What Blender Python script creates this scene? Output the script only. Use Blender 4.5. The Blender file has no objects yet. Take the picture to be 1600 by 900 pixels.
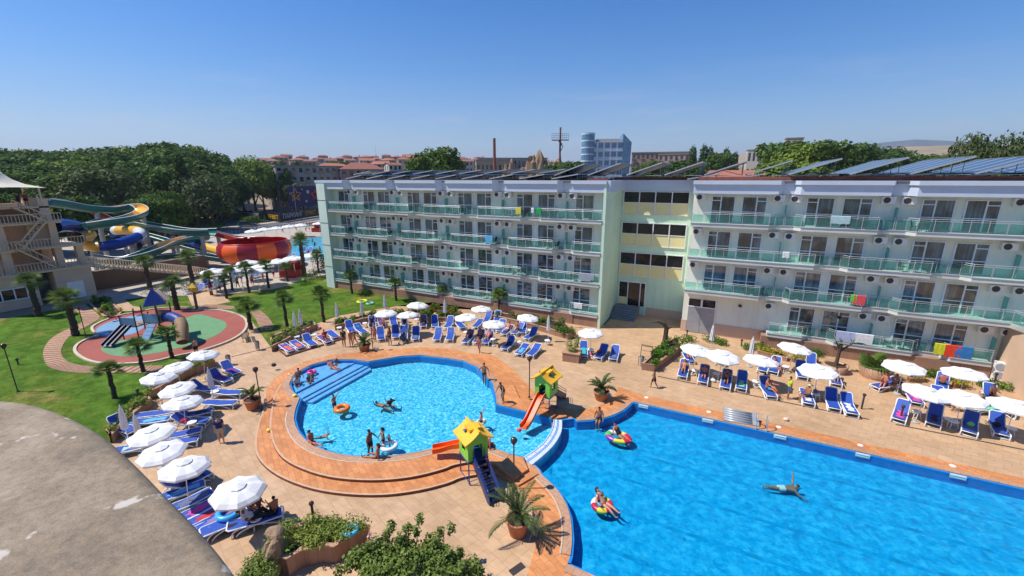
import bpy, math, random
from mathutils import Vector, Matrix
from mathutils.geometry import tessellate_polygon
R = math.radians
sc = bpy.context.scene
col = sc.collection
rnd = random.Random(7)

# ---------------------------------------------------------------- camera
H = 15.0
FPX, PITCH, ROLL, YAW = 674.9, R(14.44), R(-.163), R(116.79)
_f = Vector((math.cos(YAW)*math.cos(PITCH), math.sin(YAW)*math.cos(PITCH), -math.sin(PITCH)))
_r0 = Vector((math.sin(YAW), -math.cos(YAW), 0)); _u0 = _r0.cross(_f)
CR = math.cos(ROLL)*_r0 + math.sin(ROLL)*_u0
CU = -math.sin(ROLL)*_r0 + math.cos(ROLL)*_u0
CAM = Vector((0, 0, H))
cd = bpy.data.cameras.new("camera"); cam = bpy.data.objects.new("camera", cd); col.objects.link(cam)
cd.sensor_width = 36; cd.lens = FPX/1600*36; cd.clip_end = 20000; cd.clip_start = .1
m = Matrix((CR, CU, -_f)).transposed().to_4x4(); m.translation = CAM; cam.matrix_world = m
sc.camera = cam

# ---------------------------------------------------------------- sky and sun
SUN_EL, SUN_AZ = R(55.8), R(27)
w = bpy.data.worlds.new("World"); sc.world = w; w.use_nodes = True
nt = w.node_tree; bg = nt.nodes['Background']
sky = nt.nodes.new('ShaderNodeTexSky'); sky.sky_type = 'NISHITA'; sky.sun_disc = False
sky.sun_elevation = SUN_EL; sky.sun_rotation = math.atan2(-math.cos(SUN_AZ), -math.sin(SUN_AZ))
sky.altitude = 0; sky.air_density = 1.15; sky.dust_density = .1; sky.ozone_density = 4.0
hs = nt.nodes.new('ShaderNodeHueSaturation'); hs.inputs['Saturation'].default_value = 1.42; hs.inputs['Hue'].default_value = .502
mu = nt.nodes.new('ShaderNodeMix'); mu.data_type = 'RGBA'; mu.blend_type = 'MULTIPLY'; mu.inputs[0].default_value = 1; mu.inputs[7].default_value = (.80, .92, 1.10, 1)
nt.links.new(sky.outputs[0], hs.inputs['Color']); nt.links.new(hs.outputs[0], mu.inputs[6])
# thin cloud streaks low over the horizon and the pale violet haze band of a hot day
tcn = nt.nodes.new('ShaderNodeTexCoord'); sx = nt.nodes.new('ShaderNodeSeparateXYZ'); nt.links.new(tcn.outputs['Generated'], sx.inputs[0])
mpn = nt.nodes.new('ShaderNodeMapping'); mpn.inputs['Scale'].default_value = (3, 3, 22); nt.links.new(tcn.outputs['Generated'], mpn.inputs[0])
nzn = nt.nodes.new('ShaderNodeTexNoise'); nzn.inputs['Scale'].default_value = 1.3; nzn.inputs['Detail'].default_value = 6; nzn.inputs['Roughness'].default_value = .62; nt.links.new(mpn.outputs[0], nzn.inputs[0])
def _rmp(src, st):
    r_ = nt.nodes.new('ShaderNodeValToRGB'); cr_ = r_.color_ramp
    while len(cr_.elements) < len(st): cr_.elements.new(.5)
    for e_, (p_, v_) in zip(cr_.elements, st): e_.position = p_; e_.color = (v_, v_, v_, 1)
    nt.links.new(src, r_.inputs[0]); return r_.outputs[0]
cl_ = _rmp(nzn.outputs[0], [(.53, 0), (.72, .55)]); el_ = _rmp(sx.outputs[2], [(.0, 1), (.10, .8), (.22, 0)]); ha_ = _rmp(sx.outputs[2], [(.0, .60), (.06, .38), (.2, .10), (.42, 0)])
mm = nt.nodes.new('ShaderNodeMath'); mm.operation = 'MULTIPLY'; nt.links.new(cl_, mm.inputs[0]); nt.links.new(el_, mm.inputs[1])
def _mx(a_, c_, f_):
    x_ = nt.nodes.new('ShaderNodeMix'); x_.data_type = 'RGBA'; nt.links.new(a_, x_.inputs[6]); x_.inputs[7].default_value = (*c_, 1); nt.links.new(f_, x_.inputs[0]); return x_.outputs[2]
hz_ = _mx(mu.outputs[2], (3.0, 3.45, 5.2), ha_); hz_ = _mx(hz_, (5.0, 5.0, 6.2), mm.outputs[0]); nt.links.new(hz_, bg.inputs['Color'])
bg.inputs['Strength'].default_value = .098
sd = bpy.data.lights.new("sun", 'SUN'); sun = bpy.data.objects.new("sun", sd); col.objects.link(sun)
sd.energy = 4.6; sd.angle = R(.53); sd.color = (1, .95, .87)
tosun = Vector((-math.cos(SUN_AZ)*math.cos(SUN_EL), -math.sin(SUN_AZ)*math.cos(SUN_EL), math.sin(SUN_EL)))
sun.rotation_euler = tosun.to_track_quat('Z', 'Y').to_euler(); sun.location = (0, 0, 60)
sc.view_settings.view_transform = 'Standard'; sc.view_settings.look = 'None'
sc.view_settings.exposure = .34; sc.view_settings.gamma = 1
sc.cycles.max_bounces = 6; sc.cycles.transparent_max_bounces = 12; sc.cycles.caustics_reflective = False; sc.cycles.caustics_refractive = False

# ---------------------------------------------------------------- photo pixel -> real point
def ray(x, y):
    return ((x-800)*CR - (y-450)*CU + FPX*_f).normalized()
def gp(x, y, z=0.0):
    r = ray(x, y); t = (z-H)/r.z
    return Vector((r.x*t, r.y*t, z))
def atd(x, y, d):
    r = ray(x, y); return CAM + r*(d/r.dot(_f))
def htop(b, t):
    d = math.hypot(b.x, b.y); r = ray(*t); return H + r.z*d/math.hypot(r.x, r.y)
def crop(ox, oy, s):
    return lambda x, y: (ox+x/s, oy+y/s)

# ---------------------------------------------------------------- materials
MATS = {}
def _new(name):
    mt = bpy.data.materials.new(name); mt.use_nodes = True; MATS[name] = mt
    n = mt.node_tree; b = n.nodes['Principled BSDF']; return mt, n, b
def L(n, a, b): n.links.new(a, b)
def coords(n, world=True, scale=(1, 1, 1), rot=(0, 0, 0)):
    if world: o = n.nodes.new('ShaderNodeNewGeometry').outputs['Position']
    else: o = n.nodes.new('ShaderNodeTexCoord').outputs['Object']
    mp = n.nodes.new('ShaderNodeMapping'); mp.inputs['Scale'].default_value = scale; mp.inputs['Rotation'].default_value = rot
    L(n, o, mp.inputs['Vector']); return mp.outputs[0]
def ramp(n, fac, stops):
    r = n.nodes.new('ShaderNodeValToRGB'); cr = r.color_ramp
    while len(cr.elements) < len(stops): cr.elements.new(.5)
    for e, (p, c) in zip(cr.elements, stops): e.position = p; e.color = (*c, 1)
    L(n, fac, r.inputs[0]); return r.outputs[0]
def noise(n, vec, scale, detail=4, rough=.6, dist=0):
    t = n.nodes.new('ShaderNodeTexNoise'); t.inputs['Scale'].default_value = scale; t.inputs['Detail'].default_value = detail
    t.inputs['Roughness'].default_value = rough; t.inputs['Distortion'].default_value = dist
    L(n, vec, t.inputs['Vector']); return t.outputs[0]
def mixc(n, a, b, fac, mode='MIX'):
    x = n.nodes.new('ShaderNodeMix'); x.data_type = 'RGBA'; x.blend_type = mode
    for s, v in ((x.inputs[6], a), (x.inputs[7], b), (x.inputs[0], fac)):
        if isinstance(v, (int, float)): s.default_value = v
        elif isinstance(v, tuple): s.default_value = (*v, 1)
        else: L(n, v, s)
    return x.outputs[2]
def bump(n, b, h, strength, dist=.02):
    x = n.nodes.new('ShaderNodeBump'); x.inputs['Strength'].default_value = strength; x.inputs['Distance'].default_value = dist
    L(n, h, x.inputs['Height']); L(n, x.outputs[0], b.inputs['Normal'])
def M(name, c, rough=.7, var=.12, scale=3, bmp=0, metal=0, world=True, spec=.5, objc=False):
    if name in MATS: return MATS[name]
    mt, n, b = _new(name); b.inputs['Roughness'].default_value = rough; b.inputs['Metallic'].default_value = metal
    b.inputs['Specular IOR Level'].default_value = spec
    v = coords(n, world); nz = noise(n, v, scale)
    k = lambda f: tuple(min(1, x*f) for x in c)
    if objc:
        oi = n.nodes.new('ShaderNodeObjectInfo'); g = ramp(n, nz, [(.3, (1-var,)*3), (.7, (1,)*3)])
        L(n, mixc(n, oi.outputs['Color'], g, 1.0, 'MULTIPLY'), b.inputs['Base Color'])
    else:
        L(n, ramp(n, nz, [(.3, k(1-var)), (.7, k(1+var))]), b.inputs['Base Color'])
    if bmp: bump(n, b, nz, bmp)
    return mt
def tiles(name, c1, c2, mortar, bw, bh, rot=0, msize=.012, off=.5, rough=.6, stain=.25, nvar=.5):
    mt, n, b = _new(name); b.inputs['Roughness'].default_value = rough
    v = coords(n, True, rot=(0, 0, rot)); t = n.nodes.new('ShaderNodeTexBrick'); L(n, v, t.inputs['Vector'])
    t.offset = off; t.inputs['Scale'].default_value = 1; t.inputs['Mortar Size'].default_value = msize
    t.inputs['Brick Width'].default_value = bw; t.inputs['Row Height'].default_value = bh; t.inputs['Bias'].default_value = 0
    t.inputs['Color1'].default_value = (*c1, 1); t.inputs['Color2'].default_value = (*c2, 1); t.inputs['Mortar'].default_value = (*mortar, 1)
    nz = noise(n, coords(n, True, rot=(0, 0, rot), scale=(1, 3, 1)), 1.3, 8, .7)
    big = noise(n, coords(n, True), .22, 3)
    c = mixc(n, t.outputs[0], ramp(n, nz, [(.3, (1-stain,)*3), (.7, (1.0+.0,)*3)]), nvar, 'MULTIPLY')
    c = mixc(n, c, ramp(n, big, [(.35, (.80, .78, .75)), (.6, (1, 1, 1))]), .8, 'MULTIPLY')
    L(n, c, b.inputs['Base Color']); bump(n, b, t.outputs['Fac'], -.3, .01)
    return mt
tiles('terrace_tile', (.67, .435, .25), (.585, .37, .205), (.47, .30, .175), .62, .62, R(20), .012, stain=.35, nvar=.8)
tiles('orange_tile', (.80, .34, .12), (.66, .25, .08), (.46, .19, .085), .55, .28, R(30), .010, stain=.4, nvar=.8)
tiles('coping_tile', (.56, .33, .20), (.50, .28, .17), (.36, .2, .12), .32, .32, R(10), .012)
tiles('wall_tile', (.42, .25, .16), (.36, .20, .13), (.28, .16, .1), .5, .3, 0, .012)
tiles('playground_red', (.37, .10, .07), (.34, .09, .065), (.34, .10, .07), 1, 1, 0, .004, rough=.9, stain=.15)
M('safety_green', (.13, .28, .13), .9, .1, 1.5); M('safety_blue', (.17, .30, .45), .9, .1, 1.5)
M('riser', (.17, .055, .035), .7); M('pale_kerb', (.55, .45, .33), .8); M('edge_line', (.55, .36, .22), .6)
M('white_plastic', (.80, .80, .78), .35, .03); M('white_cloth', (.80, .79, .77), .85, .09, 1.8, .1)
M('blue_sling', (.018, .075, .38), .6, .12, 8, world=False)
M('objcol_cloth', (1, 1, 1), .85, .2, 9, world=False, objc=True); M('objcol_plastic', (1, 1, 1), .3, .06, 4, world=False, objc=True)
M('objcol_matt', (1, 1, 1), .8, .22, 1.3, objc=True)
M('skin', (1, 1, 1), .55, .1, 6, world=False, objc=True); M('eye', (.02, .015, .012), .3)
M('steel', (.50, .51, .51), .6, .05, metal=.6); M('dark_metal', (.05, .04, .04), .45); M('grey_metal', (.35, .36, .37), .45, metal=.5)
M('terracotta', (.46, .17, .085), .75, .12, 5); M('soil', (.06, .035, .02), .95, .3, 20, .4)
M('concrete', (.40, .39, .36), .9, .15, .8, .2); M('slab_concrete', (.58, .60, .57), .85, .08, .5)
def wallmat(name, c):
    mt, n, b = _new(name); b.inputs['Roughness'].default_value = .88; st = noise(n, coords(n, True, scale=(1.6, 1.6, .12)), 1.2, 7, .75); bl = noise(n, coords(n, True), .35, 4, .6)
    cc = mixc(n, c, ramp(n, st, [(.34, (.84, .84, .80)), (.56, (1, 1, 1))]), .7, 'MULTIPLY'); L(n, mixc(n, cc, ramp(n, bl, [(.35, (.92, .93, .92)), (.6, (1, 1, 1))]), 1, 'MULTIPLY'), b.inputs['Base Color'])
wallmat('mint_wall', (.88, .87, .73)); wallmat('mint_green_wall', (.64, .83, .64)); wallmat('pale_mint', (.68, .80, .69))
M('yellow_panel', (.78, .70, .36), .7, .06, .6); M('fascia', (.56, .62, .70), .55, .05, .4); M('white_frame', (.78, .79, .80), .35, .03)
M('roof_grey', (.13, .13, .14), .9, .2, 1); M('roof_red', (.26, .085, .06), .85, .25, 2); M('peach_wall', (.62, .43, .29), .85, .07, .6)
M('tan_wall', (.66, .48, .34), .88, .09, .5); M('tan_trim', (.66, .52, .36), .8, .07, .5); M('step_grey', (.17, .20, .23), .7)
M('black_glass', (.012, .015, .018), .08, .2, 2); M('frame_dark', (.05, .05, .055), .5)
M('asphalt', (.105, .105, .115), .92, .12, .8, .1); M('pavement', (.42, .36, .29), .9, .1, .5); M('paint_white', (.75, .75, .72), .8)
M('bark', (.09, .06, .04), .95, .35, 14, .6); M('palm_bark', (.055, .04, .028), .95, .4, 18, .8); M('wood', (.30, .19, .10), .75, .2, 8)
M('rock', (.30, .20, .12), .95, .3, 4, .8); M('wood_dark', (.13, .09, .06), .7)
def leafmat(name, a, b, c, tr=.25, sc_=2.2):
    mt, n, bs = _new(name); v = coords(n, True); nz = noise(n, v, sc_, 5, .7)
    cc = ramp(n, nz, [(.28, a), (.5, b), (.72, c)]); oi = n.nodes.new('ShaderNodeObjectInfo'); cc = mixc(n, cc, ramp(n, oi.outputs['Random'], [(0, (.60, .68, .66)), (.5, (1, 1, .9)), (1, (1.0, .95, .62))]), .85, 'MULTIPLY'); L(n, cc, bs.inputs['Base Color']); bs.inputs['Roughness'].default_value = .55
    bs.inputs['Specular IOR Level'].default_value = .08
    t = n.nodes.new('ShaderNodeBsdfTranslucent'); L(n, cc, t.inputs[0]); mx = n.nodes.new('ShaderNodeMixShader'); mx.inputs[0].default_value = tr
    L(n, bs.outputs[0], mx.inputs[1]); L(n, t.outputs[0], mx.inputs[2]); L(n, mx.outputs[0], n.nodes['Material Output'].inputs[0])
leafmat('leaf_dark', (.030, .066, .016), (.065, .125, .027), (.12, .195, .042), sc_=.35)
leafmat('leaf_mid', (.040, .078, .015), (.080, .145, .026), (.135, .205, .04), sc_=.4)
leafmat('leaf_light', (.09, .15, .025), (.18, .26, .045), (.28, .36, .07), sc_=.5)
leafmat('leaf_grey', (.045, .065, .028), (.085, .12, .045), (.15, .18, .075), sc_=.5)
leafmat('palm_leaf', (.055, .11, .025), (.13, .21, .05), (.25, .31, .09), sc_=2)
leafmat('date_leaf', (.06, .10, .03), (.13, .18, .06), (.26, .27, .12), sc_=3)
leafmat('hedge_leaf', (.03, .08, .01), (.08, .19, .02), (.15, .28, .04), sc_=3)
leafmat('bush_leaf', (.08, .12, .03), (.22, .29, .06), (.46, .50, .18), sc_=5)
leafmat('autumn_leaf', (.10, .10, .02), (.30, .22, .03), (.30, .08, .04), sc_=3)
leafmat('yellow_flower', (.10, .16, .02), (.40, .36, .03), (.60, .50, .05), sc_=4)
_n = MATS['white_cloth'].node_tree; _b = _n.nodes['Principled BSDF']; _t = _n.nodes.new('ShaderNodeBsdfTranslucent'); _t.inputs[0].default_value = (.75, .74, .72, 1); _m = _n.nodes.new('ShaderNodeMixShader'); _m.inputs[0].default_value = .08
_n.links.new(_b.outputs[0], _m.inputs[1]); _n.links.new(_t.outputs[0], _m.inputs[2]); _n.links.new(_m.outputs[0], _n.nodes['Material Output'].inputs[0])
# lawn
mt, n, b = _new('lawn'); v = coords(n); n1 = noise(n, v, .13, 7, .75); n2 = noise(n, v, 5, 6, .8)
c = ramp(n, n1, [(.38, (.30, .25, .08)), (.44, (.17, .22, .03)), (.52, (.095, .19, .02)), (.64, (.14, .25, .028))])
n3 = noise(n, v, .9, 6, .75); c = mixc(n, c, ramp(n, n3, [(.42, (.50, .58, .42)), (.58, (1.0, 1.0, 1.0))]), .9, 'MULTIPLY'); c = mixc(n, c, ramp(n, n2, [(.35, (.55, .55, .5)), (.65, (1, 1, 1))]), .75, 'MULTIPLY'); L(n, c, b.inputs['Base Color'])
b.inputs['Roughness'].default_value = .95; b.inputs['Specular IOR Level'].default_value = .1; bump(n, b, n2, .7, .06)
# far ground: dry fields and green
mt, n, b = _new('ground'); v = coords(n, scale=(1, 1, .1)); n1 = noise(n, v, .012, 8, .7)
n2 = noise(n, v, .3, 5)
c = ramp(n, n1, [(.38, (.10, .12, .04)), (.50, (.22, .18, .10)), (.62, (.36, .26, .17))]); c = mixc(n, c, ramp(n, n2, [(.3, (.75,)*3), (.7, (1,)*3)]), .7, 'MULTIPLY')
L(n, c, b.inputs['Base Color']); b.inputs['Roughness'].default_value = 1
mt, n, b = _new('far_field'); v = coords(n, scale=(1, 3, 1)); n1 = noise(n, v, .004, 6, .6)
L(n, ramp(n, n1, [(.35, (.16, .16, .08)), (.5, (.34, .24, .15)), (.7, (.42, .29, .19))]), b.inputs['Base Color']); b.inputs['Roughness'].default_value = 1
M('hill_far', (.10, .12, .13), 1, .25, .01)
# pool tiles, floors with painted sun ripples
def ripple_floor(name, deep, mid, lite, sc1, big):
    """blue tile floor, its pale and deep mottle painted in place of sun ripples"""
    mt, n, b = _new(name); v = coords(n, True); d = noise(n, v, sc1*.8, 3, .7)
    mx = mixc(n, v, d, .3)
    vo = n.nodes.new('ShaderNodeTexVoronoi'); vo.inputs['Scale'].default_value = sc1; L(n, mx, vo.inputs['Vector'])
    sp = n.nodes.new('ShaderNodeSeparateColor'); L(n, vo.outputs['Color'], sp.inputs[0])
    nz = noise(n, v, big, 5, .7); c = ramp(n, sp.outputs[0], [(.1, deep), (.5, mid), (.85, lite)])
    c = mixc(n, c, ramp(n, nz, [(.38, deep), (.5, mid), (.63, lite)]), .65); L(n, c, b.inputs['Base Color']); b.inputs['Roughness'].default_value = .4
ripple_floor('kid_ripple_floor', (.0, .33, .60), (.03, .49, .75), (.46, .90, .96), 10, 6.0)
ripple_floor('main_ripple_floor', (.0, .23, .50), (.0, .345, .64), (.04, .48, .76), 8, 2.0)
M('step_mosaic', (.24, .46, .80), .4, .08, 3); M('lane_blue', (.004, .17, .46), .4, .3, 2); M('lane_mark', (.0, .285, .565), .4, .28, 2.5); M('pool_wall', (.008, .22, .58), .4, .12, 2)
mt, n, b = _new('overflow_mosaic'); v = coords(n); t = n.nodes.new('ShaderNodeTexBrick'); L(n, v, t.inputs['Vector']); t.inputs['Scale'].default_value = 1
t.inputs['Brick Width'].default_value = .2; t.inputs['Row Height'].default_value = .1; t.inputs['Mortar Size'].default_value = .012
t.inputs['Color1'].default_value = (.70, .74, .86, 1); t.inputs['Color2'].default_value = (.60, .66, .82, 1); t.inputs['Mortar'].default_value = (.35, .42, .62, 1)
L(n, t.outputs[0], b.inputs['Base Color'])
def watermat(name, tint, wscale, wst):
    mt, n, b = _new(name); n.nodes.remove(b); v = coords(n)
    nz = noise(n, v, wscale, 5, .6, .8)
    bp = n.nodes.new('ShaderNodeBump'); bp.inputs['Strength'].default_value = wst; bp.inputs['Distance'].default_value = .12; L(n, nz, bp.inputs['Height'])
    tr = n.nodes.new('ShaderNodeBsdfTransparent'); tr.inputs[0].default_value = (*tint, 1)
    gl = n.nodes.new('ShaderNodeBsdfGlossy'); gl.inputs['Roughness'].default_value = .03; gl.inputs[0].default_value = (.9, .95, 1, 1)
    L(n, bp.outputs[0], gl.inputs['Normal']); fr = n.nodes.new('ShaderNodeFresnel'); fr.inputs[0].default_value = 1.33; L(n, bp.outputs[0], fr.inputs['Normal'])
    mx = n.nodes.new('ShaderNodeMixShader'); L(n, fr.outputs[0], mx.inputs[0]); L(n, tr.outputs[0], mx.inputs[1]); L(n, gl.outputs[0], mx.inputs[2])
    L(n, mx.outputs[0], n.nodes['Material Output'].inputs[0])
watermat('water_kid', (.76, .96, .99), 1.6, .8); watermat('water_main', (.66, .93, .99), .9, .9)
def glassmat(name, tint, body, amt, rough=.05):
    mt, n, b = _new(name); b.inputs['Base Color'].default_value = (*body, 1); b.inputs['Roughness'].default_value = rough
    tr = n.nodes.new('ShaderNodeBsdfTransparent'); tr.inputs[0].default_value = (*tint, 1)
    mx = n.nodes.new('ShaderNodeMixShader'); mx.inputs[0].default_value = amt
    L(n, tr.outputs[0], mx.inputs[1]); L(n, b.outputs[0], mx.inputs[2]); L(n, mx.outputs[0], n.nodes['Material Output'].inputs[0])
glassmat('teal_glass', (.68, .89, .84), (.27, .49, .45), .15); glassmat('teal_panel', (.5, .8, .76), (.26, .56, .52), .55)
glassmat('lamp_glass', (.30, .20, .18), (.12, .07, .06), .55, .1)
# window pane with a curtain hanging in folds behind it, seen through the reflection
def pane(name, a, b_, rough=.04):
    mt, n, b = _new(name); v = coords(n, True, scale=(1, 1, .02)); nz = noise(n, v, 9, 2, .5); big = noise(n, coords(n, True, scale=(1, 1, .6)), .9, 2)
    c = mixc(n, ramp(n, nz, [(.35, a), (.65, b_)]), ramp(n, big, [(.4, (.25, .25, .25)), (.6, (1, 1, 1))]), 1, 'MULTIPLY')
    L(n, c, b.inputs['Base Color']); b.inputs['Roughness'].default_value = rough; b.inputs['Specular IOR Level'].default_value = .9
    b.inputs['IOR'].default_value = 1.6
pane('pane', (.04, .09, .12), (.12, .20, .24)); pane('pane_curtain', (.10, .13, .12), (.24, .27, .24)); pane('pane_dark', (.005, .008, .012), (.02, .025, .03))
mt, n, b = _new('canopy_concrete'); v = coords(n); n1 = noise(n, v, .7, 8, .75); n2 = noise(n, v, 13, 9, .85); n3 = noise(n, v, 1.5, 4, .6)
c = ramp(n, n1, [(.36, (.20, .165, .12)), (.47, (.31, .235, .155)), (.62, (.42, .335, .235))])
c = mixc(n, c, ramp(n, n2, [(.40, (.55, .55, .56)), (.56, (1, 1, 1))]), .6, 'MULTIPLY'); n4 = noise(n, v, 55, 6, .8); c = mixc(n, c, ramp(n, n4, [(.40, (.6, .6, .6)), (.55, (1, 1, 1))]), .6, 'MULTIPLY'); c = mixc(n, c, (.66, .60, .52), ramp(n, n3, [(.66, (0, 0, 0)), (.69, (.7, .7, .7))]))
L(n, c, b.inputs['Base Color']); b.inputs['Roughness'].default_value = .95; bump(n, b, n2, .5, .02)
mt, n, b = _new('solar'); v = coords(n, False, scale=(1, 1, 1)); t = n.nodes.new('ShaderNodeTexWave'); t.inputs['Scale'].default_value = .28; L(n, v, t.inputs['Vector']); t.bands_direction = 'Y'
L(n, ramp(n, t.outputs[0], [(.0, (.05, .065, .09)), (.9, (.07, .09, .12)), (.97, (.3, .33, .36))]), b.inputs['Base Color']); b.inputs['Roughness'].default_value = .22; b.inputs['Specular IOR Level'].default_value = .8
M('glass_blue', (.10, .22, .36), .15, .3, .5, spec=.9); M('blue_wall', (.58, .66, .74), .6)
M('lily_red', (.42, .012, .01), .3, .05); M('slide_orange', (.82, .11, .008), .3, .05); M('slide_crimson', (.30, .008, .018), .3); M('slide_green', (.01, .135, .115), .3, .15, 1)
M('slide_yellow', (.78, .44, .06), .3, .08, 1); M('slide_blue', (.01, .05, .30), .25); M('slide_white', (.75, .75, .72), .3)
M('house_yellow', (.85, .46, .03), .4, .05); M('house_green', (.20, .58, .06), .4, .05); M('navy', (.01, .02, .07), .35); M('navy_rail', (.02, .045, .22), .4)

# ---------------------------------------------------------------- mesh builder
class MB:
    def __init__(s): s.v = []; s.f = []; s.m = []; s.mi = 0; s.T = None
    def add(s, vs, fs):
        o = len(s.v)
        s.v += [tuple(s.T @ Vector(p)) if s.T is not None else tuple(p) for p in vs]
        s.f += [tuple(i+o for i in f) for f in fs]; s.m += [s.mi]*len(fs); return s
    def box(s, x0, x1, y0, y1, z0, z1):
        return s.add([(x, y, z) for z in (z0, z1) for y in (y0, y1) for x in (x0, x1)],
                     [(0, 2, 3, 1), (4, 5, 7, 6), (0, 1, 5, 4), (2, 6, 7, 3), (0, 4, 6, 2), (1, 3, 7, 5)])
    def cbox(s, c, sx, sy, sz, rz=0, ry=0, rx=0):
        t = s.T; mm = Matrix.Translation(c) @ Matrix.Rotation(rz, 4, 'Z') @ Matrix.Rotation(ry, 4, 'Y') @ Matrix.Rotation(rx, 4, 'X')
        s.T = t @ mm if t is not None else mm; s.box(-sx/2, sx/2, -sy/2, sy/2, -sz/2, sz/2); s.T = t; return s
    def prism(s, poly, z0, z1, bottom=True, hole=None):
        loops = [[Vector((p[0], p[1], 0)) for p in poly]]
        if hole: loops.append([Vector((p[0], p[1], 0)) for p in hole])
        tris = tessellate_polygon(loops); allp = [p for l in loops for p in l]; N = len(allp)
        vs = [(p.x, p.y, z0) for p in allp] + [(p.x, p.y, z1) for p in allp]; fs = []
        for t in tris:
            a, b, c = (allp[i] for i in t)
            up = (b-a).cross(c-a).z > 0
            tt = t if up else t[::-1]
            fs.append(tuple(i+N for i in tt))
            if bottom: fs.append(tuple(tt[::-1]))
        o = 0
        if z1 > z0:
            for l in loops:
                k = len(l); 
                for i in range(k): j = (i+1) % k; fs.append((o+i, o+j, o+j+N, o+i+N))
                o += k
        return s.add(vs, fs)
    def sheet(s, poly, z, hole=None): return s.prism(poly, z, z, False, hole)
    def tube(s, pts, r, n=6, cap=True, closed=False):
        pts = [Vector(p) for p in pts]; k = len(pts); rr = r if isinstance(r, (list, tuple)) else [r]*k
        vs = []; fs = []; prev = None
        for i, p in enumerate(pts):
            a = pts[i-1] if (i > 0 or closed) else p; b = pts[(i+1) % k] if (i < k-1 or closed) else p
            d = (b-a).normalized() if (b-a).length > 1e-9 else Vector((0, 0, 1))
            if prev is None: prev = d.cross(Vector((0, 0, 1))) if abs(d.z) < .95 else d.cross(Vector((1, 0, 0)))
            x = (prev - d*prev.dot(d)).normalized(); y = d.cross(x); prev = x
            for j in range(n):
                t = 2*math.pi*j/n; vs.append(p + (x*math.cos(t)+y*math.sin(t))*rr[i])
        for i in range(k if closed else k-1):
            for j in range(n):
                a = i*n+j; b = i*n+(j+1) % n; c = ((i+1) % k)*n+(j+1) % n; d = ((i+1) % k)*n+j; fs.append((a, b, c, d))
        if cap and not closed: fs.append(tuple(range(n))[::-1]); fs.append(tuple((k-1)*n+j for j in range(n)))
        return s.add(vs, fs)
    def lathe(s, prof, c=(0, 0, 0), n=12, cap=True):
        vs = []; fs = []
        for r, z in prof:
            for j in range(n): t = 2*math.pi*j/n; vs.append((c[0]+r*math.cos(t), c[1]+r*math.sin(t), c[2]+z))
        for i in range(len(prof)-1):
            for j in range(n): fs.append((i*n+j, i*n+(j+1) % n, (i+1)*n+(j+1) % n, (i+1)*n+j))
        if cap: fs.append(tuple(range(n))[::-1]); fs.append(tuple((len(prof)-1)*n+j for j in range(n)))
        return s.add(vs, fs)
    def ball(s, c, r, n=8, sx=1, sy=1, sz=1, m_=6):
        prof = [(math.sin(math.pi*i/m_), -math.cos(math.pi*i/m_)) for i in range(m_+1)]
        vs = []; fs = []
        for a, z in prof:
            for j in range(n): t = 2*math.pi*j/n; vs.append((c[0]+r*sx*max(a, .01)*math.cos(t), c[1]+r*sy*max(a, .01)*math.sin(t), c[2]+r*sz*z))
        for i in range(m_):
            for j in range(n): fs.append((i*n+j, i*n+(j+1) % n, (i+1)*n+(j+1) % n, (i+1)*n+j))
        return s.add(vs, fs)
    def ribbon(s, pts, w1, w2, z0, z1, closed=False):
        """band along a ground line from w1 to w2 (left positive), z0..z1 thick"""
        P = [Vector((p[0], p[1], 0)) for p in pts]; k = len(P); A = []; B = []
        for i in range(k):
            a = P[i-1] if (i > 0 or closed) else P[i]; b = P[(i+1) % k] if (i < k-1 or closed) else P[i]
            d = (b-a).normalized(); nn = Vector((-d.y, d.x, 0)); A.append(P[i]+nn*w1); B.append(P[i]+nn*w2)
        vs = []
        for a, b in zip(A, B): vs += [(a.x, a.y, z1), (b.x, b.y, z1), (b.x, b.y, z0), (a.x, a.y, z0)]
        fs = []
        for i in range(k if closed else k-1):
            o = i*4; q = ((i+1) % k)*4
            for j in range(4): fs.append((o+j, o+(j+1) % 4, q+(j+1) % 4, q+j))
        if not closed: fs += [(0, 3, 2, 1), ((k-1)*4, (k-1)*4+1, (k-1)*4+2, (k-1)*4+3)]
        return s.add(vs, fs)
    def build(s, name, mats, parent=None, smooth=False, world=False):
        me = bpy.data.meshes.new(name); vs = s.v
        if world and parent is not None:
            inv = parent.matrix_basis.inverted(); vs = [tuple(inv @ Vector(p)) for p in vs]
        me.from_pydata(vs, [], s.f)
        if not isinstance(mats, (list, tuple)): mats = [mats]
        for q in mats: me.materials.append(MATS[q])
        if len(mats) > 1: me.polygons.foreach_set('material_index', s.m)
        if smooth: me.polygons.foreach_set('use_smooth', [True]*len(me.polygons))
        me.update(); o = bpy.data.objects.new(name, me); col.objects.link(o)
        if parent is not None: o.parent = parent
        return o
def tag(o, label, cat, group=None, kind=None):
    o['label'] = label; o['category'] = cat
    if group: o['group'] = group
    if kind: o['kind'] = kind
    return o
def structure(o): o['kind'] = 'structure'; return o
def empty(name, loc=(0, 0, 0), rz=0, sc_=1):
    o = bpy.data.objects.new(name, None); col.objects.link(o); o.location = loc; o.rotation_euler.z = rz
    o.scale = (sc_,)*3 if isinstance(sc_, (int, float)) else sc_; o.empty_display_size = .2
    o.matrix_basis = Matrix.LocRotScale(Vector(loc), Matrix.Rotation(rz, 3, 'Z').to_quaternion(), o.scale); return o
KIDS = {}
def copy_tree(o, parent=None):
    c = o.copy(); col.objects.link(c); c.parent = parent
    for ch in KIDS.setdefault(o.name, list(o.children)): copy_tree(ch, c)
    return c
def place(o, loc, rz=0, s=1, rx=0, ry=0):
    o.location = loc; o.rotation_euler = (rx, ry, rz); o.scale = (s,)*3 if isinstance(s, (int, float)) else s; return o
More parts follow.
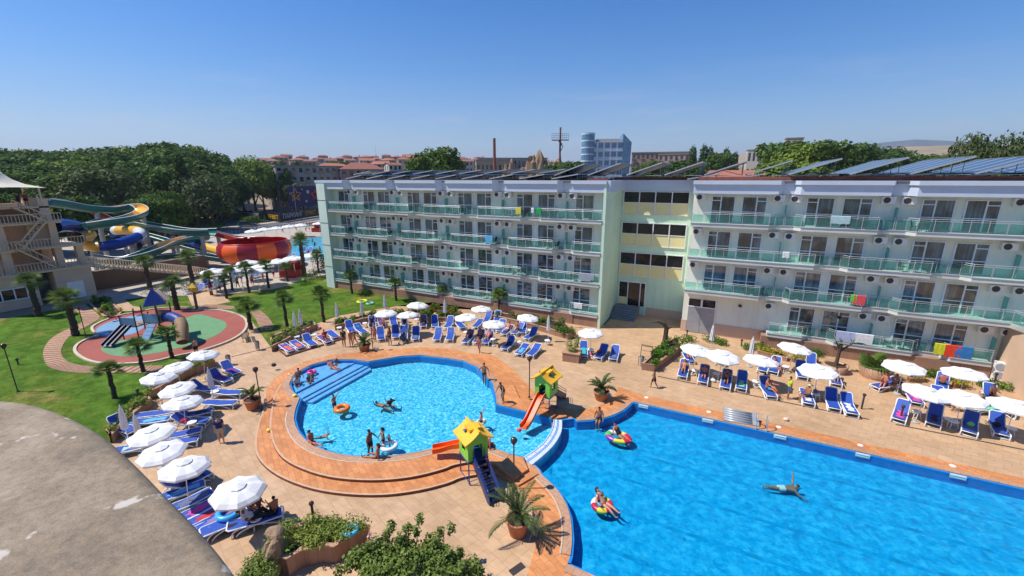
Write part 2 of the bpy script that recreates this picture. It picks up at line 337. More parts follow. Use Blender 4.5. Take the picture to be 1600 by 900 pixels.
def smooth_line(pts, n=6, closed=False):
    P = [Vector(p) for p in pts]; k = len(P); out = []
    for i in range(k if closed else k-1):
        p0 = P[(i-1) % k] if (closed or i > 0) else P[i]; p1 = P[i]; p2 = P[(i+1) % k]; p3 = P[(i+2) % k] if (closed or i+2 < k) else p2
        for j in range(n):
            t = j/n; out.append(.5*((2*p1)+(p2-p0)*t+(2*p0-5*p1+4*p2-p3)*t*t+(3*p1-p0-3*p2+p3)*t**3))
    if not closed: out.append(P[-1])
    return out
ORD = ['leftmost', 'second', 'third', 'fourth', 'fifth', 'sixth', 'seventh', 'eighth', 'ninth', 'tenth', 'eleventh', 'twelfth', 'thirteenth', 'fourteenth', 'fifteenth', 'sixteenth', 'seventeenth', 'eighteenth', 'nineteenth', 'twentieth'] + ['twenty-'+a for a in ('first', 'second', 'third', 'fourth', 'fifth', 'sixth', 'seventh', 'eighth', 'ninth')] + ['thirtieth'] + ['thirty-'+a for a in ('first', 'second', 'third', 'fourth', 'fifth')]
def nth(i): return ORD[i] if i == 0 else ORD[i]+' from the left'
class Proto:
    """the first call hands out the thing itself, later calls hand out copies of it and its parts"""
    def __init__(s, o): s.o = o; s.used = False
    def __call__(s):
        if not s.used: s.used = True; KIDS[s.o.name] = list(s.o.children); return s.o
        return copy_tree(s.o)
# ================================================================ ground, terrace, pools
c1 = crop(380, 530, 3.4625); c2 = crop(700, 540, 4); c3 = crop(740, 690, 4.2857); c4 = crop(1000, 580, 2.6667)
def G2(lst, z=0): return [gp(x, y, z) for x, y in lst]
kid_out = [(862, 652), (776, 631), (776, 622), (770, 598), (746, 573), (725, 564), (700, 560), (657, 555), (623, 557), (576, 565)]
kid_alc = [(553, 562), (519, 562), (487, 570), (464, 582), (452, 599), (456, 611), (468, 622)]
kid_low = [(462, 637), (459, 654), (464, 671), (478, 689), (504, 703), (536, 711), (568, 714), (605, 713), (640, 709), (677, 701), (705, 694), (740, 693), (772, 701), (797, 710), (817, 714)]
kidP = G2(kid_out+kid_alc+kid_low, .3)                                   # runs from the far to the near end of the overflow wall
k1 = [Vector((p.x, p.y, 0)) for p in kidP]
div_in = G2([(865, 655), (862, 670), (850, 690), (832, 705), (817, 714)], .15); div_out = G2([(878, 656), (877, 674), (866, 694), (848, 712), (831, 726)], .15)
main_l = G2([(878, 656), (897, 654), (902, 659), (920, 658), (940, 655), (957, 650), (975, 641), (987, 630), (990, 626)]) 
FY = 27.55
main_r = [Vector((23, FY, 0)), Vector((23, 9.5, 0)), gp(922, 900), gp(886, 884)]
main_n = G2([(890.5, 870), (893, 844), (890.5, 811), (882, 786), (868, 765), (847, 745), (841.5, 736), (832, 727)])
main_l[-1].y = FY
mainP = main_l + main_r + main_n
_a = main_r[2]; _b = main_r[3]; _d = (_a-_b).normalized(); main_r[1] = _a + _d*((23-_a.x)/_d.x) if _d.x > .2 else Vector((23, 9.5, 0)); mainP = main_l+main_r+main_n
union = [Vector((p.x, p.y, 0)) for p in kidP] + list(reversed(main_n)) + list(reversed(main_r)) + list(reversed(main_l))
union_b = list(union)
# far terrain
def terr(x, y):
    d = math.hypot(x, y); az = math.degrees(math.atan2(y, x)); 
    s_ = lambda a, b, t: max(0, min(1, (t-a)/(b-a)))**2*(3-2*max(0, min(1, (t-a)/(b-a))))
    right = s_(105, 75, az)
    h = 20*s_(190, 520, d)*(1-.55*right)*s_(185, 160, az) + s_(520, 2300, d)*(14+80*right)
    return h - .06 + .8*s_(200, 500, d)*math.sin(x*.02)*math.cos(y*.017)
radii = [150, 175, 200, 230, 265, 300, 340, 390, 450, 520, 600, 700, 850, 1050, 1300, 1600, 2000, 2500, 3200, 4200, 6000, 9000]
NA = 96
mb = MB(); mb.sheet([(150*math.cos(2*math.pi*i/NA), 150*math.sin(2*math.pi*i/NA)) for i in range(NA)], -.06, union)
vs = []; fs = []
for i, r in enumerate(radii):
    for j in range(NA):
        t = 2*math.pi*j/NA; vs.append((r*math.cos(t), r*math.sin(t), terr(r*math.cos(t), r*math.sin(t)) if i else -.06))
for i in range(len(radii)-1):
    for j in range(NA): fs.append((i*NA+j, (i+1)*NA+j, (i+1)*NA+(j+1) % NA, i*NA+(j+1) % NA))
mb.add(vs, fs); structure(mb.build('ground', 'ground'))
def hillmesh(name, rows, mat):
    """ridge from (px, py, dist) points with a foot in front and a fall behind"""
    vs = []; fs = []; k = len(rows)
    for q in (.72, .86, 1, 1.25):
        for (px, py, d) in rows:
            r = ray(px, py); hz = math.hypot(r.x, r.y); z = H + r.z/hz*d
            g = terr(r.x/hz*d*q, r.y/hz*d*q)-3
            f = {.72: 0, .86: .62, 1: 1, 1.25: 0}[q]; vs.append((r.x/hz*d*q, r.y/hz*d*q, g+(z-g)*f+rnd.uniform(-.04, .04)*(z-g)*(q < 1)))
    for a in range(3):
        for j in range(k-1): fs.append((a*k+j, a*k+j+1, (a+1)*k+j+1, (a+1)*k+j))
    mb = MB(); mb.add(vs, fs); return structure(mb.build(name, mat, smooth=True))
hillmesh('hills', [(1150, 262, 4200), (1180, 238, 4200), (1200, 231, 4300), (1225, 226, 4300), (1250, 226, 4300), (1290, 236, 4300), (1320, 238, 4400), (1350, 226, 4500), (1385, 222, 4500), (1430, 218, 4500), (1460, 219, 4500), (1500, 221, 4500), (1530, 222, 4500), (1570, 228, 4500), (1610, 226, 4500), (1660, 230, 4500), (1720, 240, 4500)], 'hill_far')
hillmesh('hills', [(1060, 262, 1900), (1120, 250, 1900), (1160, 240, 1900), (1210, 234, 1900), (1260, 235, 1900), (1340, 236, 1900), (1420, 229, 1900), (1480, 228, 1900), (1540, 228, 1900), (1600, 226, 1900), (1680, 232, 1900), (1760, 250, 1900)], 'far_field')

# the air of a hot day: even, thin haze round everything below the sky
mb = MB(); mb.box(-9400, 9400, -9400, 9400, -3, 460); hz = mb.build('haze', 'ground'); hz.data.materials.clear(); hz['kind'] = 'stuff'
hm = bpy.data.materials.new('haze'); hm.use_nodes = True; hn = hm.node_tree; hn.nodes.remove(hn.nodes['Principled BSDF']); pv = hn.nodes.new('ShaderNodeVolumePrincipled')
pv.inputs['Color'].default_value = (.72, .80, .95, 1); pv.inputs['Density'].default_value = .00012; pv.inputs['Anisotropy'].default_value = .2; hn.links.new(pv.outputs[0], hn.nodes['Material Output'].inputs['Volume']); hz.data.materials.append(hm)
# terrace
terr_left = G2([(150, 760), (155, 715), (185, 672), (238, 626), (330, 571), (303, 548), (392, 500), (425, 545), (445, 523), (530, 493), (620, 478), (700, 470)])
terrP = [Vector((-34, -3, 0)), Vector((-32, 6, 0))]+terr_left[1:]+[Vector((-24, 42.4, 0)), Vector((-10.6, 42.4, 0)), Vector((-10.6, 50, 0)), Vector((27, 50, 0)), Vector((30, 0, 0)), Vector((0, -3, 0))]
mb = MB(); mb.sheet(terrP, 0, union); structure(mb.build('terrace_paving', 'terrace_tile'))
# kids pool deck: two tiers
outer = [(841, 740), (810, 758), (780, 741), (760, 738), (721, 745), (698, 754), (654, 765), (599, 772), (542, 770.6), (490, 762.5), (446, 747), (417.5, 729), (402, 709), (400, 689), (402, 674), (406, 657), (412, 640), (415, 611), (426, 594), (446, 579), (475, 565), (519, 554.5), (565, 550), (611, 546), (657, 543), (698, 544), (741, 553), (762, 552), (782, 562), (805, 580), (820, 597), (835, 612), (862, 632), (877, 637), (886, 650)]
inner = [(825, 733), (803, 747), (775, 727), (750, 718), (711, 725), (692, 732), (654, 742), (611, 748), (565, 749), (516, 744), (475, 732), (443.5, 715), (428, 692), (423, 666), (424, 648), (430, 617), (440, 600), (457, 585), (482, 570), (521, 560.5), (565, 555), (611, 551), (657, 548), (698, 549), (738, 558), (757, 560), (775, 569), (792, 585), (803, 602), (812, 622), (862, 640), (868, 648)]
dA = [Vector((p.x, p.y, 0)) for p in G2(outer, .15)]; dB = [Vector((p.x, p.y, 0)) for p in G2(inner, .3)]
endA = [Vector((p.x, p.y, 0)) for p in (div_out[0], div_in[0])]; endB = [Vector((p.x, p.y, 0)) for p in (div_in[-1], div_out[-1])]
def deck(name, boundary, z, mat):
    poly = boundary + k1      # boundary near -> round the left -> far, then back along the water
    mb = MB(); mb.prism(poly, z-.15, z, False); o = mb.build(name, mat); return structure(o)
deck('pool_deck', dA+[Vector((p.x, p.y, 0)) for p in (div_in[0],)], .15, 'orange_tile')
deck('pool_deck', dB, .3, 'orange_tile')
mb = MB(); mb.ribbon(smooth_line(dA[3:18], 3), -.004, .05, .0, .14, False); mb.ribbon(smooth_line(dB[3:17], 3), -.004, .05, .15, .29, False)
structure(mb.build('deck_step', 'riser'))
mb = MB(); mb.ribbon(smooth_line(dA[3:18], 3), -.05, .05, .13, .158); mb.ribbon(smooth_line(dB[3:17], 3), -.05, .05, .28, .308)
structure(mb.build('deck_step_edge', 'edge_line'))
mb = MB(); kk = smooth_line(k1[1:9], 3)+smooth_line(k1[9:17], 3)+smooth_line(k1[17:-1], 3)
mb.ribbon(kk, .0, -.42, .26, .315); mb.ribbon(kk, .015, -.06, .20, .33); structure(mb.build('pool_coping', 'coping_tile'))
# orange strips round the main pool
z1 = .045
farstrip = G2([(886, 650), (877, 637), (897, 641), (925, 639), (947, 630), (962, 615), (966, 605)]) + [gp(1000, 608), Vector((23.6, FY+.92, 0)), Vector((23.6, FY, 0))] + list(reversed(main_l[1:]))
farstrip[7].y = FY+1.35
nearstrip = G2([(820, 912), (838, 851), (843, 830), (836, 800), (824, 778), (808, 759), (841, 740)]) + list(reversed(main_n)) [1:] + [main_r[3], main_r[2], main_r[2]+Vector((-1.5, -1.3, 0))]
mb = MB(); mb.prism(farstrip, 0, z1, False); mb.prism(nearstrip, 0, z1, False); structure(mb.build('pool_surround', 'orange_tile'))
mb = MB(); ml = smooth_line(main_l[2:-1], 3)
mb.ribbon(ml, -.02, .36, z1, z1+.05); mb.ribbon([main_l[-1], Vector((23, FY, 0))], -.02, .30, z1, z1+.05)
mb.ribbon([main_r[1], main_r[2], main_r[3]], -.02, .35, z1, z1+.05); mb.ribbon(smooth_line(main_n, 3), -.02, .35, z1, z1+.05); structure(mb.build('pool_coping', 'coping_tile'))
mb = MB(); mb.ribbon(smooth_line(main_n, 3), .37, .43, z1, z1+.03); mb.ribbon(smooth_line(kk[45:], 1), -.43, -.49, .30, .318); structure(mb.build('pool_channel', 'pale_kerb'))
# pool shells and water
def inside(P, x, y):
    c = False; j = len(P)-1
    for i in range(len(P)):
        if (P[i].y > y) != (P[j].y > y) and x < (P[j].x-P[i].x)*(y-P[i].y)/(P[j].y-P[i].y)+P[i].x: c = not c
        j = i
    return c
def shell(name, poly, z0, z1_, floor, wall, lines):
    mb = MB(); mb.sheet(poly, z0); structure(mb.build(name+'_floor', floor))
    for ln in lines:
        s_ = 1 if inside(poly, *(((ln[0]+ln[1])/2+Vector(((ln[0]-ln[1]).y, (ln[1]-ln[0]).x, 0)).normalized()*.05).xy)) else -1
        mb = MB(); mb.ribbon(ln, 0, .12*s_, z0-.1, z1_); structure(mb.build(name+'_wall', wall))
kidfull = k1 + [Vector((p.x, p.y, 0)) for p in reversed(div_in[1:-1])]
def ccw(P):
    a = sum(P[i].x*P[(i+1) % len(P)].y-P[(i+1) % len(P)].x*P[i].y for i in range(len(P))); return a > 0
if ccw(kidfull): kidfull = kidfull[::-1]
if ccw(mainP): mainP = mainP[::-1]
shell('kids_pool', kidfull, -.30, .26, 'kid_ripple_floor', 'pool_wall', [k1])
mainfull = [Vector((p.x, p.y, 0)) for p in div_out[1:-1]]
mp = main_l + main_r + main_n + list(reversed(mainfull))
if ccw(mp): mp = mp[::-1]
shell('main_pool', mp, -.52, z1, 'main_ripple_floor', 'pool_wall', [main_l[:-1]+[main_l[-1]]+main_r, [main_r[-1]]+main_n])
mb = MB(); mb.sheet(kidfull, .13); structure(mb.build('water', 'water_kid'))
mb = MB(); mb.sheet(mp, -.02); structure(mb.build('water', 'water_main'))
# steps in the alcove
aA, aB = gp(468, 622, .1), gp(576, 565, .1); dd = (aB-aA).normalized(); nn = Vector((-dd.y, dd.x, 0))
if nn.dot(gp(470, 580)-aA) < 0: nn = -nn
alc = [Vector((p.x, p.y, 0)) for p in G2([(468, 622), (456, 611), (452, 599), (464, 582), (487, 570), (519, 562), (553, 562), (576, 565)], .3)]
def clip(poly, p0, n_):
    out = []
    for i in range(len(poly)):
        a, b = poly[i], poly[(i+1) % len(poly)]; da, db = (a-p0).dot(n_), (b-p0).dot(n_)
        if da >= 0: out.append(a)
        if da*db < 0: out.append(a+(b-a)*(da/(da-db)))
    return out
for off, zt in ((-.95, -.16), (-.45, -.10), (.0, -.04), (.95, .05)):
    A0 = aA+nn*off; A0.z = 0
    if off < 0:
        e = -off*.9; poly = [Vector((aA.x, aA.y, 0))+nn*off+dd*(.3*e), Vector((aB.x, aB.y, 0))+nn*off-dd*(.9*e)] + [Vector((aB.x, aB.y, 0))-nn*.02, Vector((aA.x, aA.y, 0))-nn*.02]
    else: poly = clip(alc, A0, nn)
    if len(poly) < 3: continue
    if not ccw(poly): poly = poly[::-1]
    mb = MB(); mb.prism(poly, -.34, zt, False); structure(mb.build('pool_step', 'step_mosaic'))
    mb = MB(); a_ = Vector((aA.x, aA.y, 0))+nn*(off+.04)+dd*(-off*.27 if off < 0 else .3+off*.1); b_ = Vector((aB.x, aB.y, 0))+nn*(off+.04)-dd*(-off*.85 if off < 0 else .2+off*.9)
    mb.ribbon([a_, b_], -.05, .05, zt-.05, zt+.006); structure(mb.build('pool_step_edge', 'lane_blue'))
# overflow wall between the pools
mb = MB(); di = smooth_line([Vector((p.x, p.y, 0)) for p in div_in], 4); do = smooth_line([Vector((p.x, p.y, 0)) for p in div_out], 4)
poly = di + do[::-1]
if not ccw(poly): poly = poly[::-1]
mb.prism(poly, -.6, .15, False); structure(mb.build('overflow_wall', 'overflow_mosaic'))
mb = MB()
for q in (.12, .48, .60): mb.ribbon([a.lerp(b, q) for a, b in zip(di, do)], -.02, .02, .15, .156)
for i in range(0, len(di), 3):
    a, b = di[i].lerp(do[i], .12), di[i].lerp(do[i], .48); mb.ribbon([a, b], -.015, .015, .15, .155)
structure(mb.build('overflow_line', 'lane_blue'))
# lane lines on the floor of the main pool
mb = MB()
for yy in (25.0, 22.6, 20.2, 17.8, 15.4, 13.2):
    x0 = {25.0: 0, 22.6: -3, 20.2: -4, 17.8: -3.6, 15.4: -3.2, 13.2: -3}[yy]
    mb.box(x0, 22, yy-.11, yy+.11, -.52, -.514)
structure(mb.build('lane_line', 'lane_mark'))
# lawn
lawnP = G2([(-420, 760), (-200, 540), (0, 500), (150, 473), (240, 463), (330, 463), (430, 452), (500, 432), (524, 436)]) + [Vector((-44, 41.5, 0)), Vector((-24, 41.5, 0))] + list(reversed(terr_left[1:])) + [Vector((-32, 6, 0)), Vector((-34, -3, 0))]
mb = MB(); mb.prism(lawnP, -.05, .03, False); structure(mb.build('lawn', 'lawn'))
# grass blades standing on the lawn where it is near enough to see
def inside(P, x, y):
    c = False; j = len(P)-1
    for i in range(len(P)):
        if (P[i].y > y) != (P[j].y > y) and x < (P[j].x-P[i].x)*(y-P[i].y)/(P[j].y-P[i].y)+P[i].x: c = not c
        j = i
    return c
# playground
pl = crop(0, 440, 4.5); pr = crop(260, 400, 5.623)
redP = G2([pr(345, 480), pr(470, 485), pr(600, 515), pr(670, 550), pr(695, 590), pr(690, 640), pr(650, 690), pr(560, 745), pr(420, 800), pr(250, 850), pr(60, 890)] + [pl(1080, 565), pl(900, 580), pl(750, 580), pl(640, 560), pl(570, 525), pl(540, 490), pl(550, 455), pl(590, 425), pl(660, 395), pl(700, 385), pl(665, 350), pl(665, 320), pl(740, 280), pl(860, 240), pl(960, 225)] + [(225, 487), (250, 483), (290, 482)])
redS = smooth_line(redP, 3, True)
mb = MB(); mb.prism(redS, 0, .05, False); structure(mb.build('playground', 'playground_red'))
grn = G2([pr(250, 520), pr(400, 545), pr(500, 575), pr(530, 610), pr(500, 660), pr(400, 720), pr(250, 775), pr(100, 815), pr(0, 840)] + [pl(1080, 510), pl(900, 530), pl(780, 520), pl(720, 490), pl(720, 460), pl(800, 425), pl(950, 400), pl(1100, 350)])
blu = G2([pl(680, 335), pl(760, 290), pl(880, 255), pl(1000, 240), pl(1040, 290), pl(960, 360), pl(850, 385), pl(700, 385)])
mb = MB(); mb.sheet(smooth_line(blu, 3, True), .056); structure(mb.build('playground_blue_surface', 'safety_blue'))
mb = MB(); mb.sheet(smooth_line(grn, 3, True), .062); structure(mb.build('playground_green_surface', 'safety_green'))
mb = MB(); rs = redS if not ccw(redS) else redS[::-1]
mb.ribbon(rs, .0, .22, 0, .16, True); structure(mb.build('playground_kerb', 'pale_kerb'))
# stepping path of transverse slabs
def steps(ptsL, ptsR, n_, name='garden_path', fill=.62):
    A = smooth_line(ptsL, 24); B = smooth_line(ptsR, 24); mb = MB(); 
    for i in range(n_):
        t0 = i/n_; t1 = (i+fill)/n_
        q = []
        for P, t in ((A, t0), (B, t0), (B, t1), (A, t1)):
            u = t*(len(P)-1); k = min(int(u), len(P)-2); q.append(P[k].lerp(P[k+1], u-k))
        if not ccw(q): q = q[::-1]
        mb.prism([Vector((p.x, p.y, 0)) for p in q], .02, .07, False)
    structure(mb.build(name, 'coping_tile'))
    mb = MB(); poly = [Vector((p.x, p.y, 0)) for p in A+B[::-1]]; mb.sheet(poly if ccw(poly) else poly[::-1], .037); structure(mb.build(name+'_bed', 'wall_tile'))
steps(G2([pl(500, 180), pl(575, 250), pl(560, 300), pl(430, 360), pl(345, 420), pl(305, 500), pl(330, 590), pl(420, 628), pl(560, 645), pl(700, 645), pl(980, 645), (250, 583)]), G2([pl(600, 165), pl(700, 245), pl(640, 300), pl(520, 365), pl(455, 430), pl(430, 500), pl(470, 560), pl(560, 590), pl(660, 600), pl(800, 605), pl(1060, 595), (255, 572)]), 64)
steps(G2([pr(740, 495), pr(790, 570), pr(830, 650)]), G2([pr(830, 480), pr(910, 560), pr(945, 630)]), 15)
steps(G2([pr(260, 460), pr(400, 470), pr(600, 470)]), G2([pr(330, 430), pr(450, 430), pr(600, 445)]), 18)
mb = MB(); 
for P in ([pl(775, 120), pl(860, 110), pl(935, 175), pl(990, 180), pl(985, 205), pl(860, 210)], [(290, 455), (320, 448), (345, 458), (360, 472), (330, 478), (300, 478)]):
    q = G2(P); mb.prism(q if ccw(q) else q[::-1], 0, .045, False)
structure(mb.build('path', 'terrace_tile'))
# water park paving, its pool, and the road beyond
park = G2([(-60, 445), (60, 432), (150, 474), (240, 462), (330, 462), (430, 451), (500, 430), (530, 430)]) + [Vector((-52, 75, 0)), gp(560, 352), gp(330, 358), gp(100, 368), gp(-100, 400)]
mb = MB(); mb.prism(park if ccw(park) else park[::-1], -.05, .0, False); structure(mb.build('water_park_paving', 'pavement'))
lag = G2([(402, 440-20), (398, 400), (420, 388), (455, 378), (500, 370), (560, 366), (640, 380), (560, 408), (500, 405), (450, 410)])
mb = MB(); mb.sheet(smooth_line(lag, 3, True), .02); structure(mb.build('lagoon_floor', 'kid_ripple_floor')); mb = MB(); mb.sheet(smooth_line(lag, 3, True), .06); structure(mb.build('water', 'water_kid'))
mb = MB(); l_ = smooth_line(lag, 3, True); mb.ribbon(l_, 0, .5 if not ccw(l_) else -.5, 0, .1, True); structure(mb.build('pool_coping', 'coping_tile'))
road = G2([(250, 372), (340, 360), (420, 353), (520, 338), (620, 322)]); rl = smooth_line(road, 5)
mb = MB(); mb.ribbon(rl, -5, 5, -.04, .03); structure(mb.build('road', 'asphalt'))
mb = MB(); mb.ribbon(rl, 5, 8.2, -.04, .14); mb.ribbon(rl, -7.2, -5, -.04, .14); structure(mb.build('pavement', 'pavement'))
mb = MB()
for i in range(0, len(rl)-1, 1): a, b = rl[i], rl[i].lerp(rl[i+1], .5); mb.ribbon([a, b], -.07, .07, .03, .036)
structure(mb.build('road_marking', 'paint_white'))
gq = G2([(290, 352), (330, 344), (352, 350), (345, 357), (300, 362)]); mb = MB(); mb.prism(gq if ccw(gq) else gq[::-1], 0, .2, False); structure(mb.build('grass_verge', 'lawn'))

# rounded concrete canopy of our own building, under the balcony, on its wall
zc = 11.6
cx = smooth_line([Vector((p.x, p.y, 0)) for p in G2([(-260, 628), (-120, 620), (0, 620), (60, 628), (110, 645), (160, 672), (210, 715), (260, 765), (300, 805), (340, 850), (375, 900), (395, 960), (400, 1060)], zc)], 5)
slabP = cx + [Vector((cx[-1].x, -3, 0)), Vector((cx[0].x, -3, 0))]
if not ccw(slabP): slabP = slabP[::-1]
nz_ = []
for i, p in enumerate(cx):
    d = (cx[min(i+1, len(cx)-1)]-cx[max(i-1, 0)]).normalized(); nn2 = Vector((d.y, -d.x, 0)); nn2 = -nn2 if nn2.dot(Vector((p.x+5.5, p.y+.5, 0))) < 0 else nn2; nz_.append(Vector((p.x, p.y, zc-.172))-nn2*.172)
slabP = nz_ + [Vector((nz_[-1].x, -3, 0)), Vector((nz_[0].x, -3, 0))]
if not ccw(slabP): slabP = slabP[::-1]
t = empty('concrete_canopy', (-6, 0, 0)); tag(t, 'rounded rough grey concrete roof ledge in the near left corner', 'canopy')
mb = MB(); mb.prism(slabP, zc-.35, zc); mb.build('ledge', 'canopy_concrete', t, world=True)
mb = MB(); mb.tube(nz_, .171, 16); mb.build('rounded_nosing', 'canopy_concrete', t, True, True)
mb = MB(); mb.tube([Vector((p.x, p.y, zc-.36)) for p in cx], .04, 6); mb.build('edge_flashing', 'roof_red', t, world=True)
mb = MB(); inn = [Vector((p.x*.55-2.0, p.y*.3-1, 0)) for p in slabP]; mb.prism(inn, 0, zc-.35); mb.build('support_wall', 'peach_wall', t, world=True)
# ================================================================ the hotel
YL, YR, YB = 42.45, 44.2, 47.6
FL = [10.85, 7.7, 4.55, 1.35]           # balcony floors
hotel = empty('hotel_building', (-10, YL, 0)); tag(hotel, 'long mint green hotel block of four balcony floors with solar panels on its roof', 'hotel')
def hb(mb, name, mat, par=None, lab=None, smooth=False):
    if par is None: o = mb.build(name, mat, hotel, smooth, True)
    else:   # sub-part: shift by the hotel origin, parents of parts sit at the hotel's origin
        o = mb.build(name, mat, None, smooth); me = o.data
        me.transform(Matrix.Translation(-hotel.location)); o.parent = par
    if lab: o['label'] = lab
    return o
XL0, XL1 = -49.3, -10.8; XR0, XR1 = -3.35, 40
mb = MB(); mb.box(XL0, XL1, YL, YL+15, 0, 14.4); hb(mb, 'wall', 'mint_wall', lab='mint green wall of the left wing')
mb = MB(); mb.box(XR0, XR1, YR, YR+13, 0, 14.4); hb(mb, 'wall', 'mint_wall', lab='mint green wall of the right wing')
mb = MB(); mb.box(XL1, XR0, YB, YB+9, 0, 14.4); mb.box(XL1-.25, XL1+.01, YL-1.3, YB+1, -.0, 14.3); hb(mb, 'wall', 'mint_green_wall', lab='brighter green wall of the stairwell bay')
mb = MB(); mb.box(XL0-.6, XL0+.9, YL-1.45, YL+.02, 0, 14.2); mb.box(XL0-1.3, XL0-.6, YL-.3, YL+3, 0, 13.4); hb(mb, 'end_pier', 'pale_mint')
for z in (3.0, 6.0, 9.0, 12.0): mb = MB(); mb.box(XL0-.62, XL0+.915, YL-1.47, YL-1.44, z, z+.06); hb(mb, 'pier_joint', 'frame_dark')
for a_, b_, y_ in ((XR0+6.9, 18.7, YR), (XL0+.95, XL1-.3, YL)): mb = MB(); mb.box(a_, b_, y_-1.22, y_, 0, 1.04); hb(mb, 'plinth', 'wall_tile')
for a_, b_, y_, d_, z_ in ((XR0-.05, XR0+.45, YR, .06, 1.2), (-.35, 3.9, YR, .06, 1.15), (-7.4, XR0-.06, YB, .05, .95)): mb = MB(); mb.box(a_, b_, y_-d_, y_, 0, z_); hb(mb, 'plinth', 'peach_wall')
mb = MB(); mb.box(XL0-.8, XL1+.0, YL-.5, YL+15.4, 14.4, 14.6); mb.box(XL1, XR0, YB-.1, YB+9.4, 14.4, 14.6); mb.box(XR0, XR1, YR-.5, YR+13.4, 14.4, 14.6); hb(mb, 'roof', 'roof_grey')
mb = MB(); mb.box(XR0+.2, 40, YR+.3, YR+1.4, 14.6, 14.95); mb.box(XL1-1, XR0+.3, YL+5.5, YL+6.5, 14.6, 14.92); mb.box(-24, XL1-1, YL+3, YL+5, 14.6, 14.8); hb(mb, 'ridge_tiles', 'roof_red')
# parapet fascia with angled notches
pairL = [-48.1+.35, -40.75, -33.5, -26.1, -18.6, -12.0]; pairR = [.4, 7.7, 15.1, 22.5, 29.9, 37.3]
partyL = [-44.4, -37.1, -29.8, -22.35, -15.0]; partyR = [4.05, 11.4, 18.8, 26.2, 33.6]
def front_line(x0, x1, yf, centers, hw, dep, ang=.5):
    P = [(x0, yf)]
    for c in centers:
        if x0+hw+ang < c < x1-hw-ang: P += [(c-hw-ang, yf), (c-hw, yf+dep), (c+hw, yf+dep), (c+hw+ang, yf)]
    return P+[(x1, yf)]
for (x0, x1, yw, cs) in ((XL0-.8, XL1, YL, partyL), (XR0, XR1, YR, partyR)):
    fl = front_line(x0, x1, yw-1.25, cs, .45, .95, .32)
    mb = MB(); mb.prism(fl+[(x1, yw+.0), (x0, yw+.0)], 13.5, 14.3); hb(mb, 'parapet', 'fascia')
    f2 = front_line(x0-.05, x1, yw-1.42, cs, .38, .95, .32)
    mb = MB(); mb.prism(f2+[(x1, yw+.0), (x0-.05, yw+.0)], 14.302, 14.62); hb(mb, 'parapet_coping', 'fascia')
mb = MB(); mb.prism([(XL1+.001, YL-1.2), (XL1+.35, YL-1.2), (XL1+.35, YB-.14), (XR0-.001, YB-.14), (XR0-.001, YB), (XL1+.001, YB)], 13.55, 14.64); hb(mb, 'parapet', 'fascia')
# glazed door sets
def doorset(cx, zf, y, curtain, half=0, wide=1):
    """french doors either side of a pier: narrow leaf with top light, wide light"""
    segs = []
    if half != 1: segs += [(-2.18, -1.42, 'n'), (-1.42, -.30, 'w')]
    if half != -1: segs += [(.30, 1.42, 'w'), (1.42, 2.18, 'n')]
    fr = MB(); pn = MB(); z0, z1 = zf+.02, zf+2.42
    for xx in sorted({v for a, b, k in segs for v in (a, b)}): fr.box(cx+xx-.05, cx+xx+.05, y-.10, y-.004, z0, z1)
    for a, b, k in segs:
        for xx in (): fr.box(cx+xx-.05, cx+xx+.05, y-.10, y-.004, z0, z1)
        for zz in ([z0, z1-.08, zf+1.02] + ([zf+1.98] if k == 'n' else [])): fr.box(cx+a+.05, cx+b-.05, y-.09, y-.006, zz, zz+.07)
        pn.box(cx+a+.03, cx+b-.03, y-.05, y-.008, z0+.02, z1-.03)
    f = hb(fr, 'french_door', 'white_frame'); hb(pn, 'pane', 'pane_dark' if curtain == 2 else ('pane_curtain' if curtain else 'pane'), f)
rq = random.Random(3)
for zf in FL:
    for i, cx_ in enumerate(pairL): doorset(cx_, zf, YL, int(rq.random() < (.1 if zf > 5 else .6)) , {0: 1, 5: -1}.get(i, 0))
    for i, cx_ in enumerate(pairR[:4]):
        if zf < 2 and i == 0: continue
        doorset(cx_, zf, YR, 0 if zf > 9 else int(rq.random() < .6) )
# air conditioners under each slab
def aircon(x, y, z, col_='white_frame'):
    mb = MB(); mb.box(x-.42, x+.42, y-.42, y-.1, z, z+.56); mb.box(x-.36, x-.33, y-.1, y-.0, z-.03, z+.5); mb.box(x+.33, x+.36, y-.1, y-.0, z-.03, z+.5)
    for q in range(3): mb.box(x+.22, x+.38, y-.43, y-.42, z+.1+.13*q, z+.16+.13*q)
    a = hb(mb, 'air_conditioner', 'white_plastic')
    mb = MB(); mb.T = Matrix.Translation((x-.12, y-.425, z+.28)) @ Matrix.Rotation(math.pi/2, 4, 'X'); mb.lathe([(.23, -.004), (.23, .012), (.2, .016)], n=14); f = hb(mb, 'fan_grille', 'dark_metal', a)
for zf in FL:
    for k, (cs, y) in enumerate(((partyL, YL), (partyR[:3], YR))):
        for c in cs:
            if k and zf < 2 and c < 5: aircon(c-.1, y, zf+2.0); continue
            aircon(c-.62, y, zf+2.02); aircon(c+.62, y, zf+2.0)
    if zf > 2: aircon(XR0+.62, YR, zf+2.02)
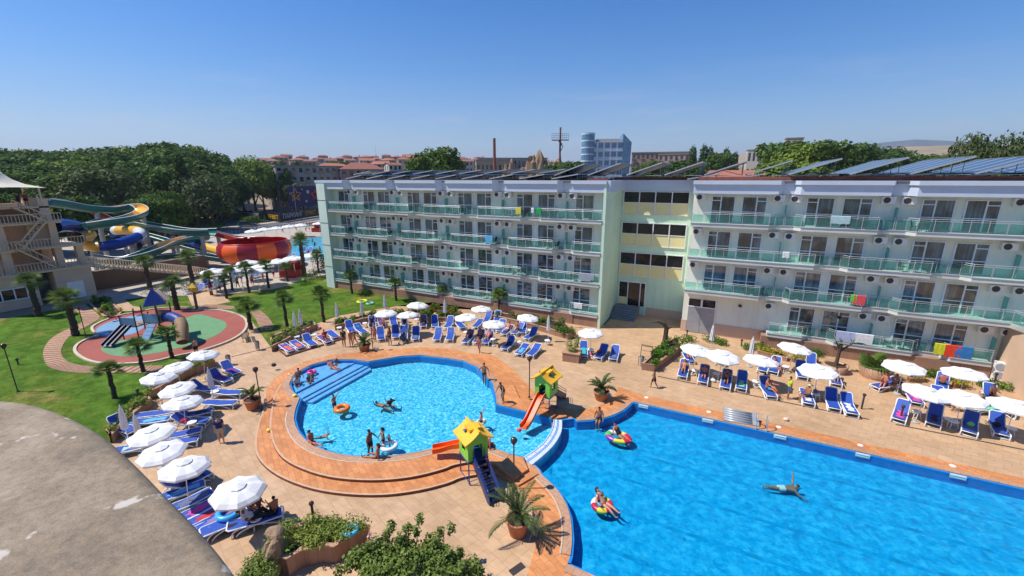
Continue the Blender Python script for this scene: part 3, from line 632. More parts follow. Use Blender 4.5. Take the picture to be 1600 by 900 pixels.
# balcony slabs, railings with teal glass, party screens
def rail_seg(P, zf, n_posts=5):
    """P: plan polyline of the slab edge"""
    P = [Vector((p[0], p[1]+.10, 0)) for p in P]; fr = MB(); gl = MB()
    fr.tube([p+Vector((0, 0, zf+1.0)) for p in P], .024, 5); fr.tube([p+Vector((0, 0, zf+.86)) for p in P], .016, 4)
    for a, b in zip(P[:-1], P[1:]):
        ln = (b-a).length; k = max(1, round(ln/.95))
        for i in range(k+1):
            q = a.lerp(b, i/k)
            if i or a is P[0]: fr.box(q.x-.022, q.x+.022, q.y-.022, q.y+.022, zf, zf+1.0)
            if i < k:
                e = a.lerp(b, (i+1)/k); d = (e-q).normalized(); n_ = Vector((-d.y, d.x, 0))*.006
                a1, b1 = q+d*.06, e-d*.06
                gl.add([(a1-n_)+Vector((0, 0, zf+.08)), (b1-n_)+Vector((0, 0, zf+.08)), (b1+n_)+Vector((0, 0, zf+.08)), (a1+n_)+Vector((0, 0, zf+.08)),
                        (a1-n_)+Vector((0, 0, zf+.80)), (b1-n_)+Vector((0, 0, zf+.80)), (b1+n_)+Vector((0, 0, zf+.80)), (a1+n_)+Vector((0, 0, zf+.80))],
                       [(0, 3, 2, 1), (4, 5, 6, 7), (0, 1, 5, 4), (2, 3, 7, 6), (0, 4, 7, 3), (1, 2, 6, 5)])
    r_ = hb(fr, 'balcony_railing', 'steel'); hb(gl, 'glass_panel', 'teal_glass', r_)
def floor_edge(x0, x1, yw, centers, zf, mat='slab_concrete'):
    yf = yw-1.35; edge = front_line(x0, x1, yf, centers, .7, .62, .45)
    mb = MB(); mb.prism(edge+[(x1, yw), (x0, yw)], zf-.30, zf); hb(mb, 'balcony_slab', mat)
    mb = MB(); mb.ribbon(edge, -.05, .16, zf+.003, zf+.05); hb(mb, 'slab_edge', 'concrete')
    cs = [x0]+[c for c in centers if x0+1.5 < c < x1-1.5]+[x1]
    for a, b in zip(cs[:-1], cs[1:]):
        P = [(a+.06, yf+.62 if a > x0 else yf)]
        if a > x0: P += [(a+.7, yf+.62), (a+1.15, yf)]
        if b < x1: P += [(b-1.15, yf), (b-.7, yf+.62)]
        P += [(b-.06, yf+.62 if b < x1 else yf)]
        rail_seg(P, zf)
for j, zf in enumerate(FL):
    floor_edge(XL0+.95, XL1-.28, YL, pairL[1:-1] if j % 2 == 0 else partyL, zf)
    if j == 3: floor_edge(3.95, 18.6, YR, [7.7, 15.1], zf)
    else: floor_edge(XR0+.05, 19.5, YR, partyR[:2] if j % 2 == 0 else pairR[1:3], zf)
    if j < 3: floor_edge(19.6, XR1, YR, [26, 33], zf)
for j, zf in enumerate(FL):
    for cs, y in ((partyL, YL), (partyR[:3], YR)):
        for c in cs:
            if y == YR and zf < 2 and c < 5: continue
            mb = MB(); mb.box(c-.02, c+.02, y-.62, y-.001, zf+.1, zf+1.75); hb(mb, 'party_screen', 'teal_panel')
# slab turning forward at the right end, over the beige block
for zf in FL[2:3]:
    mb = MB(); mb.prism([(18.9, YR-1.3), (20.6, 37.5), (27, 37.5), (27, YR-1.3)], zf-.3, zf+.02); hb(mb, 'balcony_slab', 'concrete')
    rail_seg([(19.0, YR-1.4), (20.7, 37.5), (27, 37.4)], zf)
mb = MB(); mb.box(19.3, 27, 38.6, YR, 0, 4.25); mb.box(19.6, 20.4, 36.4, 38.6, 0, 4.25); hb(mb, 'wall', 'peach_wall', lab='beige wall of the block at the right end')
# stair bay: three strips of dark windows over yellow panels, an entrance with grey steps
def strip(z0, z1, zp, xs):
    fr = MB(); pn = MB(); yp = MB(); xa, xb = -10.55, -4.02
    for i in range(5): x = xa+(xb-xa)*i/4; fr.box(x-.05, x+.05, YB-.10, YB-.004, zp, z1)
    for z in (z1-.06, z0-.04, zp): fr.box(xa-.05, xb+.05, YB-.11, YB-.006, z, z+.07)
    for i in range(4):
        x = xa+(xb-xa)*i/4; e = x+(xb-xa)/4; pn.box(x+.06, e-.06, YB-.06, YB-.008, z0+.03, z1-.06); yp.box(x+.06, e-.06, YB-.055, YB-.009, zp+.07, z0-.04)
    f = hb(fr, 'window', 'white_frame'); hb(pn, 'pane', 'black_glass', f); hb(yp, 'yellow_panel', 'yellow_panel', f)
strip(12.32, 13.48, 11.05, 0); strip(9.02, 10.22, 7.72, 0); strip(5.68, 6.98, 4.33, 0)
fr = MB(); pn = MB()
for x in (-10.5, -9.5, -8.15, -7.6): fr.box(x-.05, x+.05, YB-.1, YB-.004, 1.0, 3.7)
fr.box(-10.55, -7.55, YB-.11, YB-.006, 3.62, 3.75)
pn.box(-10.45, -7.65, YB-.05, YB-.008, 1.0, 3.62); f = hb(fr, 'entrance_door', 'white_frame'); hb(pn, 'pane', 'black_glass', f)
mb = MB(); mb.box(-10.44, -9.56, YB-.08, YB-.009, 1.05, 1.9); hb(mb, 'lower_panel', 'yellow_panel', f)
mb = MB()
for i in range(6): mb.box(-10.7, -8.1, YB-.8-.34*(6-i), YB-.8-.34*(5-i), 0, .165*(i+1)-.0)
mb.box(-10.7, -8.1, YB-.8, YB, 0, 1.0); hb(mb, 'entrance_steps', 'step_grey')
# service doors
mb = MB(); mb.box(-2.85, -1.72, YR-.07, YR-.004, .05, 2.62); mb.box(-1.66, -.5, YR-.07, YR-.004, .05, 2.62); sdoor = hb(mb, 'service_door', 'grey_metal')
MATS['grey_metal'].node_tree.nodes['Principled BSDF'].inputs['Metallic'].default_value = .1
mb = MB(); mb.box(-2.85, -1.78, YR-.05, YR-.005, 2.72, 3.42); mb.box(-1.6, -.5, YR-.05, YR-.005, 2.72, 3.42); hb(mb, 'top_light', 'black_glass', sdoor)
mb = MB(); mb.box(-2.9, -.45, YR-.09, YR-.006, 2.62, 2.72); mb.box(-1.78, -1.6, YR-.09, YR-.006, 2.72, 3.42); hb(mb, 'frame', 'white_frame', sdoor)
for x in (1.6, 9.2): mb = MB(); mb.ball((x, YR-.1, 3.25), .16, 8, 1, .7, 1); hb(mb, 'wall_lamp', 'lamp_glass')

# ---- solar collectors on the roof
def solar_proto(w_, l_, tilt, name='solar_panel', bars=True):
    e = empty(name, (0, 0, 0)); s, c = math.sin(tilt), math.cos(tilt)
    mb = MB(); mb.T = Matrix.Rotation(-tilt, 4, 'Y'); mb.box(0, l_, -w_/2, w_/2, .12, .20); mb.build('collector', 'solar', e)
    mb = MB(); mb.T = Matrix.Rotation(-tilt, 4, 'Y')
    mb.box(-.04, l_+.04, -w_/2-.05, -w_/2, .08, .23); mb.box(-.04, l_+.04, w_/2, w_/2+.05, .08, .23); mb.box(-.06, 0, -w_/2, w_/2, .08, .23); mb.box(l_, l_+.06, -w_/2, w_/2, .08, .23)
    mb.T = None
    for k in range(5):
        y = -w_/2+w_*(k+.5)/5; mb.tube([(l_*c*.93, y, 0), (l_*c*.93, y, l_*s*.93+.08)], .025, 4); mb.tube([(l_*c*.93, y, .05), (l_*c*.4, y, l_*s*.4+.06)], .02, 4)
    mb.tube([(-.02, -w_/2, .03), (-.02, w_/2, .03)], .035, 5); mb.tube([(0, -w_/2+.1, .02), (l_*c, -w_/2+.1, .02)], .025, 4); mb.build('mounting_frame', 'steel', e)
    return e
big = Proto(solar_proto(5.2, 3.9, R(25))); low = Proto(solar_proto(3.4, 2.9, R(14)))
for k, (x, y) in enumerate([(-17.9, 49.5), (-14.1, 49.5), (-10.0, 49.5), (-6.3, 49.5), (-2.65, 49.5), (.9, 49.5), (4.0, 48.6), (8.1, 48.6), (11.8, 48.6), (15.4, 48.6), (19.2, 48.6)]):
    o = big(); place(o, (x, y, 15.05), 0, (.94, 1.3 if k < 6 else 1.9, .70))
    L_ = ['leftmost', 'second from the left', 'third from the left', 'fourth from the left', 'fifth from the left', 'sixth from the left', 'seventh from the left', 'fourth from the right', 'third from the right', 'second from the right', 'rightmost'][k]
    tag(o, 'tall tilted solar collector rack on the hotel roof, '+L_, 'solar panel', 'tilted solar collectors on the hotel roof')
for k in range(9):
    o = low(); place(o, (-47.0+3.72*k, 45.6, 14.70), 0, (1, 1.2, .62)); tag(o, 'flat solar collector in the front row on the left wing roof, '+nth(k), 'solar panel', 'front row collectors on the left wing')
for k in range(9):
    o = low(); place(o, (-50.5+3.72*k, 51.5, 15.30), 0, (1.1, 1.8, .62)); tag(o, 'flat solar collector in the back row on the left wing roof, '+nth(k), 'solar panel', 'back row collectors on the left wing')
for k in range(9):
    o = low(); place(o, (-11.5+3.72*k, YR+1.6 if k > 1 else 49, 14.66), 0, (.9, .5, .6)); tag(o, 'low flat collector over the red roof edge of the right wing, '+nth(k), 'solar panel', 'low collectors along the right wing roof edge')

# ================================================================ water park
M('beige_canvas', (.66, .60, .48), .85, .08, 1)
tw = empty('slide_tower', (-74, 19, 0)); tag(tw, 'tan open slide tower with stairs and a white peaked canopy', 'tower')
mb = MB(); mb.box(-86, -74, -2, 19.4, 0, 3.9); mb.box(-86, -76, 19.4, 21, 0, 3.9); mb.box(-86, -74, 21, 24.6, 0, 3.9); mb.build('base_wall', 'tan_wall', tw, world=True)
mb = MB(); mb.box(-76, -75.9, 19.4, 21, 0, 3.7); mb.build('entrance_shade_panel', 'frame_dark', tw, world=True)  # dark panel standing in for the shade inside the entrance
mb = MB(); mb.box(-86.2, -73.7, -2.2, 24.9, 3.9, 4.12); mb.build('terrace_slab', 'tan_trim', tw, world=True)
mb = MB(); mb.box(-74.0, -73.93, 21.9, 23.5, .1, 2.2); mb.build('door', 'white_plastic', tw, world=True)
f = MB(); g = MB()
for i in range(5): y = 14.2+i*1.05; f.box(-74, -73.92, y-.06, y+.06, 1.2, 2.5)
f.box(-74, -73.91, 14.14, 18.46, 1.15, 1.25); f.box(-74, -73.91, 14.14, 18.46, 2.45, 2.55); g.box(-73.99, -73.95, 14.2, 18.4, 1.2, 2.5)
wf = f.build('window', 'white_frame', tw, world=True); gg = g.build('pane', 'black_glass', None); gg.data.transform(Matrix.Translation((74, -19, 0))); gg.parent = wf
for (x, y) in ((-75, 17.8), (-75, 22.2), (-79.2, 17.2), (-79.2, 22.2), (-75, 24.2)): mb = MB(); mb.box(x-.35, x+.35, y-.35, y+.35, 4.12, 9.7 if y < 23 else 6.7); mb.build('column', 'tan_wall', tw, world=True)
mb = MB(); mb.box(-80, -79.6, 13.5, 23, 4.12, 12); mb.box(-79.6, -75.6, 13.1, 13.5, 4.12, 12); mb.box(-75.6, -75.2, 13.1, 17.3, 4.12, 12); mb.build('wall', 'tan_wall', tw, world=True)
mb = MB(); mb.box(-80.2, -74.2, 17.2, 24.6, 6.62, 6.85); mb.box(-80.2, -74.2, 17.0, 23.0, 9.65, 9.88); mb.box(-80.2, -75, 16, 22.6, 11.5, 11.7); mb.build('floor_slab', 'tan_trim', tw, world=True)
mb = MB(); mb.box(-80, -75.0, 21.6, 22.5, 9.88, 12.6); mb.box(-76.4, -75.9, 20.3, 22.5, 6.85, 9.6); mb.build('parapet_wall', 'tan_wall', tw, world=True)
for z0, z1, y0, y1 in ((4.12, 6.85, 21.5, 18.6), (6.85, 9.88, 19.0, 21.6), (9.88, 11.7, 21.6, 19.2)):
    mb = MB(); n_ = 10
    for i in range(n_): yy = y0+(y1-y0)*i/n_; ya = y0+(y1-y0)*(i+1)/n_; z = z0+(z1-z0)*(i+1)/n_; mb.box(-75.2, -74.0, min(yy, ya), max(yy, ya), z-.12, z)
    mb.build('stair_flight', 'coping_tile', tw, world=True)
    mb = MB(); mb.tube([(-73.98, y0, z0+.9), (-73.98, y1, z1+.9)], .07, 5); mb.tube([(-73.98, y0, z0+.05), (-73.98, y1, z1+.05)], .1, 5)
    for i in range(7): t = i/6; mb.tube([(-73.98, y0+(y1-y0)*t, z0+(z1-z0)*t), (-73.98, y0+(y1-y0)*t, z0+(z1-z0)*t+.9)], .03, 4)
    mb.build('stair_rail', 'tan_trim', tw, world=True)
mb = MB()
for y0, y1, z in ((6, 24.7, 4.12), (17, 24.6, 6.85), (17, 23, 9.88)):
    mb.tube([(-73.9, y0, z+1), (-73.9, y1, z+1)], .05, 4); mb.tube([(-73.9, y0, z+.12), (-73.9, y1, z+.12)], .04, 4); k = int((y1-y0)/.3)
    for i in range(k+1): yy = y0+(y1-y0)*i/k; mb.box(-73.93, -73.88, yy-.025, yy+.025, z, z+1)
mb.build('railing', 'tan_trim', tw, world=True)
mb = MB()   # peaked membrane canopy on four posts
cx0, cy0 = -77.5, 19.3; ring = []
N_ = 24; prof = [(3.2, 14.0), (2.2, 14.3), (1.3, 14.85), (.75, 15.5), (.45, 15.95)]
vs = []; fs = []
for r_, z in prof:
    for j in range(N_):
        t = 2*math.pi*j/N_; q = max(abs(math.cos(t)), abs(math.sin(t))); k = 1/q if r_ > 3 else 1+(1/q-1)*.5*(r_ > 1)
        vs.append((cx0+r_*k*math.cos(t)*.98, cy0+r_*k*math.sin(t), z-(.35*(k-1) if r_ > 3 else 0)))
for i in range(len(prof)-1):
    for j in range(N_): fs.append((i*N_+j, i*N_+(j+1) % N_, (i+1)*N_+(j+1) % N_, (i+1)*N_+j))
fs.append(tuple((len(prof)-1)*N_+j for j in range(N_))); mb.add(vs, fs); mb.build('canopy', 'beige_canvas', tw, True, True)
for x, y in ((-80, 16.6), (-80, 22), (-75, 16.6), (-75, 22)): mb = MB(); mb.tube([(x, y, 11.7), (x, y, 14.2)], .1, 6); mb.build('canopy_post', 'tan_trim', tw, world=True)
# ramp from the terrace down to the park
rp = empty('park_stairway', (-74, 30, 0)); tag(rp, 'long tan stairway with railings descending from the slide tower', 'stairway')
mb = MB(); P0, P1 = Vector((-74.6, 24.9, 4.0)), Vector((-73.2, 37.5, .3)); n_ = 26
for i in range(n_):
    a = P0.lerp(P1, i/n_); b = P0.lerp(P1, (i+1)/n_); mb.box(a.x-1.1, a.x+1.1, a.y, b.y, a.z-.35, a.z)
mb.build('steps', 'tan_trim', rp, world=True)
mb = MB()
for dx in (-1.1, 1.1):
    for h_ in (.15, 1.0): mb.tube([P0+Vector((dx, 0, h_)), P1+Vector((dx, 0, h_))], .05, 4)
    for i in range(46): q = P0.lerp(P1, i/45)+Vector((dx, 0, 0)); mb.box(q.x-.03, q.x+.03, q.y-.03, q.y+.03, q.z, q.z+1.0)
mb.build('railing', 'tan_trim', rp, world=True)

def slide(label, pts, r, mats, name='water_slide', open_=True, inner='slide_green', yel=(0, 0), span=(.95, 2.05), bands=None, posts=(), cat='water slide', group='water slides of the park'):
    """pts: real points; trough profile swept along them"""
    P = smooth_line(pts, 8); k = len(P); base = Vector((sum(p.x for p in P)/k, sum(p.y for p in P)/k, 0)); e = empty(name, base); tag(e, label, cat, group)
    def sweep(rad, a0, a1, n, flip=False):
        vs = []; rows = []
        for i, p in enumerate(P):
            d = (P[min(i+1, k-1)]-P[max(i-1, 0)]); dh = Vector((d.x, d.y, 0)).normalized(); side = Vector((dh.y, -dh.x, 0)); up = Vector((0, 0, 1))
            for j in range(n+1):
                t = math.pi*(a0+(a1-a0)*j/n); vs.append(p+side*math.cos(t)*rad+up*math.sin(t)*rad)
        fs = [(i*(n+1)+j, (i+1)*(n+1)+j, (i+1)*(n+1)+j+1, i*(n+1)+j+1) for i in range(k-1) for j in range(n)]
        return vs, (fs if not flip else [f[::-1] for f in fs]), n
    a0, a1 = span if open_ else (0, 2)
    nn_ = 10 if open_ else 14
    mb = MB(); vs, fs, n = sweep(r, a0, a1, nn_); mb.add(vs, fs)
    if bands: mb.m = [((q//n)//bands) % len(mats) for q in range(len(mb.f))]
    mb.build('trough' if open_ else 'tube', mats, e, True, True)
    if open_:
        mb = MB(); vs, fs, n = sweep(r-.05, a0, a1, nn_, True); mb.add(vs, fs); mb.m = [1 if yel[0] <= (q//n)/(k-1) < yel[1] else 0 for q in range(len(mb.f))]; mb.build('lining', [inner, 'slide_yellow'], e, True, True)
        mb = MB()
        for a in (a0, a1):
            ed = []
            for i, p in enumerate(P):
                d = (P[min(i+1, k-1)]-P[max(i-1, 0)]); dh = Vector((d.x, d.y, 0)).normalized(); ed.append(p+Vector((dh.y, -dh.x, 0))*math.cos(math.pi*a)*(r-.02)+Vector((0, 0, math.sin(math.pi*a)*(r-.02))))
            mb.tube(ed, .06, 5)
        mb.build('rim', 'slide_white', e, world=True)
    for t in posts:
        q = P[int(t*(k-1))]; mb = MB(); mb.tube([(q.x, q.y, 0), (q.x, q.y, q.z-r*.9)], .32, 8); mb.cbox(Vector((q.x, q.y, q.z-r*.8)), 1.2, .3, .3); mb.build('support_post', 'grey_metal', e, world=True)
    return e
slide('teal open flume with yellow lining looping from the tower top', [atd(70, 313, 66), atd(100, 317, 69), atd(135, 323, 73), atd(175, 325, 77), atd(210, 321, 79), atd(222, 329, 75), atd(205, 338, 70), atd(175, 344, 67), atd(140, 350, 66)], .95, ['slide_green'], posts=(.3, .62), span=(.92, 2.08), yel=(.36, .66))
slide('teal open flume running right in a long straight towards the red bowl', [atd(140, 351, 66), atd(170, 343, 75), atd(205, 346, 78), atd(245, 353, 76), atd(290, 360, 74), atd(332, 360, 73)], .95, ['slide_green'], posts=(.35, .9), span=(.92, 2.08), yel=(.2, .45))
slide('low teal open flume curving in front of the tower to the lower level', [atd(322, 368, 84), atd(290, 372, 80), atd(262, 380, 74), atd(240, 390, 69), atd(210, 400, 66), atd(175, 406, 65), atd(135, 400, 66)], 1.0, ['slide_green'], posts=(.3, .75), span=(.92, 2.08), yel=(.12, .36))
slide('low teal flume ending beside the red bowl', [atd(240, 400, 72), atd(290, 396, 73), atd(340, 402, 74), atd(372, 408, 75)], .8, ['slide_green'], posts=(.5,))
slide('teal open flume passing behind the others towards the far terrace', [atd(150, 352, 84), atd(190, 358, 86), atd(235, 368, 86), atd(290, 384, 84), atd(345, 398, 80)], .8, ['slide_green'], posts=(.25, .7), yel=(.0, .2))
slide('red racing chute beside the upper teal flume', [atd(75, 311, 69), atd(105, 316, 74), atd(140, 328, 80), atd(165, 338, 86), atd(200, 352, 92)], .6, ['slide_crimson'], inner='lily_red', posts=(.6,))
slide('blue closed tube low behind the teal flumes', [atd(172, 366, 84), atd(196, 362, 85), atd(216, 364, 84), atd(226, 374, 80), atd(214, 384, 76)], .8, ['slide_blue', 'slide_blue', 'slide_yellow'], open_=False, bands=10, posts=(.5,))
slide('blue and yellow closed tube slide twisting beside the tower', [atd(84, 354, 62), atd(105, 352, 65), atd(128, 357, 68), atd(138, 366, 68), atd(126, 372, 66), atd(118, 372, 64)], .95, ['slide_blue', 'slide_blue', 'slide_yellow'], open_=False, bands=12, posts=(.55,))
slide('blue, yellow and white closed tube slide snaking low behind the flumes', [atd(118, 374, 67), atd(130, 381, 67), atd(152, 386, 67), atd(180, 382, 68), atd(205, 375, 70), atd(220, 366, 73), atd(210, 360, 77), atd(180, 360, 80)], .8, ['slide_white', 'slide_yellow', 'slide_blue', 'slide_blue', 'slide_white', 'slide_yellow'], open_=False, bands=9, posts=(.3, .6))
slide('red and orange chute feeding the big red bowl', [atd(332, 361, 76), atd(350, 366, 77), atd(372, 371, 78), atd(395, 372, 78)], .85, ['slide_crimson', 'slide_orange'], inner='lily_red', bands=8, posts=(.2,))
slide('dark blue and yellow tube running to the bowl', [atd(268, 378, 86), atd(298, 380, 84), atd(320, 386, 82), atd(345, 393, 80)], .85, ['slide_blue', 'slide_blue', 'slide_yellow'], open_=False, bands=8, posts=(.5,))
# red bowl
bc = atd(399, 389, 74); bowl = empty('slide_bowl', (bc.x, bc.y, 0)); tag(bowl, 'huge red and orange ribbed slide bowl over the far lagoon', 'slide bowl')
z0 = bc.z; prof = [(2.2, -2.0), (4.4, -1.75), (5.3, -1.1), (5.65, -.2), (5.5, .8), (5.0, 1.4)]; N_ = 48
mb = MB(); mb.lathe([(a, b+z0) for a, b in prof], n=N_, cap=False); mb.m = [((q % N_)//4) % 2 for q in range(len(mb.f))]; mb.build('outer_wall', ['slide_crimson', 'slide_orange'], bowl, True)
mb = MB(); mb.lathe([(a-.06, b+z0+.05) for a, b in prof[::-1]]+[(.6, z0-2.1)], n=N_, cap=False); mb.m = [1 if ((q % N_)//6) % 3 == 0 else 0 for q in range(len(mb.f))]; mb.build('inner_wall', ['lily_red', 'slide_crimson'], bowl, True)
mb = MB(); mb.tube([(4.97*math.cos(2*math.pi*i/48), 4.97*math.sin(2*math.pi*i/48), z0+1.42) for i in range(48)], .09, 6, closed=True); mb.build('rim', 'lily_red', bowl, True)
for a in (20, 80, 140, 200, 260, 320): mb = MB(); mb.tube([(4*math.cos(R(a)), 4*math.sin(R(a)), 0), (4*math.cos(R(a)), 4*math.sin(R(a)), z0-1.6)], .2, 6); mb.build('support_post', 'grey_metal', bowl)

# ================================================================ vegetation kit
def leafcloud(seed, n, size, lobes, shell_=.55, cards=1):
    """leaf-sized faces through the volume of uneven lobes; lobes: (x,y,z,rx,ry,rz)"""
    q = random.Random(seed); mb = MB(); tot = sum(l[3]*l[4]+l[3]*l[5] for l in lobes); vs = []; fs = []
    for l in lobes:
        for _ in range(int(n*(l[3]*l[4]+l[3]*l[5])/tot)):
            u = q.uniform(-1, 1); t = q.uniform(0, 2*math.pi); s_ = math.sqrt(1-u*u); rr = q.uniform(shell_, 1.0)**.6*(1+.13*math.sin(5*t+l[0]*3)*math.sin(4*u+l[1]))
            c = Vector((l[0]+l[3]*rr*s_*math.cos(t), l[1]+l[4]*rr*s_*math.sin(t), l[2]+l[5]*rr*u))
            nrm = (Vector((s_*math.cos(t), s_*math.sin(t), u))+Vector((q.gauss(0, .6), q.gauss(0, .6), q.gauss(0, .6)+.3))).normalized()
            a = nrm.orthogonal().normalized(); b = nrm.cross(a); th = q.uniform(0, 6.28); a, b = a*math.cos(th)+b*math.sin(th), b*math.cos(th)-a*math.sin(th)
            sz = size*q.uniform(.55, 1.25); o = len(vs)
            vs += [c-a*sz, c+b*sz*.6+a*sz*.1, c+a*sz, c-b*sz*.6-a*sz*.1]; fs.append((o, o+1, o+2, o+3))
    mb.add(vs, fs); return mb
def lobes_round(seed, r, h, n=9):
    q = random.Random(seed); out = [(0, 0, h*.55, r*.8, r*.8, h*.40)]
    for i in range(n):
        t = 2*math.pi*i/n+q.uniform(-.4, .4); d = r*q.uniform(.35, .62); zz = h*q.uniform(.25, .82); k = r*q.uniform(.32, .5)*(1.1 if zz < h*.6 else .8)
        out.append((d*math.cos(t), d*math.sin(t), zz, k, k, k*.8))
    return out
def tree_proto(name, seed, r, h, trunk, n, size, leaf, lobes=None):
    e = empty(name); mb = MB(); q = random.Random(seed)
    mb.tube([(0, 0, -.3), (q.uniform(-.1, .1)*r*.2, 0, trunk*.6), (0, 0, trunk+h*.5)], [r*.075, r*.055, r*.02], 7)
    for i in range(5): t = i*1.3+q.random(); mb.tube([(0, 0, trunk*.7+i*.06*h), (r*.5*math.cos(t), r*.5*math.sin(t), trunk+h*.35+i*.05*h)], [r*.035, r*.01], 5)
    mb.build('trunk', 'bark', e); lb = lobes or lobes_round(seed, r, h)
    m_ = leafcloud(seed, n, size, [(a, b, c+trunk, d, e_, f) for a, b, c, d, e_, f in lb]); m_.build('crown', leaf, e); return e
T = {}
for i in range(4): T['dark', i] = Proto(tree_proto('broadleaf_tree', 10+i, 5, 9.5, 2.0, 5200, .34, 'leaf_dark'))
for i in range(3): T['mid', i] = Proto(tree_proto('broadleaf_tree', 20+i, 5, 9.5, 2.0, 5200, .33, 'leaf_mid'))
for i in range(2): T['light', i] = Proto(tree_proto('broadleaf_tree', 30+i, 4.6, 9.5, 2.0, 5200, .34, 'leaf_light'))
for i in range(2): T['grey', i] = Proto(tree_proto('broadleaf_tree', 40+i, 4.6, 7.5, 2.2, 3600, .28, 'leaf_grey'))
T['poplar', 0] = Proto(tree_proto('poplar_tree', 50, 2, 13, 1.5, 2600, .32, 'leaf_dark', [(0, 0, 3, 1.5, 1.5, 3), (.2, 0, 7, 1.8, 1.7, 4), (-.2, .2, 10.5, 1.3, 1.3, 3.2)]))
T['cypress', 0] = Proto(tree_proto('cypress_tree', 51, 1.6, 12, .8, 2600, .3, 'leaf_dark', [(0, 0, 3, 1.5, 1.5, 3.4), (0, 0, 7, 1.3, 1.3, 4), (0, 0, 10, .9, .9, 2.8)]))
def tree(kind, px, base_y, top_y, dist, label, group=None, wide=1.0, name=None):
    """dist = horizontal distance; the top of the tree is seen at (px, top_y)"""
    r = ray(px, top_y); hz = math.hypot(r.x, r.y); x, y = r.x/hz*dist, r.y/hz*dist; zt = H+r.z/hz*dist; zb = terr(x, y) if dist > 150 else 0
    k = [q for q in T if q[0] == kind]; pr_ = T[rnd.choice(k)]; o = pr_(); base_h = {'dark': 11.3, 'mid': 11.3, 'light': 11.3, 'grey': 9.4, 'poplar': 15, 'cypress': 13.5}[kind]
    s = (zt-zb)/base_h; place(o, (x, y, zb), rnd.uniform(0, 6.28), (s*wide, s*wide, s)); tag(o, label, 'tree', group); return o
# palms
def frond(mb, ang, lift, ln, q, leaflet, n=12, droop=1.0, fan=False):
    d = Vector((math.cos(ang), math.sin(ang), 0)); s = Vector((-d.y, d.x, 0)); pts = []
    if fan:
        st = ln*.5; c = d*st*math.cos(lift)+Vector((0, 0, st*math.sin(lift))); mb.tube([(0, 0, 0), c], .02, 3, False)
        ax = (d*math.cos(lift)+Vector((0, 0, math.sin(lift)))).normalized(); 
        for i in range(n):
            t = R(-105+210*i/(n-1)); e = ax*math.cos(t)+s*math.sin(t); L_ = ln*.55*(1-.15*abs(t)); w_ = leaflet
            p = ax.cross(s)*w_*.2; tip = c+e*L_+Vector((0, 0, -.28*L_*droop)); mid = c+e*L_*.55+Vector((0, 0, -.04*L_)); o = ax.cross(e).normalized() if ax.cross(e).length > .01 else s; pw = e.cross(ax.cross(s)).normalized()*w_
            mb.add([c, mid+pw, tip, mid-pw], [(0, 1, 2, 3)])
        return
    for i in range(n+1):
        t = i/n; a = lift-t*t*1.5*droop; pts.append(Vector((0, 0, 0)) if i == 0 else pts[-1]+(d*math.cos(a)+Vector((0, 0, math.sin(a))))*(ln/n))
    mb.tube(pts, [.022*(1-.8*i/n) for i in range(n+1)], 3, False)
    for i in range(2, n+1):
        tn = (pts[i]-pts[i-1]).normalized(); up = s.cross(tn).normalized(); l_ = leaflet*math.sin(math.pi*(.12+.86*i/n))**.6
        for sg in (-1, 1):
            for h_ in (0, .5):
                p = pts[i-1].lerp(pts[i], h_); e = (s*sg*.8+tn*.75+up*q.uniform(-.25, .25)-Vector((0, 0, .22))).normalized()*l_
                w_ = tn*.022; mb.add([p-w_, p+e*.5-w_*1.3+up*.02, p+e, p+e*.5+w_*1.3], [(0, 1, 2, 3)])
def palm_proto(seed, h, ln, nf, fan=True, trunk=True, name='palm_tree', mat='palm_leaf', thick=.16):
    e = empty(name); q = random.Random(seed)
    if trunk:
        mb = MB(); N_ = 14; mb.tube([(.03*math.sin(i), .02*math.cos(i*1.7), h*i/N_) for i in range(N_+1)], [thick*(1.15 if i % 2 else .95)*(1.25-.3*i/N_) for i in range(N_+1)], 9); mb.build('trunk', 'palm_bark', e)
    mb = MB()
    for i in range(nf):
        mb.T = Matrix.Translation((0, 0, h)); frond(mb, i*2.399, R(q.uniform(-30, 78)), ln*q.uniform(.8, 1.1), q, .035 if fan else ln*.24, 13 if fan else 13, q.uniform(.6, 1.1), fan)
    mb.build('crown', mat, e); return e
fanpalm = Proto(palm_proto(3, 3.0, 1.22, 42, thick=.13)); bigpalm = Proto(palm_proto(4, 4.4, 1.65, 54, thick=.25))
def palm(bx, by, tx, ty, label, pr_=None, z=.03, group='fan palms on the lawns', s_=1):
    b = gp(bx, by, z); h = htop(b, (tx, ty)); pr_ = pr_ or fanpalm; base = {id(fanpalm): 3.0, id(bigpalm): 4.4}[id(pr_)]; o = pr_(); k = max(.4, (h-z)/base)
    w_ = s_*(.75+.25*k); place(o, (b.x, b.y, z-.02), rnd.uniform(0, 6), (w_, w_, k)); tag(o, label, 'palm', group); return o
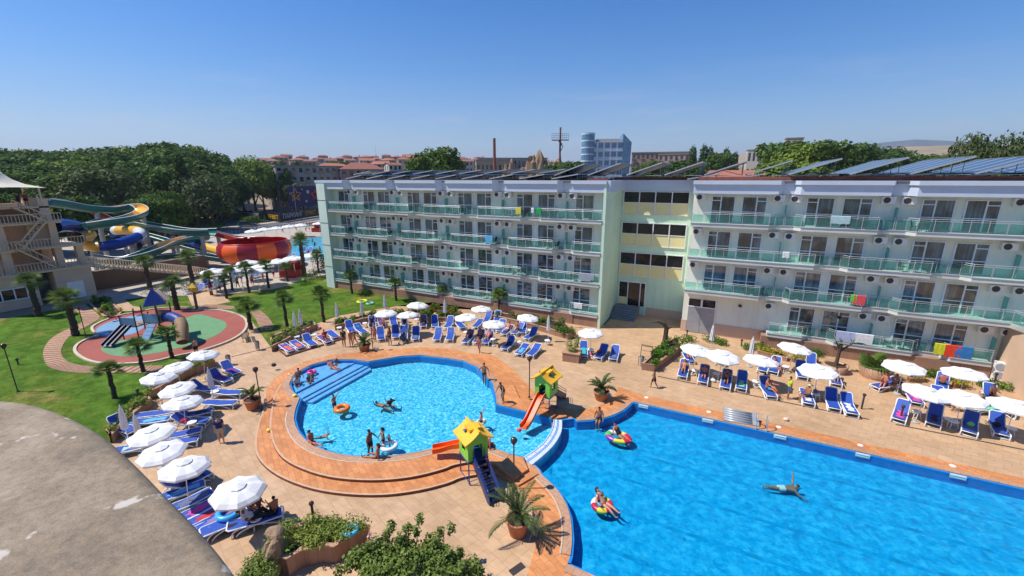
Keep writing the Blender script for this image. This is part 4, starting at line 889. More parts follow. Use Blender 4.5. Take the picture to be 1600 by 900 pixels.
# ---------------------------------------------------------------- palms and trees near
palm(61, 494, 47, 441, 'stout tall fan palm in front of the dark tower entrance', bigpalm)
palm(119, 524, 107, 466, 'tall fan palm at the bend of the slab path by the white door', bigpalm)
palm(235, 452, 225, 410, 'bushy palm in front of the low teal flume', bigpalm)
palm(302, 446, 295, 402, 'bushy palm left of the far lagoon terrace', bigpalm)
palm(277, 484, 275, 442, 'fan palm behind the playground beside the birdhouse post', bigpalm)
palm(269, 560, 260, 520, 'fan palm rising in front of the green playground floor')
palm(224, 581, 216, 541, 'thin fan palm in front of the dark double slide')
palm(180, 622, 170, 578, 'fan palm alone on the lawn left of the open parasols')
palm(392, 514, 386, 478, 'spreading fan palm right of the playground by the bench', s_=1.3)
palm(448.5, 510, 445, 467, 'yellowish fan palm in the middle of the lawn')
palm(506, 503, 503.6, 460, 'dark fan palm at the right of the lawn by the closed parasols')
palm(550, 459, 548, 430, 'small palm at the left end of the hotel front')
palm(619, 470, 618, 441, 'small palm before the second ground floor balcony')
palm(693, 472, 691, 450, 'small palm before the middle of the left wing')
palm(780, 488, 779, 459, 'slim palm with a bare trunk before the right half of the left wing')
palm(476, 432, 474, 378, 'tall palm standing over the far lagoon', bigpalm)
palm(498, 426, 496, 398, 'short palm between the lagoon and the hotel end')
palm(420, 450, 417, 414, 'palm on the lawn edge by the lagoon parasols')
c5 = crop(260, 400, 5.623)
for (bx, by, tx, ty, lb) in ((400, 345, 372, 180, 'slim palm at the left end of the lagoon loungers'), (532, 375, 512, 205, 'slim palm second along the lagoon loungers'), (582, 300, 560, 140, 'slim palm third along the lagoon loungers'), (727, 325, 712, 110, 'slim palm in the middle of the lagoon loungers'), (1065, 225, 1050, 95, 'slim palm near the red stand by the lagoon')):
    palm(*c5(bx, by), *c5(tx, ty), lb, None, 0, 'palms along the lagoon terrace')
def bush(px, py, r, h, leaf, label, z=.03, n=500, size=.09, cat='bush', name='shrub', group=None, flat=False):
    b = gp(px, py, z); e = empty(name, b); tag(e, label, cat, group); q = random.Random(int(px*7+py))
    lb = [(q.uniform(-.5, .5)*r, q.uniform(-.5, .5)*r, h*.5, r*.7, r*.7, h*.5) for _ in range(4)]
    leafcloud(int(px), n, size, lb, .45).build('foliage', leaf, e); mb = MB()
    for i in range(4): mb.tube([(0, 0, -.03), (q.uniform(-.4, .4)*r, q.uniform(-.4, .4)*r, h*.6)], .02, 4)
    mb.build('stem', 'bark', e); return e
bush(488, 438, 1.6, 1.7, 'leaf_mid', 'dark round bush on the lawn near the hotel end'); bush(478, 444, 1.1, 1.2, 'hedge_leaf', 'smaller bush left of the dark round bush')
bush(506, 424, 1.9, 3.2, 'leaf_dark', 'tall dark shrub against the hotel end wall', n=900, size=.13); bush(571, 462, 1.0, .9, 'leaf_mid', 'low bush at the foot of the hotel by the small palm')
bush(300, 452, 1.6, 1.2, 'leaf_mid', 'green bush by the slab crossing behind the playground'); bush(255, 462, 1.9, 1.3, 'autumn_leaf', 'red flowering bush behind the playground')
bush(395, 352, 3.4, 3.0, 'leaf_mid', 'rounded bush on the verge right of the parked car', n=900, size=.25); bush(352, 342, 3.6, 2.6, 'leaf_mid', 'broad bush on the verge left of the parked car', n=900, size=.25); bush(372, 344, 3.0, 2.6, 'hedge_leaf', 'bright bush on the verge behind the parked car', n=900, size=.25)
for i, (px, py) in enumerate(((1076, 533), (1062, 540), (1126, 537), (1110, 533), (1172, 545), (1190, 548), (1262, 552), (1280, 556), (1450, 588), (1475, 592), (1540, 604), (1565, 607))):
    bush(px, py, .75, .6, 'hedge_leaf', ['clipped green bush left of the grey service door', 'clipped bush at the tip of the raised bed by the dead tree', 'clipped bush right of the closed parasol', 'clipped bush before the service door', 'clipped bush by the bollard lamp', 'clipped bush left of the yellow flower bed', 'clipped bush under the topmost parasol', 'clipped bush beside the yucca pot', 'clipped bush behind the two overlapping parasols', 'larger clipped bush right of them', 'clipped bush in front of the large air conditioner', 'clipped bush at the foot of the beige wall'][i], 0, 420, .07, group='clipped bushes in front of the right wing')
def bed(name, poly_px, h, leaf, label, n, size=.09, wall='wall_tile', hh=.5, cat='flower bed', z=0, leaf2=None):
    """raised planter: wall, soil, planting"""
    P = [gp(x, y, h) for x, y in poly_px]; 
    if not ccw(P): P = P[::-1]
    c = sum(P, Vector())/len(P); c.z = 0; e = empty(name, c); tag(e, label, cat); PP = [Vector((p.x, p.y, 0)) for p in P]
    mb = MB(); mb.ribbon(PP, 0, .16, 0, h, True); mb.build('wall', wall, e, world=True)
    mb = MB(); mb.ribbon(PP, -.03, .19, h-.002, h+.05, True); mb.build('coping', 'coping_tile', e, world=True)
    mb = MB(); mb.sheet(PP, h-.06); mb.build('soil', 'soil', e, world=True)
    q = random.Random(int(poly_px[0][0])); xs = [p.x for p in P]; ys = [p.y for p in P]; lb = []; tries = 0
    while len(lb) < max(4, n//70) and tries < 4000:
        tries += 1; x, y = q.uniform(min(xs), max(xs)), q.uniform(min(ys), max(ys))
        if inside(PP, x, y): s_ = q.uniform(.25, .45); lb.append((x-c.x, y-c.y, h+hh*.35, s_, s_, hh*q.uniform(.4, .75)))
    if lb:
        k = int(len(lb)*.7) if leaf2 else len(lb)
        leafcloud(5, n, size, lb[:k], .3).build('planting', leaf, e)
        if leaf2: leafcloud(6, int(n*.5), size, lb[k:], .3).build('planting', leaf2, e)
    return e
C_ = crop(400, 460, 5); D_ = crop(640, 440, 5); E_ = crop(880, 440, 5); F_ = crop(1040, 500, 5); G_ = crop(1320, 520, 5.696); A_ = crop(170, 520, 5); B_ = crop(160, 640, 5); N_c = crop(300, 780, 5)
bed('raised_bed', [C_(120, 410), C_(350, 290), C_(470, 235), C_(440, 205), C_(330, 245), C_(110, 330)], .5, 'bush_leaf', 'long raised bed of low shrubs behind the orange towel loungers', 1500)
bed('raised_bed', [C_(615, 245), C_(860, 185), C_(1000, 165), C_(1300, 150), C_(1290, 128), C_(990, 135), C_(850, 160), C_(610, 215)], .5, 'hedge_leaf', 'long raised hedge bed along the lawn behind the crowded loungers', 1500)
bed('raised_bed', [C_(1270, 175), C_(1600, 190), D_(400, 245), D_(370, 200), D_(80, 190), C_(1290, 135)], .5, 'hedge_leaf', 'raised bed of orange and yellow plants under the left wing', 2400, leaf2='autumn_leaf')
bed('raised_bed', [D_(640, 262), D_(830, 305), D_(1000, 345), D_(1240, 415), D_(1300, 400), D_(1220, 320), D_(1000, 285), D_(640, 232)], .5, 'hedge_leaf', 'raised hedge bed curving below the right half of the left wing', 2400)
bed('raised_bed', [E_(615, 640), E_(715, 655), E_(930, 500), E_(900, 440), E_(840, 450), E_(700, 560)], .55, 'hedge_leaf', 'raised triangular bed of shrubs around the dead tree trunk', 1700)
bed('raised_bed', [A_(310, 470), A_(440, 400), A_(600, 300), A_(830, 215), A_(800, 180), A_(560, 270), A_(300, 420)], .55, 'bush_leaf', 'raised bed behind the left row of parasols', 1700)
bed('raised_bed', [A_(20, 800), A_(180, 640), A_(330, 520), A_(300, 480), A_(150, 600), A_(-20, 760)], .55, 'bush_leaf', 'raised bed with a low tiled wall at the edge of the left lawn', 900)
bed('raised_bed', [N_c(600, 420), N_c(740, 470), N_c(860, 400), N_c(1010, 370), N_c(1110, 375), N_c(1240, 290), N_c(1380, 215), N_c(1200, 180), N_c(1030, 140), N_c(940, 165), N_c(830, 200), N_c(700, 240), N_c(620, 320)], .8, 'bush_leaf', 'large raised bed of green shrubs in the near foreground', 5200, .055, hh=.45)
bed('raised_bed', [N_c(380, 560), N_c(590, 420), N_c(640, 600), N_c(600, 680), N_c(380, 640)], .5, 'bush_leaf', 'small bed of shrubs beside the rock stack at the bottom edge', 2200, .055)
bed('raised_bed', [F_(720, 215), F_(850, 235), F_(960, 280), F_(950, 300), F_(830, 270), F_(720, 240)], .3, 'yellow_flower', 'yellow leaved planting under the topmost parasol', 700, .07, hh=.4)
bed('raised_bed', [F_(990, 285), F_(1110, 290), F_(1200, 300), F_(1190, 318), F_(1080, 312), F_(1000, 305)], .3, 'yellow_flower', 'yellow planting left of the yucca pot', 500, .07, hh=.4)
bed('raised_bed', [G_(560, 385), G_(700, 380), G_(720, 410), G_(580, 410)], .3, 'yellow_flower', 'yellow planting under the parasol by the fan palm pot', 500, .07, hh=.4)
bed('raised_bed', [G_(960, 430), G_(1070, 425), G_(1090, 455), G_(980, 460)], .3, 'yellow_flower', 'yellow planting between the two rightmost back parasols', 500, .07, hh=.4)
pq = crop(0, 440, 4.5)
bed('flower_bed', [pq(615, 140), pq(700, 110), pq(770, 130), pq(860, 210), pq(830, 240), pq(730, 245), pq(660, 190)], .12, 'hedge_leaf', 'yellow flower bed between the two slab paths', 1600, .09, hh=.6, leaf2='yellow_flower')
# rock stack, dead tree
def rock(name, pts, label, cat, seed, smooth=False):
    e = empty(name, pts[0][0]); tag(e, label, cat); q = random.Random(seed); mb = MB()
    for c, rx, ry, rz in pts:
        o = len(mb.v); mb.ball(c, 1, 12, rx, ry, rz, 8); 
        for i in range(o, len(mb.v)): v_ = Vector(mb.v[i]); k = 1+.16*math.sin(v_.x*9+seed)*math.sin(v_.y*8)+.12*math.sin(v_.z*11+v_.x*5); d = v_-Vector(c); mb.v[i] = tuple(Vector(c)+d*k)
    mb.build('stone', 'rock', e, smooth, True); return e
g = gp(432, 893, 0)
rock('rock_stack', [((g.x-.1, g.y, .45), .36, .4, .6), ((g.x+.05, g.y+.12, 1.05), .27, .33, .5), ((g.x-.12, g.y+.25, 1.55), .34, .28, .25), ((g.x-.45, g.y+.1, .6), .25, .3, .5)], 'weathered stack of brown stones at the bottom edge beside the bed', 'rock', 3)
g = gp(*E_(790, 500), .4); e = empty('dead_tree', g); tag(e, 'leafless bent grey tree trunk with a stub branch in the raised bed', 'tree trunk'); g2 = Vector((0, 0, 0))
mb = MB(); s_ = CR.copy(); s_.z = 0; s_.normalize()
mb.tube([g2, Vector((0, 0, .9))+s_*.03, Vector((0, 0, 1.7))+s_*.05, Vector((0, 0, 2.1))-s_*.25, Vector((0, 0, 2.3))-s_*.8, Vector((0, 0, 2.15))-s_*1.3], [.27, .2, .2, .16, .12, .05], 9)
mb.tube([Vector((0, 0, 1.6)), Vector((0, 0, 1.75))+s_*.5], [.16, .07], 7); mb.build('trunk', 'bark', e)
MATS['bark'].node_tree.nodes['Principled BSDF'].inputs['Roughness'].default_value = .9

# ---------------------------------------------------------------- potted plants
def pot(mb, r, h): mb.lathe([(r*.72, 0), (r*.98, h*.86), (r*1.07, h*.87), (r*1.07, h), (r*.95, h), (r*.9, h*.86)], n=20, cap=False)
def potted(px, py, r, h, label, ln, seed, nf=16, name='potted_palm'):
    e = empty(name, gp(px, py, 0)); tag(e, label, 'potted palm', 'potted palms on the terrace'); mb = MB(); pot(mb, r, h); mb.build('pot', 'terracotta', e, True)
    mb = MB(); mb.lathe([(r*.92, h*.88), (.05, h*.93)], n=16, cap=False); mb.lathe([(.13, h*.85), (.10, h+.28), (.05, h+.33)], n=8); mb.build('soil', 'soil', e)
    mb = MB(); q = random.Random(seed)
    for i in range(nf): mb.T = Matrix.Translation((0, 0, h+.2)); frond(mb, i*2.399, R(q.uniform(8, 82)), ln*q.uniform(.75, 1.1), q, ln*.16, 16, q.uniform(.7, 1.2))
    mb.build('fronds', 'date_leaf', e); return e
potted(809, 833, .50, .78, 'large potted date palm nearest the camera beside the main pool', 1.75, 1, 15)
potted(396, 638, .50, .70, 'potted palm beside the globe lamp left of the round pool', 1.25, 2, 12)
potted(939, 624, .52, .66, 'potted palm on the terrace between the two pools', 1.25, 3, 18)
potted(570, 549, .50, .66, 'potted palm among the people behind the round pool', 1.2, 4, 18)
e = empty('stone_planter', gp(1366, 588)); tag(e, 'big round tan planter holding a spiky fan palm by the right wing', 'planter')
mb = MB(); mb.lathe([(.9, 0), (1.15, .85), (1.0, .85), (.9, .7)], n=24, cap=False); mb.build('pot', 'coping_tile', e, True); mb = MB(); mb.lathe([(1.05, .72), (.02, .8)], n=16, cap=False); mb.build('soil', 'soil', e)
mb = MB(); q = random.Random(8)
for i in range(34): mb.T = Matrix.Translation((0, 0, .8)); frond(mb, i*2.399, R(q.uniform(5, 80)), 1.5*q.uniform(.8, 1.1), q, .045, 13, .8, True)
mb.build('crown', 'palm_leaf', e)
e = empty('yucca_tree', gp(1304, 580)); tag(e, 'bare branched yucca tree in a round tan pot before the right wing', 'yucca'); mb = MB(); mb.lathe([(.75, 0), (.85, .6), (.75, .6), (.7, .5)], n=20, cap=False); mb.build('pot', 'coping_tile', e, True)
mb = MB(); mb.lathe([(.75, .5), (.02, .55)], n=16, cap=False); mb.build('soil', 'soil', e)
mb = MB(); mb.tube([(0, 0, .4), Vector((0, 0, 1.4))+s_*.05, Vector((0, 0, 2.3))+s_*.1], [.15, .12, .13], 8); mb.tube([Vector((0, 0, 1.6)), Vector((0, 0, 2.0))+s_*.5, Vector((0, 0, 2.3))+s_*.9], [.08, .07, .07], 6); mb.tube([Vector((0, 0, 2.0)), Vector((0, 0, 2.5))-s_*.35], [.08, .05], 6); mb.build('trunk', 'bark', e)
mb = MB()
for c_, k in ((Vector((0, 0, 2.4))+s_*.1, 30), (Vector((0, 0, 2.35))+s_*.95, 18), (Vector((0, 0, 2.55))-s_*.35, 14)):
    for i in range(k):
        t = i*2.4; el = q.uniform(-.3, 1.2); d = Vector((math.cos(t)*math.cos(el), math.sin(t)*math.cos(el), math.sin(el))); n_ = d.cross(Vector((0, 0, 1))).normalized()*.025; mb.add([c_-n_, c_+d*.25-n_, c_+d*.45, c_+d*.25+n_], [(0, 1, 2, 3)])
mb.build('leaves', 'palm_leaf', e)
e = empty('square_planter', gp(894, 562), R(5)); tag(e, 'square tiled planter with upright green plants beside the turquoise towel lounger', 'planter')
mb = MB(); mb.box(-.7, .7, -.6, .6, 0, .75); mb.build('box', 'wall_tile', e); mb = MB()
mb.box(-.75, .75, -.65, .65, .75, .8); mb.build('coping', 'coping_tile', e); leafcloud(9, 600, .07, [(-.3, 0, 1.3, .3, .3, .6), (.3, .1, 1.5, .28, .28, .8), (0, -.2, 1.0, .35, .3, .4)], .3).build('planting', 'bush_leaf', e)
# big foreground bush at the bottom edge
g = gp(640, 900, .4); e = empty('foreground_bush', (g.x, g.y, 0)); tag(e, 'large spreading leafy bush at the bottom edge of the terrace', 'bush')
q = random.Random(31); lb = []
for i in range(66):
    px, py = q.uniform(545, 735), q.uniform(835, 985); t_ = max(0, 1-abs(px-635)/115)
    if py < 876-46*t_: continue
    p = gp(px, py, .8+.7*t_*q.uniform(.5, 1)); lb.append((p.x-g.x, p.y-g.y, p.z, .50, .50, .42))
for px, py, z in ((655, 812, 1.9), (650, 828, 1.75), (637, 826, 1.8), (625, 840, 1.7), (688, 832, 1.6), (705, 825, 1.65), (680, 848, 1.6), (700, 868, 1.4), (718, 862, 1.35), (742, 884, 1.1), (722, 886, 1.2), (590, 850, 1.5), (605, 834, 1.7), (612, 822, 1.7), (560, 868, 1.3), (545, 884, 1.1), (575, 856, 1.4), (530, 893, 1.0), (750, 893, .9)):
    p = gp(px, py, z); lb.append((p.x-g.x, p.y-g.y, p.z, .20, .20, .30))
leafcloud(77, 20000, .078, lb, .12).build('foliage', 'bush_leaf', e)
mb = MB()
for l in lb[::2]: mb.tube([(0, 0, 0), (l[0]*.6, l[1]*.6, l[2]*.5), (l[0], l[1], l[2])], [.04, .025, .01], 4, False)
mb.build('stem', 'bark', e)
# ================================================================ parasols
def parasol_proto(seed):
    e = empty('parasol'); q = random.Random(seed); r, h, n = 1.28, 2.1, 8; mb = MB(); top = (0, 0, h+.36); vs = []; fs = []
    rows = [(.17, .345), (.5, .28), (.85, .165), (1.0, .04)]
    for k, (f, z) in enumerate(rows):
        for i in range(n*2):
            t = math.pi*i/n; mid = i % 2; ff = f*(math.cos(math.pi/n)*.985 if mid else 1); vs.append((r*ff*math.cos(t), r*ff*math.sin(t), h+z-(.0 if not mid else .035*f)))
    for i in range(n*2): t = math.pi*i/n; mid = i % 2; ff = (math.cos(math.pi/n)*.985 if mid else 1); vs.append((r*ff*math.cos(t)*1.005, r*ff*math.sin(t)*1.005, h-.06+q.uniform(-.02, .02)))
    vs.append(top); N_ = n*2
    for k in range(4):
        for i in range(N_): fs.append((k*N_+i, (k+1)*N_+i, (k+1)*N_+(i+1) % N_, k*N_+(i+1) % N_))
    for i in range(N_): fs.append((i, (i+1) % N_, len(vs)-1))
    mb.add(vs, fs); mb.build('canopy', 'white_cloth', e)
    mb = MB(); mb.tube([(r*.3*math.cos(2*math.pi*i/8), r*.3*math.sin(2*math.pi*i/8), h+.35) for i in range(8)], .012, 3, closed=True); 
    mb.add([(0, 0, h+.46)]+[(r*.32*math.cos(2*math.pi*i/8), r*.32*math.sin(2*math.pi*i/8), h+.335) for i in range(8)], [(0, i+1, (i+1) % 8+1) for i in range(8)]); mb.build('vent', 'white_cloth', e)
    mb = MB(); mb.tube([(0, 0, 0), (0, 0, h+.42)], .024, 6)
    mb.build('pole', 'white_plastic', e); mb = MB()
    for i in range(8): t = 2*math.pi*i/8; mb.tube([(0, 0, h-.25), (r*.55*math.cos(t), r*.55*math.sin(t), h+.18)], .01, 3); mb.tube([(r*.1*math.cos(t), r*.1*math.sin(t), h+.32), (r*.98*math.cos(t), r*.98*math.sin(t), h+.0)], .01, 3)
    mb.build('ribs', 'steel', e); mb = MB(); mb.lathe([(.24, 0), (.24, .06), (.05, .1), (.04, .3)], n=12); mb.build('base', 'concrete', e); return e
def closed_proto():
    e = empty('closed_parasol'); mb = MB(); N_ = 16; prof = [(.03, 2.5), (.09, 2.35), (.15, 1.9), (.17, 1.5), (.20, 1.15), (.17, 1.1)]; vs = []; fs = []
    for r, z in prof:
        for j in range(N_): t = 2*math.pi*j/N_; k = 1 if j % 2 else .66; vs.append((r*k*math.cos(t+z*.3), r*k*math.sin(t+z*.3), z))
    for i in range(len(prof)-1):
        for j in range(N_): fs.append((i*N_+j, i*N_+(j+1) % N_, (i+1)*N_+(j+1) % N_, (i+1)*N_+j))
    fs.append(tuple(range(N_))); mb.add(vs, fs); mb.build('folded_canopy', 'white_cloth', e)
    mb = MB(); mb.tube([(0, 0, 0), (0, 0, 2.6)], .024, 6); mb.build('pole', 'white_plastic', e); mb = MB(); mb.lathe([(.24, 0), (.24, .06), (.05, .1), (.04, .3)], n=12); mb.build('base', 'concrete', e); return e
para = Proto(parasol_proto(1)); clos = Proto(closed_proto())
GL = 'open white parasols in the left row'; GC = 'open white parasols behind the round pool'; GR = 'open white parasols in front of the right wing'
for x, y, lb, gr in [(312, 551, 'open white parasol at the top of the left row, beside the playground', GL), (278, 569, 'open white parasol second from the top of the left row', GL), (243, 585, 'open white parasol standing furthest left over the lawn bed', GL),
    (280, 601, 'open white parasol above the blue loungers, fourth down the left row', GL), (280, 625, 'open white parasol between the flat blue loungers, fifth down the left row', GL), (240, 670, 'open white parasol next to the two closed ones in the left row', GL),
    (254, 698, 'open white parasol over the loungers left of the man in navy', GL), (281, 726, 'open white parasol second from the near end of the left row', GL), (366, 759, 'open white parasol nearest the camera above the family', GL),
    (603, 486, 'open white parasol at the left of the three by the lawn hedge', GC), (637, 489, 'open white parasol in the middle of the three by the lawn hedge', GC), (650, 474, 'open white parasol at the back of the three by the lawn hedge', GC),
    (730, 492, 'open white parasol to the right of the orange plants', GC), (751, 480, 'open white parasol close to the hotel left wing middle', GC), (771, 503, 'open white parasol over the sunbathers behind the round pool', GC),
    (822, 493, 'open white parasol by the right half of the curving hedge', GC), (925, 516, 'single open white parasol near the stairwell bay', GC),
    (1085, 542, 'open white parasol at the left end of the right hand rows', GR), (1127, 551, 'open white parasol second in the front row, overlapping its left neighbour', GR), (1187, 559, 'open white parasol over the loungers left of the yellow shirt', GR),
    (1238, 539, 'open white parasol highest up beside the yellow planting', GR), (1281, 574, 'open white parasol right of the yellow shirt', GR), (1413, 568, 'open white parasol behind the seated couple by the fan palm pot', GR),
    (1443, 607, 'open white parasol left of the two overlapping front ones', GR), (1512, 579, 'open white parasol in front of the large air conditioner', GR), (1508, 616, 'open white parasol right of the two overlapping front ones', GR), (1588, 629, 'open white parasol cut by the right edge of the photo', GR)]:
    o = para(); b = gp(x, y, 2.33); place(o, (b.x, b.y, 0), rnd.uniform(0, 1), (lambda k: (k, k, .97))({GL: .82, GC: .85, GR: .95}[gr]*rnd.uniform(.98, 1.03)), R(rnd.uniform(-5, 5)), R(rnd.uniform(-5, 5))); tag(o, lb, 'parasol', gr)
GX = 'closed white parasols'
for x, y, lb in [(192, 655, 'closed white parasol at the lawn edge, leftmost of the near pair'), (214, 668, 'closed white parasol just right of the leftmost one'), (328, 593, 'closed white parasol among the purple towel loungers'), (460, 500, 'closed white parasol left of the pair before the lawn'), (469, 496, 'closed white parasol right of the pair before the lawn'),
    (526, 486, 'closed white parasol before the dark lawn palm'), (565, 481, 'closed white parasol under the yellow float on the lawn'), (601, 472, 'closed white parasol behind the left open parasol'), (695, 480, 'closed white parasol by the orange plants below the hotel'), (857, 507, 'closed white parasol between the hedge and the steps bay'), (1113, 522, 'closed white parasol in front of the grey service door'), (1175, 542, 'closed white parasol right of the service door by the bollard')]:
    o = clos(); b = gp(x, y, 1.7); place(o, (b.x, b.y, 0), rnd.uniform(0, 3)); tag(o, lb, 'parasol', GX)
nA = [0, 0]
for x, y in sorted([(324, 374), (345, 372), (395, 366), (413, 363), (432, 361), (452, 358), (470, 356), (499, 353), (334, 429), (387, 415), (402, 427), (434, 413), (458, 408), (487, 403), (410, 421), (376, 425)]):
    o = para(); b = gp(x, y, 2.3); place(o, (b.x, b.y, 0), rnd.uniform(0, 1), 1.35 if y < 380 else 1.25); tag(o, ('open white parasol on the road side of the lagoon, ' if y < 380 else 'open white parasol among the palms by the lagoon, ')+nth(nA[y < 380]), 'parasol', 'parasols on the road side of the lagoon' if y < 380 else 'parasols on the palm side of the lagoon'); nA[y < 380] += 1
for x, y in [(483, 356), (336, 443), (365, 436)]:
    o = clos(); b = gp(x, y, 1.7); place(o, (b.x, b.y, 0), 1, 1.1); tag(o, {483: 'closed parasol on the road side of the lagoon', 336: 'closed parasol under the leftmost lagoon parasol', 365: 'closed parasol between the lagoon palms'}[x], 'parasol', GX)

# ================================================================ loungers
def towel(mb, x0, x1, w_, zf, over=.14):
    """draped strip: zf(x) gives the surface"""
    n = 8; vs = []; fs = []; q = random.Random(5)
    for i in range(n+1):
        x = x0+(x1-x0)*i/n; z = zf(x)+.018
        for y, dz in ((-w_/2-.015, -over), (-w_/2, -.01), (-w_/4, .004), (0, .008), (w_/4, .004), (w_/2, -.01), (w_/2+.015, -over*.7)): vs.append((x, y, z+dz+q.uniform(-.006, .006)))
    for i in range(n):
        for j in range(6): fs.append((i*7+j, (i+1)*7+j, (i+1)*7+j+1, i*7+j+1))
    mb.add(vs, fs)
BX = -.28        # hinge
def back_z(tilt): return lambda x: .34 if x > BX else .34+(BX-x)*math.tan(R(tilt))
def lounger_proto(tilt, tw=None, name='sun_lounger'):
    e = empty(name); zt = back_z(tilt); ct = math.cos(R(tilt)); bl = .78
    fr = MB()
    for s_ in (-1, 1):
        y = s_*.33
        fr.tube(smooth_line([(-.95, y, .05), (-.80, y, .28), (-.5, y, .36), (-.1, y, .33), (.35, y, .24), (.7, y, .12), (.85, y, .03)], 3), .034, 5)
        fr.tube(smooth_line([(-.75, y, .03), (-.55, y, .2), (-.1, y, .30), (.5, y, .33), (.9, y, .35), (1.0, y, .30), (1.0, y, .10), (.96, y, .0)], 3), .034, 5)
    for x, z in ((-.9, .1), (-.3, .33), (1.0, .30), (.93, .05)): fr.tube([(x, -.33, z), (x, .33, z)], .028, 5)
    fr.build('frame', 'white_plastic', e, True)
    mb = MB(); q = [(BX, -.29, .345), (BX, .29, .345), (.93, .29, .365), (.93, -.29, .365)]; mb.cbox(((BX+.95)/2, 0, .35), .95-BX, .58, .02); mb.build('seat_sling', 'blue_sling', e)
    bf = MB(); T0 = Matrix.Translation((BX, 0, .35)) @ Matrix.Rotation(R(tilt), 4, 'Y')
    bf.T = T0; bf.tube([(0, -.32, 0), (-bl*.9, -.32, 0), (-bl, -.24, 0), (-bl, .24, 0), (-bl*.9, .32, 0), (0, .32, 0)], .034, 5)
    b1 = bf.build('back_frame', 'white_plastic', e, True); mb = MB(); mb.T = T0; mb.cbox((-bl*.49, 0, .005), bl*.96, .60, .02); mb.build('back_sling', 'blue_sling', e)
    if tw:
        x0 = {'full': BX-bl*ct, 'seat': BX+.02, 'back': BX-bl*ct}[tw]; x1 = {'full': .8, 'seat': .75, 'back': BX-.02}[tw]; mb = MB(); towel(mb, x0, x1, .60, zt); t_ = mb.build('towel', 'objcol_cloth', e)
    return e
LP = {}
def lounger(tilt, tw):
    k = (tilt, tw)
    if k not in LP: LP[k] = Proto(lounger_proto(tilt, tw))
    return LP[k]()
TW = dict(purple=(.22, .02, .20), pink=(.75, .06, .28), orange=(.85, .13, .04), red=(.55, .03, .04), white=(.8, .8, .78), lblue=(.12, .45, .72), turq=(.02, .45, .50), green=(.20, .65, .28), grey=(.13, .15, .25), pale=(.45, .62, .52), dark=(.015, .015, .03), violet=(.25, .18, .38), yellow=(.75, .65, .08))
SPOT = {}
def put_lounger(key, h, f, tilt, tw, colr, lb, group, z=.3):
    hp, fp = gp(*h, z+(.38 if tilt > 20 else .1)), gp(*f, z); d = fp-hp; d.z = 0; a = math.atan2(d.y, d.x); c = Vector((fp.x, fp.y, 0))-Vector((math.cos(a), math.sin(a), 0))*.98
    o = lounger(tilt, tw); place(o, c, a, 1.04); tag(o, lb, 'sun lounger', group)
    for ch in o.children if tw else ():
        if ch.name.startswith('towel'): ch.color = (*TW[colr], 1)
    SPOT[key] = (c, a, tilt); return o
g1, g2_, g3, g4, g5, g6 = ('loungers of the left row', 'loungers along the lawn wall', 'loungers before the left wing', 'loungers near the stairwell bay', 'front loungers before the right wing', 'loungers at the right edge')
